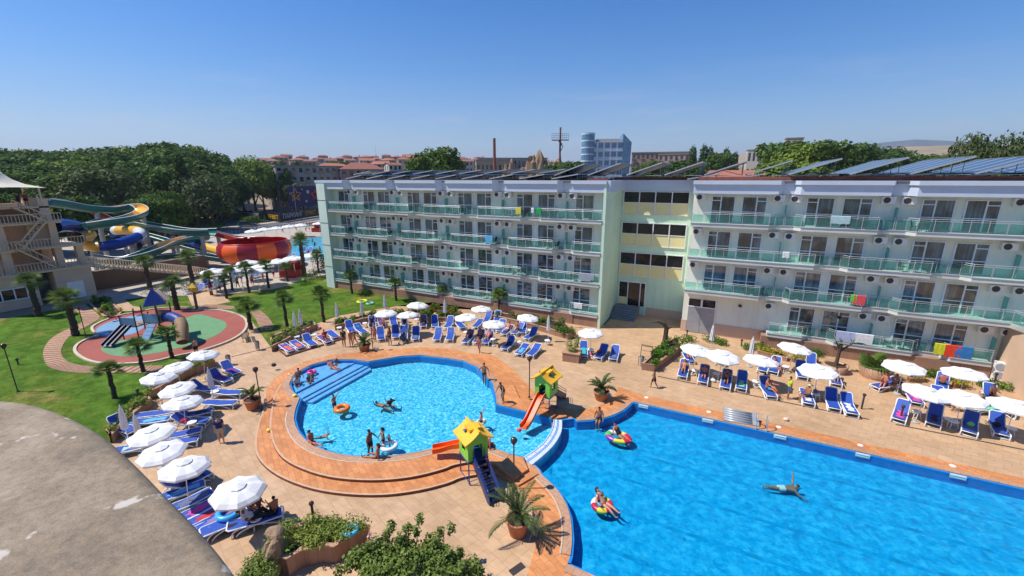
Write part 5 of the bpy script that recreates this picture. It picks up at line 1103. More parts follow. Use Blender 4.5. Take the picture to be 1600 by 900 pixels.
LOUNGE = [
 ('a1', A_(880, 225), A_(1000, 315), 40, 'seat', 'purple', 'blue lounger with a purple towel at the top of the left row', g1), ('a2', A_(800, 300), A_(930, 375), 40, 'full', 'purple', 'lounger covered by a purple towel beside the closed parasol of the left row', g1),
 ('a3', A_(690, 395), A_(840, 440), 40, None, None, 'bare blue lounger half under the fourth left parasol', g1), ('a4', A_(800, 455), A_(1040, 470), 3, None, None, 'flat blue lounger nearest the potted palm, upper of two', g1),
 ('a5', A_(735, 540), A_(985, 550), 3, None, None, 'flat blue lounger nearest the potted palm, lower of two', g1), ('a6', A_(255, 640), A_(520, 610), 3, None, None, 'flat blue lounger behind the fifth left parasol', g1),
 ('a7', A_(565, 610), A_(800, 610), 40, 'seat', 'dark', 'lounger with raised back left of the man in navy, upper', g1), ('a8', A_(500, 660), A_(770, 690), 40, None, None, 'lounger with raised back left of the man in navy, lower', g1),
 ('a9', A_(230, 690), A_(470, 670), 3, 'full', 'lblue', 'flat lounger with a light blue towel in the left row', g1), ('a10', A_(480, 800), A_(715, 760), 3, None, None, 'flat blue lounger sticking out over the man shadow', g1),
 ('a11', A_(450, 860), A_(690, 830), 3, None, None, 'flat blue lounger just below it, foot end in the sun', g1), ('a12', A_(95, 700), A_(190, 770), 55, None, None, 'upright blue lounger by the leftmost closed parasol', g1),
 ('a13', A_(150, 895), A_(330, 870), 3, 'seat', 'pale', 'flat lounger at the edge of the concrete ledge', g1), ('b1', B_(620, 540), B_(830, 490), 40, 'seat', 'dark', 'lounger under the second parasol from the near end beside the orange towel person', g1),
 ('b2', B_(590, 640), B_(790, 580), 3, 'full', 'lblue', 'lounger with a bright blue and white towel near the ledge', g1), ('b3', B_(650, 720), B_(850, 640), 3, 'full', 'grey', 'lounger with a dark grey towel near the ledge', g1), ('b4', B_(715, 790), B_(930, 690), 3, 'full', 'pink', 'lounger with a pink towel near the ledge', g1),
 ('b5', B_(800, 830), B_(1000, 740), 3, 'full', 'red', 'lounger with a red towel near the ledge', g1), ('b6', B_(880, 850), B_(1080, 760), 3, 'full', 'violet', 'lounger with a violet towel under the nearest parasol', g1), ('b7', B_(960, 880), B_(1200, 790), 3, None, None, 'lounger with the blue ring and yellow toy on it', g1),
 ('b8', B_(1090, 880), B_(1400, 800), 3, 'full', 'dark', 'nearest lounger of the left row with the seated family', g1),
 ('c1', C_(200, 385), C_(280, 440), 3, 'full', 'orange', 'low lounger with an orange towel, leftmost by the wall', g2_), ('c2', C_(290, 365), C_(355, 415), 3, 'seat', 'orange', 'low lounger sharing the orange towel, second by the wall', g2_), ('c3', C_(370, 310), C_(450, 395), 40, None, None, 'blue lounger with raised back right of the orange towels', g2_),
 ('c4', C_(480, 310), C_(570, 370), 3, 'full', 'red', 'lounger with red towels by the red dressed sitter', g2_), ('c5', C_(555, 275), C_(625, 335), 3, None, None, 'flat blue lounger at the end of the tiled strip', g2_),
 ('c6', C_(715, 215), C_(755, 290), 50, None, None, 'upright blue lounger first in the crowd by the hedge', g3), ('c7', C_(790, 235), C_(850, 300), 30, 'back', 'turq', 'lounger with a dull green towel second in the crowd', g3), ('c8', C_(905, 185), C_(910, 255), 50, 'back', 'dark', 'lounger with a dark towel behind the table in the crowd', g3),
 ('c9', C_(965, 240), C_(980, 350), 50, 'back', 'white', 'lounger with a white towel beside the potted palm', g3), ('c10', C_(975, 175), C_(985, 235), 50, None, None, 'lounger under the left hedge parasol, left', g3), ('c11', C_(1068, 170), C_(1080, 235), 50, None, None, 'lounger under the left hedge parasol, right', g3),
 ('c12', C_(1090, 235), C_(1090, 335), 50, None, None, 'front lounger left of the dark stroller', g3), ('c13', C_(1160, 205), C_(1165, 260), 40, 'seat', 'lblue', 'lounger under the middle hedge parasol', g3), ('c14', C_(1155, 245), C_(1155, 345), 50, 'full', 'grey', 'lounger behind the dark stroller', g3),
 ('c15', C_(1255, 235), C_(1245, 350), 50, 'seat', 'grey', 'lone front lounger right of the stroller', g3), ('c16', C_(1310, 165), C_(1305, 250), 50, 'full', 'dark', 'lounger with a dark patterned towel at the back', g3), ('c17', C_(1395, 175), C_(1400, 250), 50, None, None, 'upright lounger with a yellow cap on its back', g3),
 ('c18', C_(1440, 240), C_(1410, 355), 40, 'back', 'pale', 'front lounger with a pale green towel, left of two', g3), ('c19', C_(1525, 185), C_(1490, 260), 50, None, None, 'lounger leaning left of the twin blue backs', g3), ('c20', C_(1535, 240), C_(1510, 355), 40, 'back', 'pale', 'front lounger with a pale green towel, right of two', g3), ('c21', C_(1580, 195), C_(1615, 260), 50, None, None, 'lounger leaning right of the twin blue backs', g3),
 ('d1', D_(500, 370), D_(430, 475), 40, None, None, 'lounger of the sunbather under the near hedge parasol, left', g3), ('d2', D_(580, 370), D_(520, 475), 40, None, None, 'lounger behind the walking bikini woman', g3), ('d3', D_(650, 375), D_(590, 480), 40, None, None, 'lounger of the sunbather right of the bikini woman', g3),
 ('d4', D_(555, 305), D_(510, 355), 10, None, None, 'low blue lounger behind the sunbathers', g3), ('d5', D_(605, 265), D_(590, 310), 45, None, None, 'small looking lounger furthest back by the hedge, left', g3), ('d6', D_(685, 265), D_(680, 310), 45, None, None, 'small looking lounger furthest back by the hedge, middle', g3),
 ('d7', D_(750, 285), D_(700, 385), 45, None, None, 'lounger furthest back by the hedge, right', g3), ('d8', D_(810, 335), D_(735, 410), 15, None, None, 'lounger of the red skinned sunbather by the hedge', g3), ('d9', D_(850, 350), D_(815, 405), 35, None, None, 'lounger below the hedge parasol of the right half', g3),
 ('d10', D_(890, 325), D_(880, 400), 55, None, None, 'upright lounger right of the hedge parasol pole', g3), ('d11', D_(1010, 355), D_(910, 445), 45, 'back', 'grey', 'lounger with its raised back draped in a grey towel', g4), ('d12', D_(830, 415), D_(740, 525), 40, 'full', 'dark', 'lounger fully covered by a dark navy towel', g4),
 ('d13', D_(930, 475), D_(850, 565), 10, 'seat', 'lblue', 'front lounger with a pale blue towel near the globe lamp, left', g4), ('d14', D_(1020, 490), D_(940, 575), 20, None, None, 'bare front lounger near the globe lamp, right', g4),
 ('e1', D_(1360, 480), D_(1360, 580), 50, 'full', 'turq', 'lounger with a turquoise towel right of the square planter', g4), ('e2', D_(1530, 500), D_(1470, 595), 40, None, None, 'lounger with a red towel bundle near the stairwell bay', g4), ('e3', E_(415, 500), E_(390, 605), 35, 'seat', 'grey', 'lounger with a grey towel near the stairwell bay', g4),
 ('f1', F_(160, 300), F_(130, 440), 50, None, None, 'leftmost front lounger with a sunbather', g5), ('f2', F_(315, 340), F_(290, 485), 50, None, None, 'second front lounger with a reader', g5), ('f3', F_(490, 375), F_(465, 525), 50, None, None, 'third front lounger with a sunbather', g5), ('f4', F_(605, 380), F_(590, 535), 50, 'seat', 'green', 'front lounger with a green towel', g5),
 ('f5', F_(180, 255), F_(195, 320), 50, None, None, 'back row lounger under the leftmost right hand parasol', g5), ('f6', F_(460, 270), F_(430, 335), 20, None, None, 'back row lounger under the second parasol', g5), ('f7', F_(775, 340), F_(755, 395), 20, None, None, 'back row lounger under the third parasol', g5),
 ('f8', F_(880, 275), F_(840, 405), 50, None, None, 'lounger left of the yellow shirt, under the parasol edge', g5), ('f9', F_(1040, 310), F_(1070, 445), 50, 'back', 'dark', 'shaded lounger behind the yellow shirt', g5), ('f10', F_(1140, 295), F_(1150, 380), 50, None, None, 'lounger hidden behind the big front parasol', g5), ('f11', F_(1310, 400), F_(1335, 500), 20, None, None, 'lounger sticking out right of the big front parasol', g5),
 ('f12', F_(770, 470), F_(830, 595), 50, None, None, 'lounger of the man in turquoise shorts', g5), ('f13', F_(1095, 560), F_(1120, 650), 3, 'seat', 'white', 'lounger of the person in a straw hat', g5), ('f14', F_(1270, 510), F_(1320, 690), 50, None, None, 'bare blue lounger left of the white towel lounger by the bollard', g5), ('f15', F_(1400, 575), F_(1460, 730), 40, 'seat', 'white', 'lounger with a white towel beside the bollard lamp', g5),
 ('g1', G_(545, 565), G_(480, 770), 50, 'seat', 'pink', 'lounger with a hot pink towel behind the thin bollard', g6), ('g2', G_(820, 600), G_(790, 810), 50, 'seat', 'dark', 'dark blue lounger right of the hot pink towel', g6), ('g3', G_(1130, 670), G_(1110, 885), 50, 'seat', 'grey', 'lounger with a grey towel third in the right edge front row', g6), ('g4', G_(1325, 700), G_(1400, 905), 50, 'back', 'dark', 'lounger with a black bag fourth in the right edge front row', g6),
 ('g5', G_(390, 420), G_(270, 480), 30, None, None, 'lounger with the seated couple by the fan palm pot', g6), ('g6', G_(600, 540), G_(650, 625), 20, 'full', 'pink', 'lounger with a pink towel under the left overlapping parasol', g6), ('g7', G_(875, 410), G_(860, 500), 50, None, None, 'lounger with a red haired sitter behind the parasols', g6), ('g8', G_(860, 555), G_(900, 620), 20, None, None, 'lounger between the two overlapping parasols', g6),
 ('g9', G_(1290, 490), G_(1350, 620), 50, None, None, 'lounger facing the big parasol with a dark skinned sunbather', g6), ('g10', G_(1290, 640), G_(1520, 720), 10, None, None, 'sideways blue lounger under the edge parasol', g6), ('g11', G_(1130, 660), G_(1400, 680), 3, 'full', 'green', 'sideways lounger with a green and grey towel', g6)]
for l in LOUNGE: put_lounger(*l)
q = random.Random(12)
for i in range(22):
    x0, y0 = 300+i*9.2, 462-i*2.6+q.uniform(-6, 6); b = gp(x0, y0-4 if i < 12 else y0-14, 0); o = lounger(50, None) if i % 3 else lounger(3, None); place(o, b, R(-60+q.uniform(-20, 20)), 1.15); tag(o, 'blue and white lounger on the terrace by the lagoon, '+nth(i), 'sun lounger', 'loungers by the far lagoon')
# ---------------------------------------------------------------- tables
def table_proto():
    e = empty('side_table'); mb = MB(); mb.lathe([(.0, .40), (.24, .40), (.25, .43), (.24, .45), (.0, .45)], n=14, cap=False); mb.build('top', 'white_plastic', e)
    for sx, sy in ((1, 1), (1, -1), (-1, 1), (-1, -1)): mb = MB(); mb.tube([(sx*.12, sy*.12, .41), (sx*.2, sy*.2, 0)], .022, 5); mb.build('leg', 'white_plastic', e)
    return e
tabl = Proto(table_proto())
for (x, y), lb in ((A_(830, 460), 'white side table at the head of the flat blue loungers'), (A_(650, 700), 'white side table with pink things left of the man in navy'), (C_(320, 330), 'white side table behind the orange towels'), (C_(455, 315), 'white side table left of the red towels'), (C_(650, 260), 'white side table before the first upright crowd lounger'), (C_(850, 225), 'white side table with dark things in the crowd'),
    (C_(1175, 190), 'white side table under the middle hedge parasol'), (C_(1255, 195), 'white side table left of the dark patterned towel'), (D_(440, 395), 'white side table left of the shaded sunbathers'), (D_(650, 450), 'white side table right of the shaded sunbathers'), (D_(940, 380), 'white side table before the grey draped lounger'), (D_(850, 470), 'white side table left of the front pair by the globe lamp'), (D_(1075, 460), 'white side table under the closed parasol by the hedge'),
    (D_(1415, 530), 'white side table right of the turquoise towel'), (F_(230, 395), 'white side table between first and second front loungers'), (F_(395, 420), 'white side table between second and third front loungers'), (F_(705, 480), 'white side table right of the green towel'), (F_(940, 365), 'white side table in the middle row behind the yellow shirt'), (F_(1175, 580), 'white side table right of the straw hat'),
    (G_(640, 700), 'white side table right of the hot pink towel'), (G_(930, 770), 'white side table between second and third edge loungers'), (G_(970, 790), 'second white side table between the edge loungers'), (G_(500, 480), 'white side table right of the seated couple'), (G_(1480, 850), 'white side table at the right edge'), (B_(1200, 850), 'white side table beside the nearest lounger'), (B_(230, 230), 'white side table under the parasol at the ledge')):
    o = tabl(); b = gp(x, y, .43); place(o, (b.x, b.y, 0), rnd.uniform(0, 1.5), 1.05); tag(o, lb, 'table', 'white side tables')
# ---------------------------------------------------------------- bags, toys, floats
def blob(px, py, z, colr, label, cat, s=(.2, .15, .14), name='beach_bag', mat='objcol_cloth', group=None):
    b = gp(px, py, z+s[2]*.6); e = MB(); e.ball((0, 0, s[2]*.9), 1, 10, s[0], s[1], s[2]); e.tube([(-s[0]*.6, 0, s[2]*1.5), (-s[0]*.3, 0, s[2]*2.3), (s[0]*.3, 0, s[2]*2.3), (s[0]*.6, 0, s[2]*1.5)], .012, 4)
    o = e.build(name, mat); place(o, (b.x, b.y, z), rnd.uniform(0, 3)); o.color = (*colr, 1); tag(o, label, cat, group); return o
for (x, y), z, c_, lb in ((A_(600, 700), .3, TW['pink'], 'pink bag on the table left of the man in navy'), (C_(395, 300), .4, TW['purple'], 'purple bag on the raised back lounger by the wall'), (C_(945, 270), .4, TW['yellow'], 'yellow bag on the white towel lounger'), (D_(620, 490), 0, TW['dark'], 'dark bag on the ground right of the bikini woman'), (D_(1420, 570), 0, TW['pink'], 'pink bag between the loungers near the stairwell bay'), (D_(1480, 550), .35, TW['red'], 'red towel bundle on the lounger near the stairwell bay'),
    (F_(370, 475), 0, TW['white'], 'white bag between the second and third front loungers'), (F_(780, 440), .75, TW['dark'], 'black bag hung on the lounger of the man in turquoise shorts'), (F_(1170, 560), .45, TW['grey'], 'grey bag on the table right of the straw hat'), (G_(490, 450), .45, TW['dark'], 'dark bag beside the seated couple'), (G_(1350, 820), .4, TW['dark'], 'black bag on the fourth edge lounger'), (G_(1120, 820), .36, TW['green'], 'lime green pouch on the third edge lounger'),
    (A_(590, 690), .4, TW['red'], 'red cap on the table left of the man in navy'), (C_(500, 270), .4, TW['red'], 'red bag on the red towel lounger'), (C_(1400, 155), .75, TW['yellow'], 'yellow cap on top of the upright lounger'), (A_(1290, 255), 0.3, TW['dark'], 'dark bag on the round pool rim by the steps')):
    blob(x, y, z, c_, lb, 'bag', group='bags and caps lying about')
def ring_float(px, py, z, r, tr, colr, label, name='swim_ring', tilt=0, cat='swim ring', sc_=(1, 1, 1), mats='objcol_plastic', segs=None):
    b = gp(px, py, z); mb = MB(); N_ = 28; mb.tube([(r*math.cos(2*math.pi*i/N_), r*math.sin(2*math.pi*i/N_), 0) for i in range(N_)], tr, 10, closed=True)
    if segs: mb.m = [((k//10)//4) % len(segs) for k in range(len(mb.f))]; mats = segs
    o = mb.build(name, mats, None, True); place(o, (b.x, b.y, z), 0, sc_, tilt, 0); o.color = (*colr, 1); tag(o, label, cat); return o
c6 = crop(440, 540, 6.154)
ring_float(*c6(580, 605), .27, .38, .15, (.85, .2, .01), 'big orange swim ring floating in the round pool')
M('rainbow_red', (.55, .02, .05), .3, .05); M('rainbow_yellow', (.75, .6, .04), .3, .05); M('rainbow_green', (.1, .45, .1), .3, .05); M('rainbow_violet', (.3, .05, .35), .3, .05)
ring_float(966, 683, -.06, .40, .15, (1, 1, 1), 'striped rainbow float with a bather in the main pool', tilt=R(5), sc_=(1.5, 1.0, 1), segs=['rainbow_red', 'rainbow_yellow', 'white_plastic', 'rainbow_green', 'rainbow_violet', 'rainbow_yellow'])
ring_float(941, 789, -.06, .40, .14, (1, 1, 1), 'red and yellow float with a bather near the potted palm', segs=['rainbow_red', 'rainbow_yellow', 'rainbow_red', 'white_plastic'])
ring_float(752, 659, .24, .24, .08, (.8, .75, .6), 'small pale ring round the waving child in the round pool')
ring_float(608, 697, .25, .38, .13, (.85, .85, .85), 'white swim ring by the family at the round pool edge'); ring_float(487, 581, .28, .26, .10, TW['pink'], 'pink float on the round pool steps')
ring_float(566, 471, .13, .55, .14, (.7, .8, .03), 'yellow ring lying on the lawn by the closed parasol'); ring_float(*C_(890, 70), .1, .4, .1, (.25, .6, .5), 'pale green ring lying on the lawn')
ring_float(*B_(990, 800), .5, .42, .13, (.05, .4, .8), 'bright blue ring on the lounger near the family'); ring_float(*N_c(1240, 240), .95, .25, .09, (.1, .55, .75), 'light blue toy ring lying in the large raised bed')
b = gp(*B_(1065, 785), .8); mb = MB(); mb.ball((0, 0, 0), .16, 10); mb.ball((.16, 0, .16), .1, 8); mb.tube([(.24, 0, .16), (.31, 0, .15)], [.05, .02], 6); mb.ball((-.16, 0, .07), .07, 6)
o = mb.build('toy_duck', 'objcol_plastic', None, True); place(o, b, 1); o.color = (.9, .6, .02, 1); tag(o, 'yellow blow-up duck on the blue ring near the family', 'toy')
for (x, y), z, c_, lb in ((A_(1250, 760), .15, (.9, .6, .05), 'yellow toy on the lower deck step of the round pool'), (A_(1450, 490), .3, (.9, .8, .05), 'yellow toy on the rim by the pool steps'), (A_(1410, 325), .15, (.85, .55, .1), 'orange toy by the bathers on the pool steps'), ((811, 672), .2, (.7, .02, .02), 'red ball floating in front of the orange slide'), (c4(608, 200), 0, (.75, .6, .45), 'straw hat lying on the terrace by the pool ladder')):
    b = gp(x, y, z+.1); mb = MB(); mb.ball((0, 0, .1), .13, 10, 1.2, 1, .8); mb.ball((.1, .05, .16), .06, 6); o = mb.build('pool_toy', 'objcol_plastic', None, True); place(o, (b.x, b.y, z)); o.color = (*c_, 1); tag(o, lb, 'toy', 'toys round the pools')
# air mattress leaning at the pool edge
e = empty('air_mattress', gp(*c4(410, 190), .3)); tag(e, 'silver grey air mattress tilted over the main pool edge', 'air mattress'); e.rotation_euler = (R(26), R(4), R(8)); mb = MB()
for i in range(6): y = -.42+.168*i; mb.tube([(-.85, y, 0), (.85, y, 0)], .085, 8)
MATS['grey_metal'].node_tree.nodes['Principled BSDF'].inputs['Roughness'].default_value = .3
mb.build('air_chambers', 'grey_metal', e, True); mb = MB(); mb.cbox((.95, 0, .03), .35, .9, .16); mb.build('pillow', 'grey_metal', e)
# pool ladder
e = empty('pool_ladder', gp(1189, 671, .05)); tag(e, 'steel pool ladder on the far edge of the main pool', 'ladder'); mb = MB()
for s2 in (-.28, .28): mb.tube(smooth_line([(s2, .45, 0), (s2, .42, .75), (s2, .15, .9), (s2, -.12, .7), (s2, -.15, -.2), (s2, -.15, -.6)], 4), .032, 6)
for z in (-.2, -.42, -.64): mb.tube([(-.28, -.15, z), (.28, -.15, z)], .02, 5)
mb.build('rails', 'steel', e, True)
# skimmers, lids
for i, (x, y) in enumerate(((18, 136), (283, 197), (582, 266), (925, 344), (1320, 432))):
    b = gp(*c4(x, y), -.02); mb = MB(); mb.box(-.32, .32, -.03, .0, -.20, .04); mb.box(-.24, .24, -.05, -.03, -.02, .0); mb.box(-.24, .24, -.05, -.03, -.16, -.13); o = mb.build('pool_skimmer', 'white_plastic'); place(o, (b.x, FY-.14, .04)); tag(o, 'white skimmer mouth in the far wall of the main pool, '+['leftmost', 'second from the left', 'third, by the ladder', 'fourth from the left', 'rightmost'][i], 'skimmer', 'skimmers of the main pool')
for i, (x, y) in enumerate(((27, 110), (287, 170), (578, 233), (918, 309), (1303, 395))):
    b = gp(*c4(x, y), .05); mb = MB(); mb.lathe([(.14, 0), (.14, .02), (.12, .03)], n=16); o = mb.build('skimmer_lid', 'white_plastic'); place(o, b); tag(o, 'round white lid in the orange strip, '+['leftmost', 'second from the left', 'third, by the ladder', 'fourth from the left', 'rightmost'][i], 'lid', 'round lids of the pool strip')
# drain channels across the terrace
for i, (a, b) in enumerate(((F_(-60, 440), c4(955, 201)), (c4(1065, 222), c4(1640, 335)), (pr(930, 800), pr(575, 885)))):
    A1, B1 = gp(*a), gp(*b); mb = MB(); mb.ribbon([A1, B1], -.06, .06, 0, .012); structure(mb.build('drain_channel', 'dark_metal'))
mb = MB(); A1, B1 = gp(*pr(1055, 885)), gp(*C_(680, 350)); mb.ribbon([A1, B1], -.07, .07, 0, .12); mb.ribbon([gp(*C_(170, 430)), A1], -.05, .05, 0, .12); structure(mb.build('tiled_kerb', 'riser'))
b = gp(808, 889); mb = MB(); mb.box(-.15, .15, -.32, .32, 0, .015)
for i in range(6): mb.box(-.13, .13, -.28+.1*i, -.25+.1*i, .015, .022)
o = mb.build('drain_grate', 'dark_metal'); place(o, b, R(-25)); tag(o, 'small rectangular drain grate in the paving near the potted palm', 'drain')
# ---------------------------------------------------------------- lamps
def globe_lamp(b, t, label, z=0, gr=.17, glass='lamp_glass', group='globe lamps on thin posts'):
    g = gp(*b, z); h = htop(g, t)-z; e = empty('globe_lamp', g); tag(e, label, 'lamp post', group); mb = MB(); mb.tube([(0, 0, 0), (0, 0, h-gr)], .035, 7); mb.lathe([(.1, 0), (.1, .04), (.05, .1)], n=10); mb.build('post', 'dark_metal', e)
    mb = MB(); mb.ball((0, 0, h), gr, 14, m_=10); mb.build('globe', glass, e, True); mb = MB(); mb.lathe([(.07, h-gr-.05), (.09, h-gr+.03)], n=10); mb.lathe([(.03, h-.12), (.05, h), (.02, h+.06)], n=8); mb.build('socket', 'dark_metal', e)
globe_lamp((409.5, 641), (399.5, 577), 'thin globe lamp beside the potted palm left of the round pool'); globe_lamp((803, 764), (801.5, 688), 'thin globe lamp between the near play house and the main pool', .0); globe_lamp((827, 621), (828, 560), 'thin globe lamp left of the far play house', .3)
globe_lamp((583, 549), (581, 507), 'thin globe lamp rising from the crowd behind the round pool'); globe_lamp((28, 612), (2, 541), 'globe lamp standing on the left lawn near the ledge', .03); globe_lamp((119+16, 528), (107+1, 484), 'grey lamp post on the lawn by the slab path bend', .03, .12)
def bollard(b, h, label, z=0):
    e = empty('bollard_lamp', gp(*b, z)); tag(e, label, 'bollard lamp', 'short bollard lamps'); mb = MB(); mb.tube([(0, 0, 0), (0, 0, h)], .055, 8); mb.build('post', 'dark_metal', e); mb = MB(); mb.ball((0, 0, h+.08), .11, 10); mb.build('globe', 'lamp_glass', e, True)
for b, h, lb, z in ((F_(1530, 695), .95, 'bollard lamp right of the white towel lounger', 0), (G_(490, 785), .95, 'bollard lamp in front of the hot pink towel', 0), (N_c(950, 160), .75, 'bollard lamp on the rim of the large near bed', .8), (A_(240, 520), .6, 'bollard lamp in the bed behind the left row', .5), (F_(165, 130), .5, 'bollard lamp before the service door', .2), (F_(590, 205), .5, 'bollard lamp right of the closed parasols', .0), (F_(750, 215), .4, 'bollard lamp left of the topmost parasol', .0), (G_(1320, 475), .9, 'bollard lamp before the large air conditioner', .0), (E_(690, 620), .75, 'dark bollard on the corner of the dead tree bed', .3), (pq(130, 585), .4, 'tiny garden light standing on the left lawn', .03), (D_(1275, 330), .8, 'bollard lamp in the hedge before the left wing corner', .4)):
    bollard(b, h, lb, z)
# ---------------------------------------------------------------- bench, bins, boxes
e = empty('park_bench', gp(383, 531), R(-28)); tag(e, 'dark slatted park bench facing the terrace by the playground', 'bench')
mb = MB(); [mb.box(-.9, .9, -.2+.11*i, -.12+.11*i, .42, .45) for i in range(4)]; mb.build('seat', 'wood_dark', e); mb = MB(); [mb.cbox((0, .28+.03*i, .55+.12*i), 1.8, .03, .09) for i in range(3)]; mb.build('backrest', 'wood_dark', e)
for s2 in (-.75, .75): mb = MB(); mb.tube([(s2, -.2, 0), (s2, -.2, .43), (s2, .22, .43), (s2, .36, .85)], .03, 5); mb.tube([(s2, .22, .43), (s2, .28, 0)], .03, 5); mb.build('leg', 'dark_metal', e)
def bin_(b, label):
    e = empty('litter_bin', gp(*b), 0); tag(e, label, 'bin', 'round litter bins'); mb = MB(); mb.lathe([(.16, .15), (.2, .75), (.2, .8)], n=12); mb.build('bucket', 'grey_metal', e); mb = MB(); mb.tube([(-.25, 0, 0), (-.25, 0, .85), (.25, 0, .85), (.25, 0, 0)], .02, 5); mb.lathe([(.2, .8), (.12, .88)], n=12); mb.build('stand', 'dark_metal', e)
bin_(A_(940, 250), 'litter bin on the terrace above the purple towels'); bin_(A_(1165, 135), 'litter bin beside the park bench'); bin_(E_(610, 660), 'litter bin at the left corner of the dead tree bed')
g = gp(*G_(1370, 430)); e = empty('outdoor_air_conditioner', g, R(-20)); tag(e, 'large white outdoor air conditioner with two fans at the beige wall', 'air conditioner')
mb = MB(); mb.box(-.5, .5, -.2, .2, .1, 1.5); mb.box(-.45, -.35, -.2, .2, 0, .1); mb.box(.35, .45, -.2, .2, 0, .1); mb.build('casing', 'white_plastic', e)
for z in (.5, 1.15): mb = MB(); mb.T = Matrix.Translation((-.1, -.205, z)) @ Matrix.Rotation(R(90), 4, 'X'); mb.lathe([(.29, -.004), (.29, .015), (.25, .02)], n=20); mb.build('fan_grille', 'grey_metal', e)
e = empty('metal_stand', gp(*E_(650, 590), 0)); tag(e, 'small dark framed stand at the left of the dead tree bed', 'stand'); mb = MB(); mb.tube([(-.5, 0, 0), (-.45, 0, 1.1), (.45, 0, 1.05), (.5, 0, 0)], .03, 5); mb.tube([(-.48, 0, .6), (.48, 0, .55)], .02, 5); mb.build('frame', 'dark_metal', e); mb = MB(); mb.box(-.42, .42, -.02, .02, .95, 1.02); mb.build('top_board', 'wood', e)
# dark folding board and stand by the near pot
g = gp(834, 835); e = empty('folding_board', g, R(-50)); tag(e, 'dark folding board on a thin stand beside the large potted palm', 'board'); mb = MB(); mb.cbox((0, 0, .45), .5, .04, .8, 0, 0, R(15)); mb.build('panel', 'dark_metal', e); mb = MB(); mb.tube([(-.25, .05, 0), (-.25, .12, .8)], .015, 4); mb.tube([(.25, .05, 0), (.25, .12, .8)], .015, 4); mb.tube([(-.3, -.3, 0), (.3, -.3, 0), (0, .1, .6)], .015, 4); mb.build('stand', 'steel', e)

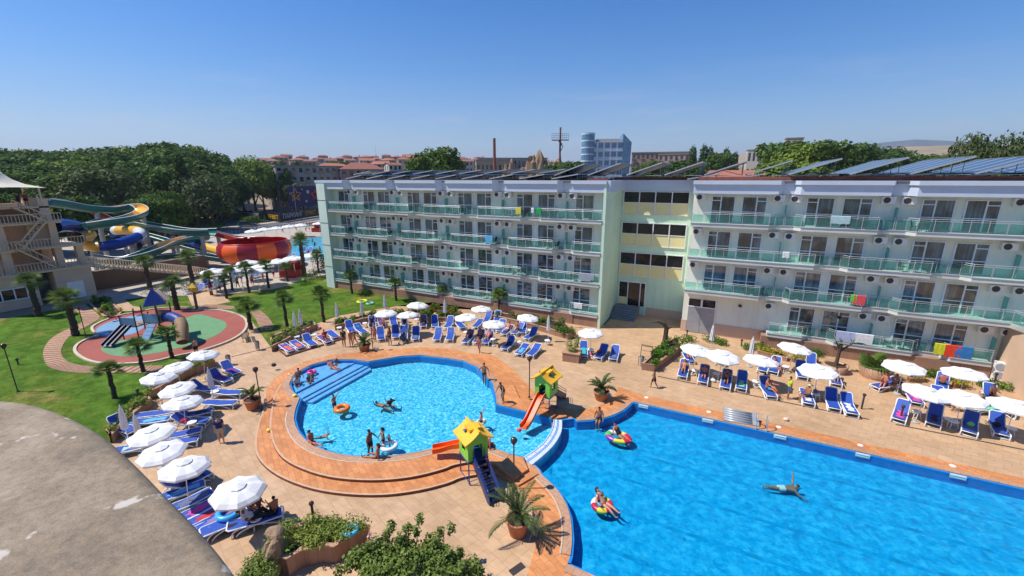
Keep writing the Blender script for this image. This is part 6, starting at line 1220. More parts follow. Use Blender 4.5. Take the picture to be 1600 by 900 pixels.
# ================================================================ play houses with slides
def playhouse(loc, ang, label, bend=0, drop=1.12):
    e = empty('play_house', loc, ang); tag(e, label, 'play house', 'yellow and green play houses'); f = 1.25; w_ = .55
    for sx in (-1, 1):
        for sy in (-1, 1): mb = MB(); mb.tube([(sx*w_*.95, sy*w_*.95, 0), (sx*w_*.95, sy*w_*.95, f)], .035, 6); mb.build('leg', 'navy_rail', e)
    mb = MB(); mb.box(-w_*1.02, w_*1.02, -w_*1.02, w_*1.02, f-.06, f+.02); mb.tube([(-w_, -w_, .15), (w_, -w_, .15)], .02, 4); mb.tube([(-w_, w_, .15), (w_, w_, .15)], .02, 4); mb.tube([(-w_, -w_, .15), (-w_, w_, .15)], .02, 4); mb.build('floor', 'navy_rail', e)
    mb = MB(); t = .05
    for s in (-1, 1):   # gable walls with openings on the slide and stair sides
        x0, x1 = (s*w_, s*(w_-t)); a, b = min(x0, x1), max(x0, x1)
        mb.box(a, b, -w_, -.24, f, f+1.15); mb.box(a, b, .24, w_, f, f+1.15); mb.box(a, b, -.24, .24, f+.85, f+1.15); mb.add([(a, -w_, f+1.15), (a, w_, f+1.15), (a, 0, f+1.55), (b, -w_, f+1.15), (b, w_, f+1.15), (b, 0, f+1.55)], [(0, 1, 2), (3, 5, 4), (0, 2, 5, 3), (1, 4, 5, 2)])
        a, b = min(s*w_, s*(w_-t)), max(s*w_, s*(w_-t)); xx = w_-t-.002
        mb.box(-xx, -.2, a, b, f, f+1.15); mb.box(.2, xx, a, b, f, f+1.15); mb.box(-.2, .2, a, b, f, f+.4); mb.box(-.2, .2, a, b, f+.85, f+1.15)
    mb.build('wall', 'house_green', e)
    mb = MB()
    for s in (-1, 1):
        n = 4
        for i in range(n): a = i/n; b = (i+1)/n; z = lambda t_: f+1.66-.50*t_-.06*math.sin(t_*math.pi); mb.add([(-.78, s*.78*a, z(a)), (.78, s*.78*a, z(a)), (.78, s*.78*b, z(b)), (-.78, s*.78*b, z(b)), (-.76, s*.78*a, z(a)-.07), (.76, s*.78*a, z(a)-.07), (.76, s*.78*b, z(b)-.07), (-.76, s*.78*b, z(b)-.07)], [(0, 1, 2, 3), (4, 7, 6, 5), (0, 3, 7, 4), (1, 5, 6, 2), (2, 6, 7, 3)])
    mb.tube([(-.8, 0, f+1.67), (.8, 0, f+1.67)], .06, 6); mb.box(-.3, .3, -.32, .32, f+1.45, f+1.62); rf = mb.build('roof', 'house_yellow', e)
    for s in (-1, 1): mb = MB(); mb.ball((.1, s*.4, f+1.44), .11, 10, 1, .8, .5); q_ = mb.build('roof_eye', 'navy_rail', rf)
    P = smooth_line([(w_, 0, f+.08), (w_+.3, .02, f), (w_+.9, bend*.3, f-.4*drop), (w_+1.35, bend*.62, f-.85*drop), (w_+1.6, bend, f-drop)] if bend else [(w_, 0, f+.08), (w_+.35, 0, f), (w_+1.1, 0, f-.5*drop), (w_+1.75, 0, f-.9*drop), (w_+2.25, 0, f-drop)], 5); vs = []; fs = []; pf = [(-.27, .24), (-.22, .24), (-.2, .02), (.2, .02), (.22, .24), (.27, .24), (.25, -.03), (-.25, -.03)]
    for i, p in enumerate(P):
        d = (P[min(i+1, len(P)-1)]-P[max(i-1, 0)]); d.z = 0; d.normalize()
        for y, dz in pf: vs.append((p.x-d.y*y, p.y+d.x*y, p.z+dz))
    for i in range(len(P)-1):
        for j in range(8): fs.append((i*8+j, i*8+(j+1) % 8, (i+1)*8+(j+1) % 8, (i+1)*8+j))
    mb = MB(); mb.add(vs, fs); mb.build('slide', 'slide_orange' if True else '', e)
    mb = MB()
    for s in (-.28, .28): mb.cbox((-w_-.85, s, f*.52), 2.2, .05, .36, 0, -math.atan2(f, 1.75))
    for i in range(7): z = f*(i+.5)/7.2; x = -w_-1.7+1.7*(i+.5)/7; mb.box(x-.13, x+.13, -.26, .26, z-.02, z+.02)
    mb.build('stair_flight', 'navy', e)
    mb = MB()
    for s in (-.3, .3):
        for k in (.25, .42, .6): mb.tube([(-w_-1.75, s, k), (-w_, s, f+k)], .02, 4)
        mb.tube([(-w_-1.75, s, 0), (-w_-1.75, s, .62)], .02, 4)
    mb.build('handrail', 'navy_rail', e)
playhouse(gp(741, 742, .05), R(147), 'yellow roofed green play house nearer the camera, slide pointing left', 1.45, .62); playhouse(gp(853, 641, .05), R(-97), 'yellow roofed green play house further away, orange slide pointing at the camera')
MATS['slide_orange'].node_tree.nodes['Principled BSDF'].inputs['Roughness'].default_value = .45
# climbing frame on the playground
g = gp(245, 528, .06); e = empty('climbing_frame', g, R(20), 1.15); tag(e, 'climbing frame with peaked roof towers, dark slides and crawl tube on the playground', 'climbing frame')
mb = MB(); mb.box(-2.4, -1.0, -.6, .6, 1.1, 1.2); mb.box(-.2, 1.2, -.6, .6, 1.5, 1.6); mb.box(-1, -.2, -.4, .4, 1.3, 1.38); mb.build('platform', 'wood', e)
for x in (-2.4, -1.0, -.2, 1.2):
    for y in (-.6, .6): mb = MB(); mb.tube([(x, y, 0), (x, y, 2.1 if x < -.5 else 3.0)], .05, 6); mb.build('post', 'dark_metal', e)
for nm, c, r_, h0, h1, m_ in (('roof', (.5, 0), 1.05, 3.0, 4.3, 'navy_rail'), ('roof', (.1, .9), .9, 3.1, 4.0, 'tan_trim')): mb = MB(); mb.lathe([(r_, h0), (.05, h1)], (c[0], c[1], 0), 4); mb.build(nm, m_, e)
for a_, m_ in (((-.2, 1.2, -.62, -.56, 1.6, 2.3), 'safety_blue'), ((-2.4, -1, -.62, -.56, 1.2, 1.9), 'safety_blue'), ((1.16, 1.24, -.54, .54, 1.6, 2.2), 'wood'), ((-.2, 1.2, .56, .62, 1.6, 2.3), 'wood')): mb = MB(); mb.box(*a_); mb.build('side_panel', m_, e)
for y in (-.95, -.45):
    mb = MB(); mb.cbox((-2.0, -1.45+y*.0, .62), .01, .01, .01); mb.T = Matrix.Translation((-1.9+y*.9+.6, -.6, 1.15)) @ Matrix.Rotation(R(-90), 4, 'Z'); mb.cbox((.9, 0, -.5), 2.1, .42, .06, 0, R(30)); mb.cbox((.9, -.22, -.42), 2.1, .05, .22, 0, R(30)); mb.cbox((.9, .22, -.42), 2.1, .05, .22, 0, R(30)); mb.build('slide', 'navy', e)
mb = MB(); mb.tube(smooth_line([(1.2, 0, 1.9), (1.9, -.1, 1.95), (2.5, -.3, 1.9), (3.0, -.5, 1.8)], 5), .42, 12, False); mb.build('crawl_tube', 'navy_rail', e, True); mb = MB(); mb.tube(smooth_line([(3.0, -.5, 1.8), (3.5, -.9, 1.5), (3.9, -1.4, 1.0), (4.2, -1.8, .5)], 5), .42, 12, False); mb.build('tube_slide', 'wood', e, True)
for x, y in ((2.4, -.6), (3.0, .0), (3.7, -.7)): mb = MB(); mb.tube([(x, y, 0), (x, y, 1.6)], .05, 5); mb.build('tube_support', 'dark_metal', e)
mb = MB(); mb.T = Matrix.Translation((.5, -.6, 1.5)) @ Matrix.Rotation(R(-90), 4, 'Z'); mb.cbox((.55, 0, -.75), 1.8, .7, .08, 0, R(50)); [mb.cbox((.15+.22*i, 0, -.25-.27*i), .1, .6, .05) for i in range(5)]; mb.build('climbing_net', 'safety_blue', e)
for i, (x, y) in enumerate((pq(820, 275), pq(985, 235))):
    ee = empty('spring_rocker', gp(x, y, .06), R(60)); tag(ee, 'red spring rocker on the blue playground floor, '+['left', 'right'][i]+' one', 'spring rocker', 'red spring rockers'); mb = MB(); mb.box(-.5, .5, -.12, .12, .4, .52); mb.box(-.55, -.45, -.15, .15, .4, .85); mb.build('seat', 'lily_red', ee); mb = MB(); mb.tube([(.08*math.cos(k), .08*math.sin(k), .02+.035*k) for k in range(11)], .02, 4); mb.build('spring', 'dark_metal', ee)
ee = empty('birdhouse_post', gp(*pr(270, 470), 0)); tag(ee, 'yellow birdhouse shaped post at the back of the playground', 'post'); mb = MB(); mb.tube([(0, 0, 0), (0, 0, 2.2)], .15, 8); mb.build('post', 'wood_dark', ee); mb = MB(); mb.box(-.35, .35, -.35, .35, 2.2, 2.7); mb.lathe([(.6, 2.7), (.04, 3.2)], n=4); mb.build('house', 'slide_yellow', ee)

# ================================================================ balcony furniture and washing
def chair_proto():
    e = empty('balcony_chair'); mb = MB(); mb.box(-.24, .24, -.22, .22, .40, .44); mb.cbox((0, .24, .66), .46, .035, .44, 0, 0, R(-12)); mb.build('seat', 'objcol_plastic', e).color = (.012, .06, .05, 1)
    mb = MB()
    for sx in (-.22, .22): mb.tube([(sx, -.2, 0), (sx, -.2, .62), (sx, .2, .62), (sx, .22, 0)], .016, 4)
    mb.build('legs', 'dark_metal', e); return e
def btable_proto():
    e = empty('balcony_table'); mb = MB(); mb.lathe([(.34, .68), (.34, .71)], n=12); mb.build('top', 'objcol_plastic', e).color = (.05, .12, .10, 1); mb = MB(); [mb.tube([(.22*math.cos(a), .22*math.sin(a), .68), (.28*math.cos(a), .28*math.sin(a), 0)], .018, 4) for a in (.8, 2.36, 3.9, 5.5)]; mb.build('legs', 'dark_metal', e); return e
bch = Proto(chair_proto()); btb = Proto(btable_proto()); q = random.Random(21); FN = ['top', 'upper', 'lower', 'bottom']
for j, zf in enumerate(FL):
    for wing, cs, yw in (('left', partyL, YL), ('right', partyR[:2], YR)):
        for ci, c in enumerate(cs):
            if wing == 'right' and j == 3 and c < 5: continue
            for s in (-1, 1):
                if q.random() < .12: continue
                x = c+s*q.uniform(1.5, 1.9)
                for dx in (-.62, .62):
                    if q.random() < .15: continue
                    o = bch(); place(o, (x+dx, yw-.75+q.uniform(-.1, .1), zf), R(90)*(-1 if dx > 0 else 1)+q.uniform(-.6, .6)); tag(o, f'dark green {["left", "right"][dx > 0]} chair {["left", "right"][s > 0]} of the {nth(ci)} screen, {FN[j]} {wing} wing balconies', 'chair', f'chairs on the {FN[j]} balconies of the {wing} wing')
                o = btb(); place(o, (x, yw-.8, zf)); tag(o, f'small dark table {["left", "right"][s > 0]} of the {nth(ci)} screen, {FN[j]} {wing} wing balconies', 'table', f'tables on the {FN[j]} balconies of the {wing} wing')
def cloth_on_rail(px, py, yw, w_, drop, colr, label):
    r = ray(px, py); t = (yw-1.27)/r.y; x, z = r.x*t, H+r.z*t; mb = MB(); n = 6; vs = []; fs = []; q = random.Random(int(px))
    for k, (dy, dz) in enumerate(((.07, -drop*.5), (.04, -.02), (0, .02), (-.05, -.02), (-.06, -drop*.5), (-.055, -drop))):
        for i in range(n+1): vs.append((w_*(i/n-.5), dy+q.uniform(-.01, .01), dz+(q.uniform(-.05, .05) if k in (0, 5) else 0)))
    for k in range(5):
        for i in range(n): a = k*(n+1)+i; fs.append((a, a+1, a+n+2, a+n+1))
    mb.add(vs, fs); zz = min(FL, key=lambda f: abs(f+1.0-z))+1.03; o = mb.build('hanging_towel', 'objcol_cloth'); place(o, (x, yw-1.25, zz)); o.color = (*colr, 1); tag(o, label, 'towel', 'washing hung on the balcony rails')
for a in ((842, 330, YL, .5, .6, (.01, .45, .08), 'bright green cloth on the top balconies of the left wing'), (800+10, 338, YL, .6, .7, TW['yellow'], 'yellow cloth on the top balconies of the left wing'), (822, 335, YL, .4, .6, TW['dark'], 'dark cloth on the top balconies of the left wing'), (844-12, 332, YL, .3, .5, TW['white'], 'white cloth on the top balconies of the left wing'), (764, 375, YL, .9, .8, TW['lblue'], 'blue towel on the second balconies of the left wing'), (916, 434, YL, 1.6, .7, (.35, .4, .45), 'striped washing on the third balconies of the left wing'),
    (903, 478, YL, .9, .6, TW['white'], 'white sheet on the lowest balcony beside the bay'), (1313, 343, YR, 1.3, .6, (.45, .62, .62), 'pale patterned sheet on the top balconies of the right wing'), (1228, 398, YR, .5, .5, TW['white'], 'white towel on the second balconies of the right wing'), (1343, 466, YR, .8, .8, (.75, .08, .10), 'red and green beach things on the third balconies of the right wing'), (1335, 460, YR, .4, .6, (.15, .6, .05), 'green cloth beside the red beach things'),
    (1322, 519, YR, 1.3, .9, (.45, .5, .7), 'violet patterned sheet on the lowest right balconies'), (1351, 523, YR, 1.2, .8, TW['white'], 'white sheet behind the yucca on the lowest right balconies'), (1470, 545, YR, .8, .9, (.7, .7, .03), 'yellow towel on the lowest right balcony end'), (1488, 548, YR, .9, 1.0, (.8, .06, .02), 'red towel on the lowest right balcony end'), (1506, 550, YR, 1.0, 1.0, (.03, .2, .5), 'blue towel on the lowest right balcony end')):
    cloth_on_rail(*a)
# ================================================================ people
def skin_mesh(verts, edges, radii, root=0, sub=1):
    me = bpy.data.meshes.new('tmp'); me.from_pydata(verts, edges, []); o = bpy.data.objects.new('tmp', me); col.objects.link(o)
    md = o.modifiers.new('s', 'SKIN'); md.use_smooth_shade = True
    for i, v in enumerate(me.skin_vertices[0].data): r = radii[i]; v.radius = r if isinstance(r, tuple) else (r, r); v.use_root = (i == root)
    if sub: ms = o.modifiers.new('u', 'SUBSURF'); ms.levels = sub; ms.render_levels = sub
    dg = bpy.context.evaluated_depsgraph_get(); dg.update(); out = bpy.data.meshes.new_from_object(o.evaluated_get(dg)); bpy.data.objects.remove(o); bpy.data.meshes.remove(me); return out
def sag(a): a = R(a); return Vector((math.sin(a), 0, -math.cos(a)))
def joints(lean=0, head=0, th=(0, 0), sh=(0, 0), ar=(0, 0), fo=(5, 5), spread=.02, armout=.05):
    """angles in degrees from straight down, positive forward; pelvis at the origin, facing +x; lean forward positive"""
    up = -sag(-lean) if lean else Vector((0, 0, 1)); up = Vector((math.sin(R(lean)), 0, math.cos(R(lean))))
    J = {}; J['pelvis'] = Vector((0, 0, 0)); J['waist'] = up*.16; J['chest'] = up*.36; J['neck'] = up*.53; hd = Vector((math.sin(R(lean+head)), 0, math.cos(R(lean+head)))); J['jaw'] = J['neck']+hd*.10; J['crown'] = J['neck']+hd*.20
    fwd = Vector((hd.z, 0, -hd.x)); J['face'] = fwd; J['hd'] = hd
    for k, s in enumerate((1, -1)):
        S = Vector((0, s, 0)); J['sho', k] = up*.47+S*.17; d = sag(ar[k])+S*armout*s*s; d = (sag(ar[k])+S*armout*3).normalized(); J['elb', k] = J['sho', k]+d*.28; d2 = (sag(ar[k]+fo[k])+S*armout).normalized(); J['wri', k] = J['elb', k]+d2*.24; J['hand', k] = J['wri', k]+d2*.07; J['hdir', k] = d2
        J['hip', k] = S*.085-up*.03; t = (sag(th[k])+S*spread).normalized(); J['kne', k] = J['hip', k]+t*.43; u = (sag(sh[k])+S*spread*.3).normalized(); J['ank', k] = J['kne', k]+u*.42
        f = Vector((u.z*-1, 0, u.x)) if True else None; f = Vector((-u.z, 0, u.x)).normalized(); J['toe', k] = J['ank', k]+f*.15+u*.04; J['heel', k] = J['ank', k]+u*.045
    return J
def body_mesh(J, fem=False):
    V = []; E_ = []; Rr = []; ix = {}
    def a(n, p, r, par=None):
        ix[n] = len(V); V.append(tuple(p)); Rr.append(r)
        if par is not None: E_.append((ix[par], ix[n]))
    a('pelvis', J['pelvis'], (.175, .135)); a('waist', J['waist'], (.135 if fem else .155, .118), 'pelvis'); a('chest', J['chest'], (.168 if fem else .185, .132), 'waist'); a('neck', J['neck'], .052, 'chest'); a('jaw', J['jaw'], (.066, .072), 'neck'); a('crown', J['crown']-J['hd']*.01, (.078, .09), 'jaw')
    for k in (0, 1):
        a(('sho', k), J['sho', k], .064, 'chest'); a(('elb', k), J['elb', k], .045, ('sho', k)); a(('wri', k), J['wri', k], .025, ('elb', k)); a(('hand', k), J['hand', k], (.036, .018), ('wri', k))
        hd = J['hdir', k]; sd_ = Vector((0, 1, 0)); fw = hd.cross(sd_).normalized()
        for i in range(4): a(('f', k, i), J['hand', k]+hd*(.085+.012*(i in (1, 2)))+fw*(-.03+.02*i)+sd_*(.012*(1 if k else -1)), .009, ('hand', k))
        a(('th', k), J['hand', k]+hd*.02+fw*.055, .011, ('hand', k))
        a(('hip', k), J['hip', k], .100, 'pelvis'); a(('mid', k), J['hip', k].lerp(J['kne', k], .5), .084, ('hip', k)); a(('kne', k), J['kne', k], .060, ('mid', k)); a(('clf', k), J['kne', k].lerp(J['ank', k], .35), .062, ('kne', k)); a(('ank', k), J['ank', k], .034, ('clf', k)); a(('toe', k), J['toe', k], (.04, .022), ('ank', k))
    me = skin_mesh(V, E_, Rr, 0, 2); me.materials.clear(); me.materials.append(MATS['skin']); me.materials.append(MATS['eye'])
    # nose, ears, eyes and mouth join the same mesh
    import bmesh
    bm = bmesh.new(); bm.from_mesh(me); hd, fc, jaw = J['hd'], J['face'], J['jaw']; sd_ = Vector((0, 1, 0))
    def lump(c, r, sx=1, mi=0):
        g_ = bmesh.ops.create_icosphere(bm, subdivisions=1, radius=r, matrix=Matrix.Translation(c))
        for v in g_['verts']:
            for f in v.link_faces: f.material_index = mi
    c0 = jaw+hd*.045; lump(c0+fc*.088-hd*.012, .017); lump(c0+sd_*.078, .018); lump(c0-sd_*.078, .018); lump(c0+fc*.074+sd_*.03+hd*.018, .010, mi=1); lump(c0+fc*.074-sd_*.03+hd*.018, .010, mi=1); lump(c0+fc*.076-hd*.055, .012, mi=0)
    bm.to_mesh(me); bm.free(); me.polygons.foreach_set('use_smooth', [True]*len(me.polygons)); return me
RULES = {'briefs': {'P': (-9, .35), 'ph': (-9, 9), 'th': (-9, .16)}, 'shorts': {'P': (-9, .55), 'ph': (-9, 9), 'th': (-9, .62)}, 'trousers': {'P': (-9, .55), 'ph': (-9, 9), 'th': (-9, 9), 'sh': (-9, .92)},
 'shirt': {'P': (.05, 9), 'W': (-9, 9), 'C': (-9, .62), 'cs': (-9, 9), 'ua': (-9, .6)}, 'onepiece': {'P': (-9, 9), 'W': (-9, 9), 'C': (-9, .28), 'ph': (-9, 9), 'th': (-9, .12), 'cs': (-9, .3)}, 'band': {'W': (.50, 9), 'C': (-9, .22), 'cs': (-9, .5)}}
def shell_mesh(J, kind, body):
    """clothing cut from the body's own surface and lifted off it"""
    B = [('P', J['pelvis'], J['waist']), ('W', J['waist'], J['chest']), ('C', J['chest'], J['neck']), ('N', J['neck'], J['crown'])]
    for k in (0, 1):
        B += [('cs', J['chest'], J['sho', k]), ('ua', J['sho', k], J['elb', k]), ('fa', J['elb', k], J['hand', k]), ('ph', J['pelvis'], J['hip', k]), ('th', J['hip', k], J['kne', k]), ('sh', J['kne', k], J['ank', k]), ('ft', J['ank', k], J['toe', k])]
    rule = RULES[kind]; ok = []
    for v in body.vertices:
        best = None
        for n_, p0, p1 in B:
            d = p1-p0; t = (v.co-p0).dot(d)/d.length_squared; c = p0+d*max(0, min(1, t)); q_ = (v.co-c).length-{'P': .12, 'W': .125, 'C': .10, 'N': .07, 'cs': .07, 'ua': .045, 'fa': .035, 'ph': .09, 'th': .075, 'sh': .05, 'ft': .03}[n_]
            if best is None or q_ < best[0]: best = (q_, n_, t)
        r_ = rule.get(best[1]); ok.append(bool(r_ and r_[0] <= best[2] <= r_[1]))
    faces = [p.vertices[:] for p in body.polygons if p.material_index == 0 and all(ok[i] for i in p.vertices)]
    cnt = {}
    for f in faces:
        for i in range(len(f)): e = tuple(sorted((f[i], f[(i+1) % len(f)]))); cnt[e] = cnt.get(e, 0)+1
    rim = {i for e, c in cnt.items() if c == 1 for i in e}; ix = {}; vs = []; off = .022 if kind in ('shirt', 'shorts', 'trousers') else .009
    for f in faces:
        for i in f:
            if i not in ix: ix[i] = len(vs); vs.append(body.vertices[i].co+body.vertices[i].normal*(off if i not in rim else off*.75))
    me = bpy.data.meshes.new('cloth'); me.from_pydata(vs, [], [tuple(ix[i] for i in f) for f in faces]); me.materials.append(MATS['objcol_cloth']); me.polygons.foreach_set('use_smooth', [True]*len(me.polygons)); return me
def hair_mesh(J, style):
    mb = MB(); hd, fc = J['hd'], J['face']; c = J['jaw']+hd*.072-fc*.016; sd_ = Vector((0, 1, 0)); vs = []; fs = []; N_, K = 14, 6
    for i in range(K+1):
        for j in range(N_):
            t = 2*math.pi*j/N_; front = math.cos(t); ph = math.pi*(.03+.52*i/K) if front < .25 else math.pi*(.03+.30*i/K)
            rr = .093; vs.append(c+fc*(rr*1.06*math.sin(ph)*math.cos(t))+sd_*(rr*.9*math.sin(ph)*math.sin(t))+hd*(rr*math.cos(ph)))
    for i in range(K):
        for j in range(N_): fs.append((i*N_+j, i*N_+(j+1) % N_, (i+1)*N_+(j+1) % N_, (i+1)*N_+j))
    fs.append(tuple(range(N_))); mb.add(vs, fs)
    if style == 'long': mb.tube([c-fc*.07, c-fc*.10-hd*.10, c-fc*.085-hd*.24], [.065, .06, .02], 8)
    if style == 'hat': mb.T = Matrix.Translation(c+hd*.03) @ hd.to_track_quat('Z', 'Y').to_matrix().to_4x4(); mb.lathe([(.20, -.01), (.10, .01), (.10, .07), (.04, .10)], n=16); mb.T = None
    me = bpy.data.meshes.new('hair'); me.from_pydata(mb.v, [], mb.f); me.materials.append(MATS['objcol_cloth']); me.polygons.foreach_set('use_smooth', [True]*len(me.polygons)); return me
POSES = {
 'stand': dict(th=(4, -5), sh=(0, -8), ar=(5, -4), fo=(14, 10)), 'walk': dict(lean=4, th=(24, -14), sh=(4, -36), ar=(-22, 22), fo=(18, 30)), 'bend': dict(lean=28, head=-8, th=(16, 4), sh=(-8, -14), ar=(30, 12), fo=(25, 30), armout=.12),
 'wade': dict(lean=3, th=(8, -4), sh=(0, -8), ar=(14, 10), fo=(22, 18), armout=.28), 'edge': dict(lean=4, head=6, th=(84, 80), sh=(2, -6), ar=(18, -14), fo=(30, 8), armout=.12), 'chair': dict(lean=-6, head=8, th=(80, 78), sh=(20, 4), ar=(28, 22), fo=(60, 55), armout=.06),
 'floor': dict(lean=-8, head=12, th=(82, 102), sh=(88, 52), ar=(-18, 46), fo=(6, 40), armout=.12), 'lie': dict(lean=-52, head=14, th=(92, 84), sh=(88, 100), ar=(30, 44), fo=(22, 60), armout=.1), 'lieknee': dict(lean=-48, head=16, th=(128, 94), sh=(40, 88), ar=(60, 30), fo=(80, 40), armout=.08),
 'swim': dict(lean=80, head=-40, th=(-78, -96), sh=(-84, -100), ar=(165, 40), fo=(10, 30), spread=.16, armout=.35), 'float': dict(lean=-40, head=10, th=(88, 78), sh=(76, 62), ar=(-10, 30), fo=(20, 60), armout=.35), 'wave': dict(lean=0, th=(5, -5), sh=(0, -5), ar=(150, 30), fo=(10, 60), armout=.3), 'hug': dict(lean=-4, head=8, th=(108, 100), sh=(40, 52), ar=(52, 48), fo=(50, 46), armout=.02)}
JC = {}; MC = {}
def person(pose, p, face, label, skin=(.42, .20, .11), h=1.72, bottom=('shorts', (.02, .02, .03)), top=None, hair=('short', (.02, .012, .008)), anchor='feet', z=0, group=None, tip=0):
    if pose not in JC: JC[pose] = joints(**POSES[pose])
    J = JC[pose]; fem = bool(top and top[0] in ('band', 'onepiece')); key = (pose, 'body', fem)
    if key not in MC: MC[key] = body_mesh(J, fem)
    s = h/1.72; off = 0
    if anchor == 'feet': off = -min(J['heel', 0].z, J['heel', 1].z, J['toe', 0].z)*s+.02*s
    elif anchor == 'seat': off = .125*s
    e = empty('person', (p.x, p.y, z+off), face, s); 
    if tip: e.rotation_euler = (0, tip, face)
    tag(e, label, 'person', group)
    def part(name, me, c): o = bpy.data.objects.new(name, me); col.objects.link(o); o.parent = e; o.color = (*c, 1); return o
    part('body', MC[key], skin)
    for it, nm in ((bottom, None), (top, None)):
        if not it: continue
        k = (pose, it[0], fem); MC.setdefault(k, None)
        if MC[k] is None: MC[k] = shell_mesh(J, it[0], MC[key])
        part({'shorts': 'shorts', 'briefs': 'briefs', 'shirt': 'shirt', 'onepiece': 'swimsuit', 'band': 'bikini_top', 'trousers': 'trousers'}[it[0]], MC[k], it[1])
    if hair:
        k = (pose, 'hair', hair[0])
        if k not in MC: MC[k] = hair_mesh(J, hair[0])
        part('hat' if hair[0] == 'hat' else 'hair', MC[k], hair[1])
    return e
BLK, NAVY, BRN, BLOND, GREY = (.012, .012, .016), (.01, .025, .16), (.05, .022, .012), (.35, .22, .09), (.25, .24, .22)
TAN, PALE, DARK, REDD = (.36, .155, .08), (.58, .31, .20), (.20, .08, .045), (.50, .17, .10)
def P2(px, z=0): return gp(px[0], px[1], z)
def dirto(a): return R(a)
bz = ('briefs', BLK)
person('stand', P2((347, 692)), R(-20), 'man in a navy t-shirt and pale shorts standing left of the round pool', PALE, 1.74, ('shorts', (.55, .45, .33)), ('shirt', NAVY), ('short', BRN))
person('walk', P2((749, 552)), R(-80), 'woman in a bikini walking in front of the sunbathers', REDD, 1.62, ('briefs', (.5, .25, .3)), ('band', (.45, .35, .4)), ('long', BRN))
person('wade', P2((757, 601), -.1), R(-75), 'man in dark trunks wading at the right edge of the round pool', TAN, 1.8, bz, None, ('short', BLK), z=-.12)
person('bend', P2((786, 628), .3), R(-100), 'woman in a dark swimsuit bending on the pool deck beside the orange slide', TAN, 1.62, None, ('onepiece', (.03, .02, .03)), ('short', BRN), z=.3)
person('walk', P2((1021, 606)), R(160), 'boy in black shorts walking on the terrace left of the right hand loungers', TAN, 1.45, ('shorts', BLK), None, ('short', BLK))
person('stand', P2(C_(690, 410)), R(-40), 'man in dark shorts standing left of the potted palm crowd', TAN, 1.72, ('shorts', (.35, .12, .06)), ('shirt', (.03, .03, .03)), ('short', BRN)); person('stand', P2(C_(745, 405)), R(160), 'second standing person just right of the dark shirted man', REDD, 1.55, ('briefs', (.6, .2, .1)), None, ('short', BRN))
person('walk', P2(C_(775, 390)), R(200), 'pink skinned child walking left of the potted palm', REDD, 1.3, ('briefs', (.5, .1, .15)), ('band', (.5, .1, .15)), ('long', BRN)); person('stand', P2(C_(930, 370)), R(-60), 'woman in pink standing right of the thin crowd lamp', REDD, 1.6, ('briefs', (.7, .25, .3)), ('onepiece', (.65, .2, .28)), ('long', BLOND))
person('stand', P2(C_(1048, 397)), R(180), 'tanned woman in a black swimsuit standing beside the stroller', TAN, 1.7, bz, ('band', BLK), ('long', BRN))
person('wade', P2(C_(1000, 250)), R(-90), 'person bending over in the middle of the crowded loungers', TAN, 1.6, ('shorts', BLK), None, ('short', BLK)); person('chair', P2(C_(995, 230), .4), R(-80), 'red skinned man sitting under the left hedge parasol', REDD, 1.7, ('shorts', (.2, .05, .03)), None, ('short', BRN), 'seat', .36)
person('stand', P2(F_(955, 615)), R(10), 'person in a bright yellow shirt and blue shorts beside the loungers', TAN, 1.68, ('shorts', (.02, .12, .35)), ('shirt', (.62, .75, .02)), ('short', BRN))
person('edge', P2((936, 657)), R(-85), 'man in black shorts sitting on the main pool edge with feet in the water', TAN, 1.72, ('shorts', BLK), None, ('short', BLK), 'seat', .08)
person('edge', P2((762, 699), .3), R(65), 'tanned bald man sitting on the round pool rim seen from behind', REDD, 1.75, ('shorts', (.03, .04, .08)), None, None, 'seat', .32)
person('floor', P2((590, 715), .3), R(200), 'woman in a bikini sitting on the near rim of the round pool', TAN, 1.65, ('briefs', (.2, .1, .1)), ('band', (.25, .05, .1)), ('long', BRN), 'seat', .32)
person('wade', P2((579, 706), 0), R(10), 'man standing in the water at the near rim of the round pool', DARK, 1.7, ('shorts', BLK), None, ('short', BLK), z=-.28); person('wade', P2((600, 700), 0), R(-130), 'woman leaning to the child in the white ring', TAN, 1.6, bz, ('band', BLK), ('long', BLK), z=-.28)
person('wave', P2((609, 697), .0), R(-100), 'small child inside the white swim ring', TAN, .95, ('briefs', NAVY), None, ('short', BLK), z=-.2)
person('floor', P2((487, 694), .15), R(0), 'woman in an orange swimsuit sitting at the left near edge of the round pool', REDD, 1.62, None, ('onepiece', (.6, .12, .04)), ('long', BRN), 'seat', .2); person('swim', P2((502, 682), .1), R(40), 'child swimming beside the woman in orange', TAN, 1.15, bz, None, ('short', BLOND), None, .05)
person('wave', P2((523, 638), 0), R(0), 'child standing in the water behind the orange ring', TAN, 1.3, ('shorts', NAVY), None, ('short', BLK), z=-.28); person('wave', P2((752, 666), 0), R(20), 'child waving inside the pale ring in the round pool', REDD, 1.25, ('shorts', BLK), None, ('short', BRN), z=-.28)
person('swim', P2((600, 634), .1), R(190), 'dark haired man swimming in the middle of the round pool, left of two', TAN, 1.6, bz, None, ('short', BLK), None, .05); person('float', P2((609, 630), .1), R(150), 'swimmer in a dark shirt in the middle of the round pool, right of two', DARK, 1.5, bz, ('shirt', (.03, .03, .03)), ('short', BLK), None, .10)
person('floor', P2((467, 592), .3), R(-60), 'tanned woman sitting on the rim above the pool steps', TAN, 1.6, bz, ('band', BLK), ('short', BLK), 'seat', .32); person('chair', P2((465, 603), 0), R(-30), 'person in a white shirt sitting on the pool steps', TAN, 1.5, ('shorts', NAVY), ('shirt', (.7, .7, .68)), ('short', BLK), 'seat', .05)
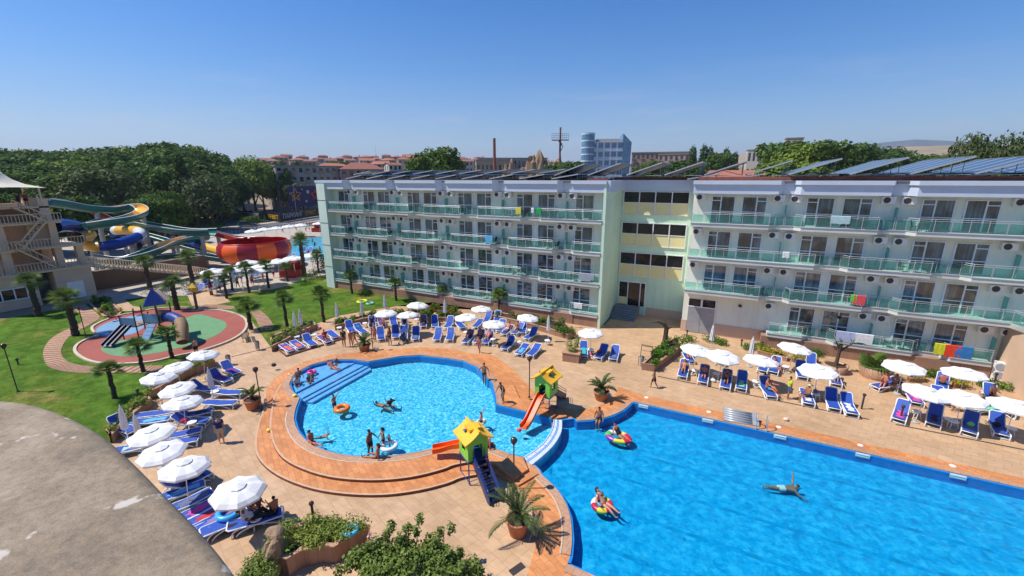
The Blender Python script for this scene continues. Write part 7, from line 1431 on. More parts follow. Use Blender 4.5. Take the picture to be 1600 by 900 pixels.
person('floor', P2((483, 598), 0), R(-20), 'dark child sitting on the pool steps', DARK, 1.2, ('briefs', BLK), None, ('short', BLK), 'seat', .04); person('floor', P2((489, 593), 0), R(-50), 'child with pink water wings on the pool steps', TAN, 1.1, ('briefs', TW['pink']), None, ('short', BLK), 'seat', .04)
person('lie', P2((520, 576), 0), R(-5), 'woman lying back on the top pool step', REDD, 1.62, ('briefs', (.4, .1, .1)), ('band', (.5, .1, .1)), ('long', BLOND), 'seat', .04); person('floor', P2((526, 569), 0), R(-50), 'child in a white cap sitting at the far end of the pool steps', TAN, 1.1, ('briefs', NAVY), None, ('short', (.8, .8, .8)), 'seat', .04)
person('float', P2((967, 682), -.05), R(-25), 'woman lying in the rainbow float on the main pool', REDD, 1.6, bz, ('onepiece', BLK), ('short', BRN), None, .12); person('float', P2((943, 790), -.05), R(-20), 'woman lying in the red and yellow float near the potted palm', PALE, 1.62, ('briefs', (.6, .02, .02)), ('band', (.1, .02, .05)), ('long', BRN), None, .12)
person('swim', P2(c4(600, 478), -.1), R(15), 'swimmer in white trunks alone in the main pool', TAN, 1.7, ('shorts', (.7, .7, .7)), None, ('short', BRN), None, -.24)
person('wave', P2(N_c(1395, 440), .4), R(60), 'small child in a pink cap and red top by the big near bush', REDD, 1.05, ('briefs', (.6, .03, .05)), ('onepiece', (.6, .03, .05)), ('short', (.75, .5, .55)), z=.3)
def on_lounger(key, pose, label, **k):
    c, a, t = SPOT[key]; d = Vector((math.cos(a), math.sin(a), 0)); q_ = c-d*.12 if pose in ('lie', 'lieknee') else c+d*.1
    return person(pose, q_, a+(0 if pose in ('lie', 'lieknee') else k.pop('turn', 0)), label, anchor='seat', z=.38, group='sunbathers on the loungers', **k)
on_lounger('f1', 'lieknee', 'sunbather in orange on the leftmost front lounger', skin=TAN, top=('band', (.7, .3, .1)), bottom=('briefs', (.5, .2, .3)), hair=('long', BRN)); on_lounger('f2', 'lie', 'sunbather holding up a book on the second front lounger', skin=REDD, bottom=('shorts', NAVY)); on_lounger('f3', 'lieknee', 'sunbather with knees up on the third front lounger', skin=TAN, top=('band', BLK), hair=('long', BLK))
on_lounger('f8', 'chair', 'person sitting sideways on the lounger left of the yellow shirt', skin=REDD, turn=R(60)); on_lounger('f12', 'hug', 'large man in turquoise shorts sitting on his lounger', skin=REDD, bottom=('shorts', (.01, .30, .38)), h=1.85, turn=R(40)); on_lounger('f13', 'chair', 'person in a straw hat sitting beside the yellow shirt', skin=TAN, hair=('hat', (.65, .55, .35)), turn=R(-60)); on_lounger('f11', 'hug', 'person bending forward near the straw hat', skin=TAN, top=('band', (.5, .6, .8)), hair=('long', BRN))
on_lounger('f5', 'lie', 'person lying under the leftmost right hand parasol', skin=REDD); on_lounger('g5', 'hug', 'tanned man of the couple by the fan palm pot', skin=REDD, bottom=('shorts', NAVY), turn=R(20)); c, a, t = SPOT['g5']; person('chair', c+Vector((.5, .1, 0)), a, 'woman in a white top of the couple by the fan palm pot', TAN, 1.65, ('briefs', BLK), ('band', (.8, .8, .8)), ('long', BLK), 'seat', .38, 'sunbathers on the loungers')
on_lounger('g7', 'chair', 'person with a sunburnt back by the yellow planting', skin=REDD, turn=R(180)); on_lounger('g9', 'hug', 'dark skinned sunbather on the lounger near the right edge', skin=DARK, bottom=('shorts', (.1, .02, .02))); person('bend', P2(G_(960, 690)), R(200), 'person bending between the overlapping parasols', TAN, 1.6, ('shorts', NAVY), None, ('short', BRN))
on_lounger('d1', 'lieknee', 'sunbather with a book, left of the bikini woman', skin=DARK, top=('band', (.5, .1, .1)), hair=('long', BLK)); on_lounger('d2', 'lie', 'sunbather behind the bikini woman', skin=TAN); on_lounger('d3', 'lieknee', 'sunbather right of the bikini woman', skin=REDD, top=('band', (.4, .1, .3)), hair=('long', BRN)); on_lounger('d8', 'lie', 'red skinned man lying by the hedge', skin=REDD, bottom=('shorts', (.5, .5, .5))); on_lounger('d9', 'chair', 'woman sitting below the right hedge parasol', skin=TAN, top=('band', BLK), hair=('long', BLK))
on_lounger('c4', 'hug', 'person in a red shirt sitting among the red towels', skin=TAN, top=('shirt', (.6, .02, .03)), hair=('short', (.6, .02, .05))); on_lounger('c13', 'chair', 'person sitting under the middle hedge parasol', skin=DARK, top=('shirt', BLK)); on_lounger('c16', 'hug', 'person on the dark patterned towel', skin=DARK, top=('shirt', (.1, .1, .12))); on_lounger('c8', 'chair', 'person in dark clothes beside the crowd table', skin=TAN, top=('shirt', NAVY))
on_lounger('b1', 'hug', 'person wrapped in an orange towel beside the second near parasol', skin=REDD, top=('shirt', (.65, .2, .05)), hair=('short', (.5, .2, .05)), turn=R(70)); on_lounger('b8', 'lieknee', 'man in dark trousers lying on the nearest left lounger', skin=DARK, top=('shirt', (.6, .6, .6)), bottom=('trousers', BLK))
for (x, y), f_, lb, k in ((B_(1160, 760), 0, 'dark haired person in brown at the back of the near family', dict(skin=DARK, top=('shirt', (.15, .05, .03)))), (B_(1220, 770), -10, 'child with an outstretched arm in the near family', dict(skin=TAN, top=('shirt', (.3, .1, .1)), h=1.35)), (B_(1350, 790), 170, 'tanned boy sitting on the lounger foot of the near family', dict(skin=TAN, h=1.5))):
    person('hug', P2((x, y), .4), R(f_), lb, anchor='seat', z=.40, group='family on the nearest lounger', **k)
person('stand', P2((308, 556)), R(200), 'person half hidden behind the topmost left parasol', PALE, 1.6, ('shorts', BLK), None, ('short', BRN))
# stroller
g = gp(*C_(1150, 380)); e = empty('stroller', g, R(-80)); tag(e, 'dark pushchair standing in front of the crowded loungers', 'stroller'); mb = MB(); mb.cbox((0, 0, .55), .5, .38, .3, 0, R(-15)); mb.build('seat', 'navy', e); mb = MB(); mb.ball((-.1, 0, .85), .26, 10, 1, .8, .8); mb.build('hood', 'navy', e, True); mb = MB(); mb.tube([(.35, -.22, .1), (-.2, -.22, .8), (-.45, -.22, 1.0), (-.45, .22, 1.0), (-.2, .22, .8), (.35, .22, .1)], .018, 5); mb.tube([(-.35, -.22, .1), (.1, -.22, .6)], .018, 4); mb.tube([(-.35, .22, .1), (.1, .22, .6)], .018, 4); mb.build('frame', 'dark_metal', e)
for x in (.35, -.35):
    for y in (-.24, .24): mb = MB(); mb.T = Matrix.Translation((x, y, .1)) @ Matrix.Rotation(R(90), 4, 'X'); mb.lathe([(.1, -.02), (.1, .02)], n=10); mb.build('wheel', 'dark_metal', e)
# water park visitors
q = random.Random(44)
for i, (x, y) in enumerate(((492, 384), (500, 392), (482, 397), (455, 402), (506, 378), (470, 395), (488, 378), (512, 386))):
    person('wade', P2((x, y)), q.uniform(0, 6), ['bather in the far lagoon, third from the hotel end', 'bather in the far lagoon nearest the near shore by the hotel end', 'bather in the middle of the group in the far lagoon', 'bather standing furthest left in the far lagoon', 'bather in the far lagoon second from the hotel end', 'bather second from the left in the far lagoon', 'bather furthest back in the far lagoon', 'bather in the far lagoon closest to the hotel end wall'][i], rnd.choice([TAN, DARK, REDD]), 1.7, ('shorts', rnd.choice([BLK, NAVY, (.4, .02, .02)])), None, ('short', BLK), z=-.7, group='bathers in the far lagoon')
for i, (x, y) in enumerate(((352, 433), (372, 450), (395, 446), (412, 441), (428, 434), (330, 462), (345, 458), (378, 442), (452, 425), (463, 360), (442, 364), (478, 362))):
    person(['stand', 'walk', 'bend'][i % 3], P2((x, y)), q.uniform(0, 6), 'visitor on the terrace round the far lagoon, '+nth([2, 3, 5, 6, 7, 0, 1, 4, 9, 10, 8, 11][i]), rnd.choice([TAN, PALE, REDD]), 1.7, ('shorts', rnd.choice([BLK, NAVY, (.5, .02, .02), (.6, .6, .6)])), rnd.choice([None, ('shirt', (.6, .6, .6)), ('shirt', (.5, .03, .03))]), ('short', BRN), group='visitors round the far lagoon')
for i, (x, y, z, lb, t_) in enumerate(((-75.6, 20.2, 11.7, 'dark figure standing under the peaked canopy on the tower', BLK), (-75.8, 20.9, 11.7, 'second figure under the peaked canopy on the tower', (.2, .05, .05)), (-75.3, 22.6, 9.9, 'visitor in yellow on the tower deck', (.7, .7, .02)), (-75.5, 22.0, 9.9, 'visitor in pink shorts on the tower deck', (.6, .2, .3)))):
    person('stand', Vector((x, y, 0)), 0, lb, TAN, 1.7, ('shorts', BLK), ('shirt', t_), ('short', BLK), z=z, group='visitors on the slide tower')
for (x, y, z, f_, lb) in ((1214, -1, 5, 0, 'x'),): pass
# red stand by the lagoon
for (px, py, w_, lb) in ((503, 362, 5, 'red kiosk at the far side of the lagoon by the hotel end'), (455, 432, 2.6, 'red counter among the palms near the lagoon')):
    e = empty('kiosk', gp(px, py), R(25)); tag(e, lb, 'kiosk'); mb = MB(); mb.box(-w_/2, w_/2, -1, 1, 0, 1.1); mb.box(-w_/2, w_/2, .8, 1, 1.1, 2.3); mb.build('counter', 'lily_red', e); mb = MB(); mb.box(-w_/2-.2, w_/2+.2, -1.2, 1.2, 2.3, 2.45); mb.build('roof', 'lily_red', e); mb = MB(); [mb.tube([(sx*w_*.48, -1, 1.1), (sx*w_*.48, -1, 2.3)], .05, 5) for sx in (-1, 1)]; mb.build('post', 'white_plastic', e)
# ================================================================ beyond the water park: trees
q = random.Random(5)
def polar(px, dist):
    r = ray(px, 276); hz = math.hypot(r.x, r.y); return Vector((r.x/hz*dist, r.y/hz*dist, 0))
# back row of the forest, its crown line as in the photo
line = [(-60, 240), (-10, 231), (20, 230), (45, 233), (75, 230), (100, 232), (130, 229), (160, 231), (190, 226), (215, 226), (240, 221), (262, 221), (285, 222), (305, 228), (325, 236), (345, 235), (352, 237)]
def topy(px):
    for (a, b), (c, d) in zip(line[:-1], line[1:]):
        if a <= px <= c: return b+(d-b)*(px-a)/(c-a)
    return 240
n = 0; cnt = {}
for row, (dist, dy, step) in enumerate(((255, 0, 15), (225, 9, 17), (200, 20, 20), (178, 34, 23))):
    px = -60+row*5
    while px < 345:
        k = ('dark', 'mid', 'mid', 'dark', 'light', 'dark', 'mid')[n % 7] if row < 3 else ('dark', 'mid', 'grey')[n % 3]
        j_ = cnt[row] = cnt.get(row, -1)+1
        tree(k, px, 0, topy(px)+dy+q.uniform(-2, 5), dist+q.uniform(-6, 6), ['tree in the back row of the wood behind the slides', 'tree in the second row of the wood behind the slides', 'tree in the third row of the wood behind the slides', 'tree in the front row of the wood behind the slides'][row]+', '+nth(j_), ['back row of the wood', 'second row of the wood', 'third row of the wood', 'front row of the wood'][row], wide=1.15); px += step*q.uniform(.8, 1.15); n += 1
tree('grey', 155, 0, 259, 150, 'round dark tree standing alone behind the teal slides', wide=1.25); tree('mid', 95, 0, 268, 155, 'rounded lighter tree left of the round dark one', wide=1.1); tree('grey', 320, 0, 272, 150, 'olive tree behind the roadside lamp, right of two', wide=1.0); tree('grey', 296, 0, 271, 158, 'olive tree behind the roadside lamp, left of two', wide=.9)
tree('light', 387, 0, 240, 222, 'tall bright green tree beside the parking fence', wide=.85); tree('light', 402, 0, 248, 218, 'second bright tree leaning on the tall bright one', wide=.8); tree('dark', 428, 0, 249, 225, 'tall dark tree left of the grey apartment block', wide=.7); tree('dark', 440, 0, 258, 222, 'lower dark tree left of the grey apartment block', wide=.7); tree('mid', 352, 0, 285, 205, 'green tree above the verge behind the car park', wide=1)
tree('mid', 240, 0, 300, 140, 'bushy tree beside the white billboard', wide=1); tree('mid', 262, 0, 296, 142, 'small tree right of the white billboard', wide=.8); tree('cypress', 277, 0, 240, 160, 'slim dark conifer behind the white billboard', wide=1.1); tree('grey', 470, 0, 284, 215, 'pale tree in front of the grey apartment block'); tree('grey', 455, 0, 288, 213, 'small pale tree left of it')
tree('mid', 372, 0, 262, 228, 'green tree between the wood and the bright tree', wide=1)
for i_, x in enumerate((-30, 10, 60, 118, 200, 222, 250)): tree('mid' if x % 20 else 'dark', x, 0, 305+q.uniform(-6, 8), 128+q.uniform(-6, 6), 'bushy tree low behind the slide tower and flumes, '+nth(i_), 'low trees behind the flumes', wide=1.1)
# right side trees
tree('mid', 678, 0, 227, 150, 'big round green tree rising above the left wing roof', wide=1.05)
for px, ty, d, lb in ((1085, 228, 300, 'poplar behind the roof, leftmost'), (1101, 226, 300, 'poplar behind the roof, second'), (1112, 229, 300, 'poplar behind the roof, third'), (1135, 231, 310, 'poplar behind the roof, fourth'), (1150, 237, 330, 'small poplar behind the roof, rightmost')): tree('poplar', px, 0, ty, d, lb, wide=.9)
for px, ty, d, k, lb in ((1124, 236, 300, 'mid', 'rounded tree among the poplars'), (1235, 217, 210, 'mid', 'large green tree right of the poplars, left of a pair'), (1272, 217, 205, 'mid', 'large green tree right of the poplars, right of a pair'), (1255, 222, 200, 'light', 'bright green tree in front of the pair'), (1305, 225, 230, 'mid', 'green tree next to the pair'), (1330, 222, 240, 'mid', 'green tree fourth in the long tree line'), (1352, 224, 260, 'dark', 'dark tree fifth in the long tree line'), (1375, 226, 290, 'dark', 'dark tree sixth in the long tree line'), (1398, 228, 300, 'dark', 'dark tree seventh in the long tree line'), (1420, 234, 320, 'dark', 'dark tree at the end of the long tree line'), (1521, 204, 150, 'grey', 'airy tree above the solar panels, left of two'), (1585, 200, 150, 'grey', 'airy tree above the solar panels, right of two'), (1606, 226, 160, 'light', 'tree at the right edge behind the hotel'), (1215, 246, 190, 'light', 'low bright tree left of the large pair'), (1070, 248, 200, 'mid', 'low tree behind the stairwell roof'), (1020, 250, 220, 'mid', 'low tree behind the brown building'), (888, 250, 200, 'mid', 'tree left of the blue glass tower'), (870, 252, 210, 'dark', 'low dark tree behind the steel mast')):
    tree(k, px, 0, ty, d, lb, wide=1.1 if k != 'grey' else .42)
for i in range(16): px = 1436+i*12; tree('dark', px, 0, 241-i*.15+q.uniform(-1, 1), 330, 'low dark tree of the hedge line under the dry field, '+nth(i), 'low hedge line under the dry field', wide=1.6)
# town trees
for i in range(34):
    px = 405+i*14.6+q.uniform(-6, 6); d = q.uniform(300, 620); tree(q.choice(['mid', 'dark', 'grey']), px, 0, 252-(d-300)*.022+q.uniform(-4, 5) if not 700 < px < 800 else 246+q.uniform(-2, 4), d, 'small tree between the red roofed houses of the far town, '+nth(i), 'trees among the town houses', wide=1.2)
# ================================================================ town
def house(px, top, dist, w_, d_, floors, wallc, roof, label, rot=None, name='town_house', group=None):
    p = polar(px, dist); z0 = terr(p.x, p.y)-.5; r = ray(px, top); zt = H+r.z/math.hypot(r.x, r.y)*dist; hgt = max(4, zt-z0); a = math.atan2(p.y, p.x)-math.pi/2+(rot if rot is not None else q.uniform(-.5, .5))
    e = empty(name, (p.x, p.y, z0), a); tag(e, label, 'house' if name == 'town_house' else 'building', group); rh = {'hip': min(w_*.16, d_*.28), 'gable': min(w_*.16, d_*.28), 'flat': .6}[roof]; hw = hgt-rh
    mb = MB(); mb.box(-w_/2, w_/2, -d_/2, d_/2, 0, hw); 
    if roof == 'gable': mb.add([(-w_/2, -d_/2, hw), (-w_/2, d_/2, hw), (-w_/2, 0, hw+rh*.95), (w_/2, -d_/2, hw), (w_/2, d_/2, hw), (w_/2, 0, hw+rh*.95)], [(0, 2, 1), (3, 4, 5)])
    o = mb.build('wall', 'objcol_matt', e); o.color = (*wallc, 1)
    mb = MB(); b = .6
    if roof == 'flat': mb.box(-w_/2-.3, w_/2+.3, -d_/2-.3, d_/2+.3, hw, hw+.6)
    elif roof == 'gable': mb.add([(-w_/2-b, -d_/2-b, hw-.2), (w_/2+b, -d_/2-b, hw-.2), (w_/2+b, 0, hw+rh), (-w_/2-b, 0, hw+rh), (-w_/2-b, d_/2+b, hw-.2), (w_/2+b, d_/2+b, hw-.2)], [(0, 1, 2, 3), (3, 2, 5, 4)])
    else: mb.add([(-w_/2-b, -d_/2-b, hw), (w_/2+b, -d_/2-b, hw), (w_/2+b, d_/2+b, hw), (-w_/2-b, d_/2+b, hw), (-w_*.2, 0, hw+rh), (w_*.2, 0, hw+rh)], [(0, 1, 5, 4), (1, 2, 5), (2, 3, 4, 5), (3, 0, 4)])
    o = mb.build('roof', 'objcol_matt', e); k_ = q.uniform(.75, 1.2); o.color = (*((.36*k_, .135*k_, .085*k_) if roof != 'flat' else (.30, .27, .24)), 1)
    if roof != 'flat' and q.random() < .6: cb = MB(); cb.box(w_*.15, w_*.15+.7, -.3, .4, hw+rh*.2, hw+rh+1); k = cb.build('chimney', 'objcol_matt', o); k.color = (.35, .15, .1, 1)
    nx = max(2, int(w_/3)); win = MB(); bal = MB()
    fh = hw/floors
    for f in range(floors):
        for i in range(nx):
            x = -w_/2+w_*(i+.5)/nx; z = f*fh+fh*.35; ww = w_/nx*.5; win.box(x-ww/2, x+ww/2, -d_/2-.06, -d_/2-.01, z, z+fh*.5)
            if i % 2 == 0 and floors > 2: bal = MB(); bal.box(x-ww*.9, x+ww*.9, -d_/2-.9, -d_/2-.0, z-.35, z-.15); bal.box(x-ww*.9, x+ww*.9, -d_/2-.92, -d_/2-.86, z-.15, z+.6); o = bal.build('balcony', 'objcol_matt', e); o.color = (*[c*.85 for c in wallc], 1)
        for s in (-1, 1):
            for y in (-d_*.25, d_*.2): win.box(min(s*w_/2, s*(w_/2+.06)), max(s*w_/2, s*(w_/2+.06)), y-.5, y+.5, f*fh+fh*.35, f*fh+fh*.85)
    if name == 'town_house' or len(win.v)//8 > 99: win.build('window', 'pane_dark', e)
    else:
        for k_ in range(0, len(win.v), 8): w1 = MB(); w1.add(win.v[k_:k_+8], win.f[:6]); w1.build('window', 'pane_dark', e)
    return e
CW = [(.52, .44, .34), (.60, .52, .42), (.50, .36, .27), (.62, .58, .50), (.45, .30, .24), (.55, .42, .36)]
house(478, 259, 230, 30, 14, 5, (.42, .39, .35), 'flat', 'grey beige apartment block of five storeys left of the red roofs', .35, 'apartment_block'); house(455, 262, 236, 14, 14, 5, (.55, .43, .32), 'flat', 'taller peach end of the grey apartment block', .35, 'apartment_block')
house(522, 255, 240, 20, 14, 4, (.22, .10, .10), 'hip', 'dark red rendered house with an orange roof behind the hotel end', .2); house(565, 254, 232, 20, 12, 4, (.45, .28, .25), 'hip', 'pink brown house with a terracotta roof above the left wing', .1); house(545, 257, 260, 10, 10, 3, (.3, .3, .32), 'flat', 'small grey block between the two red houses', .1, 'apartment_block')
hs_ = [(418, 247, 420), (440, 243, 470), (452, 241, 500), (468, 247, 430), (490, 249, 400), (500, 246, 440), (515, 247, 460), (535, 245, 470), (548, 248, 430), (562, 244, 500), (575, 247, 420), (590, 246, 450), (598, 252, 330), (608, 247, 430), (615, 254, 320), (622, 243, 460), (632, 246, 420), (643, 243, 440), (650, 250, 340), (655, 246, 400), (705, 245, 420), (712, 249, 360), (722, 245, 440), (732, 249, 380), (745, 247, 420), (606, 241, 540), (588, 243, 540), (640, 241, 560), (476, 243, 560), (430, 249, 380), (760, 249, 360), (695, 249, 350), (575, 243, 590), (662, 249, 380), (508, 242, 600), (545, 242, 600), (752, 245, 480)]
hs_.sort(); ch_ = [0, 0]
for i, (px, ty, d) in enumerate(hs_):
    house(px, ty, d, q.uniform(8, 14), q.uniform(8, 11), q.choice([2, 3, 3, 4]), CW[i % 6], 'hip' if i % 3 else 'gable', ('red roofed house of the far town behind the left wing roof, ' if px > 510 else 'red roofed house of the far town above the grey apartment block, ')+nth(ch_[px > 510]), group='far town houses, right part' if px > 510 else 'far town houses, left part'); ch_[px > 510] += 1
house(1030, 238, 340, 40, 14, 4, (.42, .29, .22), 'flat', 'long unfinished brown apartment building right of the blue tower', .05, 'apartment_block'); house(1052, 241, 330, 20, 14, 4, (.50, .34, .26), 'flat', 'right end of the brown apartment buildings, slightly lower', -.1, 'apartment_block')
house(1130, 266, 200, 40, 10, 1, (.34, .2, .13), 'gable', 'long low red roofed house behind the solar panels', .05); house(800, 247, 330, 50, 14, 2, (.35, .32, .28), 'flat', 'long low flat roofed building right of the ruined rock', .1, 'apartment_block'); house(770, 250, 320, 24, 12, 1, (.42, .33, .22), 'flat', 'low stone coloured building left of the chimney', .1, 'apartment_block')
# blue glass office tower
p = polar(941, 300); z0 = terr(p.x, p.y)-.5; a = math.atan2(p.y, p.x)-math.pi/2
zt = lambda y: H+(ray(941, y).z/math.hypot(ray(941, y).x, ray(941, y).y))*300-z0
e = empty('office_building', (p.x, p.y, z0), a+.12); tag(e, 'blue glass office building with a round corner tower and slanted roof fin', 'office building')
zr = zt(222); mb = MB(); mb.box(-9, 15, -6, 8, 0, zr); mb.build('wall', 'blue_wall', e)
nf = 6; fh = zr/nf
for f in range(nf):
    for i in range(5): mb = MB(); x = -6.6+4.1*i; mb.box(x-1.4, x+1.4, -6.08, -6.01, f*fh+fh*.25, f*fh+fh*.8); mb.build('window', 'glass_blue', e)
mb = MB()
for f in range(1, nf+1): mb.box(-9.1, 13.2, -6.5, -6.0, f*fh-.5, f*fh-.1)
for i in range(6): x = -8.7+4.1*i; mb.box(x-.35, x+.35, -6.3, -6, 0, zr)
mb.build('white_band', 'white_plastic', e); mb = MB(); ztw = zt(209); mb.lathe([(4.2, 0), (4.2, ztw)], (-10.5, -4.5, 0), 20); tw_ = mb.build('round_tower', 'glass_blue', e); mb = MB()
for f in range(9): mb.lathe([(4.3, ztw*(f+.75)/9), (4.3, ztw*(f+.95)/9)], (-10.5, -4.5, 0), 20)
mb.build('white_ring', 'blue_wall', tw_); mb = MB(); mb.add([(12, -6.6, 0), (16, -6.6, 0), (16.5, -6.6, zt(224)), (11, -6.6, zt(210)), (12, 6, 0), (16, 6, 0), (16.5, 6, zt(224)), (11, 6, zt(212))], [(0, 1, 2, 3), (4, 7, 6, 5), (1, 5, 6, 2), (0, 3, 7, 4), (3, 2, 6, 7)]); mb.build('slanted_fin', 'glass_blue', e)
mb = MB(); mb.add([(-6, -5.5, zr), (10.5, -5.5, zr), (10.5, 7, zr), (-6, 7, zr), (-5, 0, zt(217)), (10, 0, zt(217))], [(0, 1, 5, 4), (1, 2, 5), (2, 3, 4, 5), (3, 0, 4)]); mb.build('roof', 'roof_grey', e)
# stone ruin, chimney, mast with platform, aerial
def peg(px, top, dist, r0, r1, mat, name, label, cat, plat=None):
    p = polar(px, dist); z0 = terr(p.x, p.y)-1; r = ray(px, top); z = H+r.z/math.hypot(r.x, r.y)*dist; e = empty(name, (p.x, p.y, z0), math.atan2(p.y, p.x)-math.pi/2); tag(e, label, cat); mb = MB(); mb.tube([(0, 0, 0), (0, 0, z-z0)], [r0, r1], 10); mb.build('shaft', mat, e)
    if plat:
        zp = H+ray(px, plat).z/math.hypot(*ray(px, plat).xy)*dist-z0; mb = MB(); mb.box(-4, 4, -1.2, 1.2, zp-.15, zp+.15); mb.build('platform', 'dark_metal', e); mb = MB()
        for i in range(9): mb.tube([(-4+i, -1.2, zp), (-4+i, -1.2, zp+3)], .06, 4)
        for h_ in (1, 2, 3): mb.tube([(-4, -1.2, zp+h_), (4, -1.2, zp+h_)], .05, 4)
        mb.build('guard_rail', 'dark_metal', e)
        for k_ in (4, 2.4): mb = MB(); mb.tube([(0, 0, zp-k_*1.4), (k_*.35, 0, zp-k_*.7), (-k_*.2, 0, zp-k_*.1)], .2, 5); mb.build('antenna', 'dark_metal', e)
peg(773, 216, 240, .9, .75, 'roof_red', 'chimney_stack', 'dark slim chimney rising behind the left wing roof', 'chimney'); peg(874, 199, 220, .55, .45, 'roof_red', 'steel_mast', 'dark steel mast with a railed platform behind the roof', 'mast', 219); peg(590, 228, 500, .25, .1, 'grey_metal', 'aerial', 'thin aerial over the far town', 'aerial')
def rocks(px, top, dist, w_, n_, label, name='rock_ruin'):
    p = polar(px, dist); z0 = terr(p.x, p.y)-1; z = H+ray(px, top).z/math.hypot(*ray(px, top).xy)*dist; pts = []; a = math.atan2(p.y, p.x)-math.pi/2; s = Vector((math.cos(a), math.sin(a), 0))
    for i in range(n_): u = (i/(n_-1)-.5)*w_; hh = (z-z0)*(1-.45*abs(u/w_)*2*q.uniform(.4, 1)); pts.append((Vector((p.x, p.y, z0+hh*.45))+s*u, w_/n_*1.1, w_/n_, hh*.55))
    rock(name, pts, label, 'rock', int(px))
rocks(842, 238, 260, 17, 5, 'jagged artificial rock ruin behind the left wing roof'); rocks(872, 247, 262, 8, 3, 'lower rock block right of the jagged ruin'); rocks(800, 249, 300, 8, 3, 'small rock hump left of the low building')
# pale building with a tower right of the poplars
e = house(1190, 234, 420, 26, 16, 2, (.62, .55, .45), 'flat', 'pale modern building in front of the dry hill', .1, 'villa'); e = house(1232, 216, 330, 9, 9, 4, (.55, .42, .32), 'flat', 'square tan tower top peeping over the large tree pair', .1, 'villa'); house(1180, 226, 425, 4, 5, 2, (.75, .74, .7), 'gable', 'white pointed gable beside the pale modern building', 0, 'villa')
# ================================================================ roadside
def banner(name, a, b, z0, z1, mat, label, cat, thick=.12):
    d = (b-a); d.z = 0; e = empty(name, a, math.atan2(d.y, d.x)); tag(e, label, cat); L_ = d.length; mb = MB(); mb.box(0, L_, -thick/2, thick/2, z0, z1); mb.build('board', mat, e); mb = MB()
    for i in range(int(L_/4)+2): x = min(L_, i*4); mb.tube([(x, .15, 0), (x, .15, z1)], .08, 5)
    mb.build('posts', 'dark_metal', e); return e, L_
def text(s, e, x, z, size, c, w_=None, face=-1):
    cu = bpy.data.curves.new('lettering', 'FONT'); cu.body = s; cu.size = size; cu.extrude = .03; cu.align_x = 'CENTER'; cu.align_y = 'CENTER'; o = bpy.data.objects.new('t', cu); col.objects.link(o)
    dg = bpy.context.evaluated_depsgraph_get(); me = bpy.data.meshes.new_from_object(o.evaluated_get(dg)); bpy.data.objects.remove(o); me.name = 'lettering'; me.materials.clear(); me.materials.append(MATS['objcol_plastic'])
    if w_: xs = [v.co.x for v in me.vertices]; k = w_/(max(xs)-min(xs)); me.transform(Matrix.Diagonal((k, 1, 1, 1)))
    ob = bpy.data.objects.new('lettering', me); col.objects.link(ob); ob.parent = e; ob.location = (x, -.12, z); ob.rotation_euler = (math.pi/2, 0, 0); ob.color = (*c, 1); return ob
M('banner_black', (.012, .012, .014), .5, .1); M('billboard_blue', (.012, .015, .11), .4, .3, .4)
a1, b1 = gp(374, 341), gp(440, 348); b2 = gp(506, 337)
e, L_ = banner('parking_fence_banner', a1, b1, .3, 3.0, 'banner_black', 'long black fence banner with white and yellow lettering, left stretch', 'banner'); text('BET', e, L_*.12, 1.7, 2.0, (.8, .5, .03), L_*.16); text('ПАРКИНГ', e, L_*.38, 1.7, 2.0, (.8, .8, .78), L_*.28); text('EFBET', e, L_*.84, 1.7, 2.0, (.8, .5, .03), L_*.22)
mb = MB(); mb.add([(L_*.60, -.1, .6), (L_*.68, -.1, .6), (L_*.64, -.1, 2.6)], [(0, 1, 2)]); mb.build('green_emblem', 'house_green', e)
e, L_ = banner('parking_fence_banner', b1, b2, .3, 3.4, 'banner_black', 'long black fence banner with white and yellow lettering, right stretch', 'banner'); text('ПАРКИНГ', e, L_*.25, 1.9, 2.3, (.55, .55, .6), L_*.42); text('EFBET', e, L_*.66, 1.9, 2.3, (.65, .32, .02), L_*.26); 
mb = MB(); mb.tube([(L_*.9+1.3*math.cos(t*.52), -.12, 1.9+1.0*math.sin(t*.52)) for t in range(12)], .14, 5, closed=True); mb.build('round_emblem', 'slide_yellow', e)
c_ = gp(455, 338); d2 = gp(503, 334); e, L_ = banner('star_billboard', c_, d2, 3.6, 11.6, 'billboard_blue', 'dark blue billboard with orange outlined stars above the fence', 'billboard', .3)
def star(e, x, z, r, m_, lw=.16):
    P = [(x+(r if i % 2 == 0 else r*.42)*math.sin(math.pi*i/5), -.25, z+(r if i % 2 == 0 else r*.42)*math.cos(math.pi*i/5)) for i in range(10)]; mb = MB(); mb.tube(P, lw, 5, closed=True); mb.build('star', m_, e)
star(e, L_*.2, 8.2, 2.7, 'slide_yellow', .22); star(e, L_*.2, 7.6, 1.2, 'slide_orange'); star(e, L_*.82, 8.0, 2.2, 'slide_orange', .3); mb = MB(); mb.ball((L_*.6, -.25, 9.3), .7, 10, 1, .2, 1); mb.ball((L_*.52, -.25, 5.6), .5, 10, 1, .2, 1); mb.ball((L_*.42, -.25, 10.3), .3, 8, 1, .2, 1); mb.build('dots', 'tan_trim', e)
e = empty('white_billboard', gp(262, 352), R(20)); tag(e, 'white poster billboards on posts in front of the wood', 'billboard')
for x, w_ in ((-4, 5), (3.2, 2.6)): mb = MB(); mb.box(x-w_/2, x+w_/2, -.1, .1, 6.5, 12); mb.build('poster_board', 'white_cloth', e); mb = MB(); mb.box(x-w_*.3, x+w_*.3, -.13, -.1, 7.5, 11); mb.build('poster_picture', 'safety_green' if w_ < 4 else 'coping_tile', e)
mb = MB(); [mb.tube([(x, .2, 0), (x, .2, 11)], .2, 6) for x in (-4, 3.2)]; mb.build('post', 'grey_metal', e)
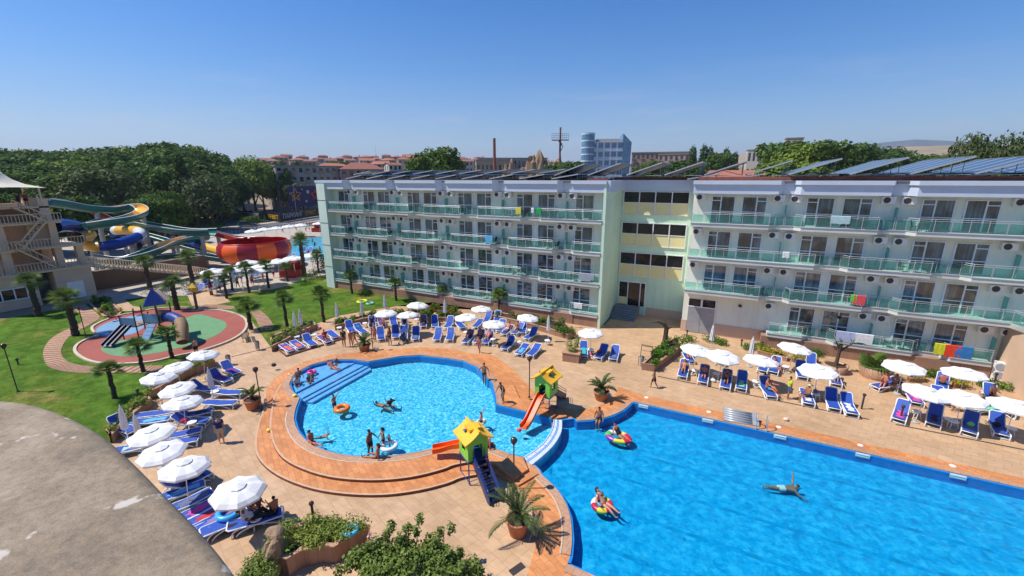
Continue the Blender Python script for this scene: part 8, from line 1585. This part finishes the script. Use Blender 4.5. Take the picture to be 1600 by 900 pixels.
# cars
def car(px, py, rz, c_, label, s=1, group='parked cars by the road'):
    e = empty('parked_car', gp(px, py, .035), rz); e.scale = (s,)*3; tag(e, label, 'car', group); mb = MB(); prof = [(-2.1, .35), (-2.15, .75), (-1.9, .95), (-1.3, 1.0), (1.0, .95), (1.9, .80), (2.15, .6), (2.1, .35)]; top = [(-1.75, .97), (-1.2, 1.42), (.2, 1.45), (1.05, .96)]
    for P, w_ in ((prof, .87),):
        n_ = len(P); mb.add([(x, -w_, z) for x, z in P]+[(x, w_, z) for x, z in P], [tuple(range(n_)), tuple(range(n_, 2*n_))[::-1]]+[(i, i+n_, (i+1) % n_+n_, (i+1) % n_) for i in range(n_)])
    mb.box(-1.2, .2, -.66, .66, 1.43, 1.47); o = mb.build('body', 'objcol_plastic', e); o.color = (*c_, 1); mb = MB(); P = top; n_ = 4; mb.add([(x, -.8 if z < 1.1 else -.64, z) for x, z in P]+[(x, .8 if z < 1.1 else .64, z) for x, z in P], [tuple(range(n_)), tuple(range(n_, 2*n_))[::-1]]+[(i, i+n_, (i+1) % n_+n_, (i+1) % n_) for i in range(n_)]); mb.build('windows', 'black_glass', e)
    for x in (-1.35, 1.35):
        for y in (-.83, .83): mb = MB(); mb.T = Matrix.Translation((x, y, .33)) @ Matrix.Rotation(R(90), 4, 'X'); mb.lathe([(.33, -.1), (.33, .1)], n=14); w2 = mb.build('wheel', 'dark_metal', e); mb = MB(); mb.T = Matrix.Translation((x, y, .33)) @ Matrix.Rotation(R(90), 4, 'X'); mb.lathe([(.2, -.11), (.2, .11)], n=10); mb.build('rim', 'steel', w2)
    for y in (-.6, .6): mb = MB(); mb.box(2.08, 2.17, y-.16, y+.16, .6, .74); mb.build('headlight', 'white_plastic', e)
car(386, 354, R(62), (.05, .09, .14), 'dark blue car driving on the road beside the verge', 1.15)
for i, (x, y, c_, lb) in enumerate(((352, 331, (.05, .08, .25), 'blue car in the shade under the trees'), (374, 333, (.3, .3, .32), 'grey car behind the fence banner'), (392, 334, (.6, .6, .6), 'white car behind the fence banner'), (410, 335, (.05, .05, .06), 'black car behind the fence banner'), (434, 328, (.06, .12, .3), 'blue van like car left of the star billboard'), (447, 330, (.65, .65, .66), 'white car left of the star billboard'), (425, 333, (.25, .25, .27), 'grey car in the middle of the car park'))):
    car(x, y, R(40+17*i), c_, lb, 1.1)
e = empty('blue_coach', gp(440, 325), R(35)); tag(e, 'blue and white coach parked behind the fence', 'coach'); mb = MB(); mb.box(-5, 5, -1.2, 1.2, .5, 3.3); mb.build('body', 'slide_blue', e); mb = MB(); mb.box(-4.8, 5.02, -1.22, 1.22, 1.8, 2.8); mb.build('windows', 'glass_blue', e); mb = MB(); mb.box(-5.02, 5.01, -1.23, 1.23, .9, 1.4); mb.build('stripe', 'white_plastic', e)
for x in (-3.4, 3.4): mb = MB(); mb.T = Matrix.Translation((x, 0, .5)) @ Matrix.Rotation(R(90), 4, 'X'); mb.lathe([(.5, -1.25), (.5, 1.25)], n=14); mb.build('wheel', 'dark_metal', e)
def street_lamp(b, t, label):
    g = gp(*b); h = htop(g, t); e = empty('street_lamp', g, R(30)); tag(e, label, 'street lamp', 'tall street lamps'); mb = MB(); mb.tube([(0, 0, 0), (0, 0, h)], [.14, .08], 7); mb.tube([(0, 0, h), (.8, 0, h+.2), (1.5, 0, h+.2)], .06, 5); mb.build('post', 'grey_metal', e); mb = MB(); mb.cbox((1.7, 0, h+.18), .8, .3, .12); mb.build('lamp_head', 'grey_metal', e)
street_lamp((304, 351), (295, 298), 'tall street lamp by the verge behind the flumes'); street_lamp((448, 318), (447, 284), 'street lamp before the grey apartment block'); street_lamp((464, 338), (459, 288), 'street lamp left of the star billboard')
for i, (px, py) in enumerate(((345, 362), (392, 361), (438, 357))): pass
# roadside fence of the park
A1, B1 = gp(300, 372), gp(520, 350); e = empty('park_fence', A1); tag(e, 'low dark fence between the lagoon terrace and the road', 'fence'); mb = MB(); N_ = 40
for i in range(N_+1): p = A1.lerp(B1, i/N_); mb.box(p.x-.06, p.x+.06, p.y-.06, p.y+.06, 0, 1.3)
mb.build('posts', 'dark_metal', e, world=True); mb = MB(); [mb.tube([A1+Vector((0, 0, h_)), B1+Vector((0, 0, h_))], .04, 4) for h_ in (.3, .8, 1.25)]; mb.build('rails', 'dark_metal', e, world=True)
# dark sheet put in for the shade under the stairway
e = empty('shade_screen', (-77, 32, 0)); tag(e, 'dark screen standing in for the shade under the park stairway', 'screen'); mb = MB(); mb.box(-78, -77, 25, 40, 0, 2.6); mb.build('dark_sheet', 'wood_dark', e, world=True)
mb = MB()
for i in range(6): P = [gp(240+i*14, 428-i*3), gp(380+i*4, 412-i*6)]; mb.ribbon(P, -.35, .35, 0, .04+.003*i)
structure(mb.build('park_walkway', 'coping_tile'))
# unused first copies
for pr_ in list(T.values())+list(LP.values()):
    if not pr_.used:
        for ch in list(pr_.o.children): bpy.data.objects.remove(ch)
        bpy.data.objects.remove(pr_.o)
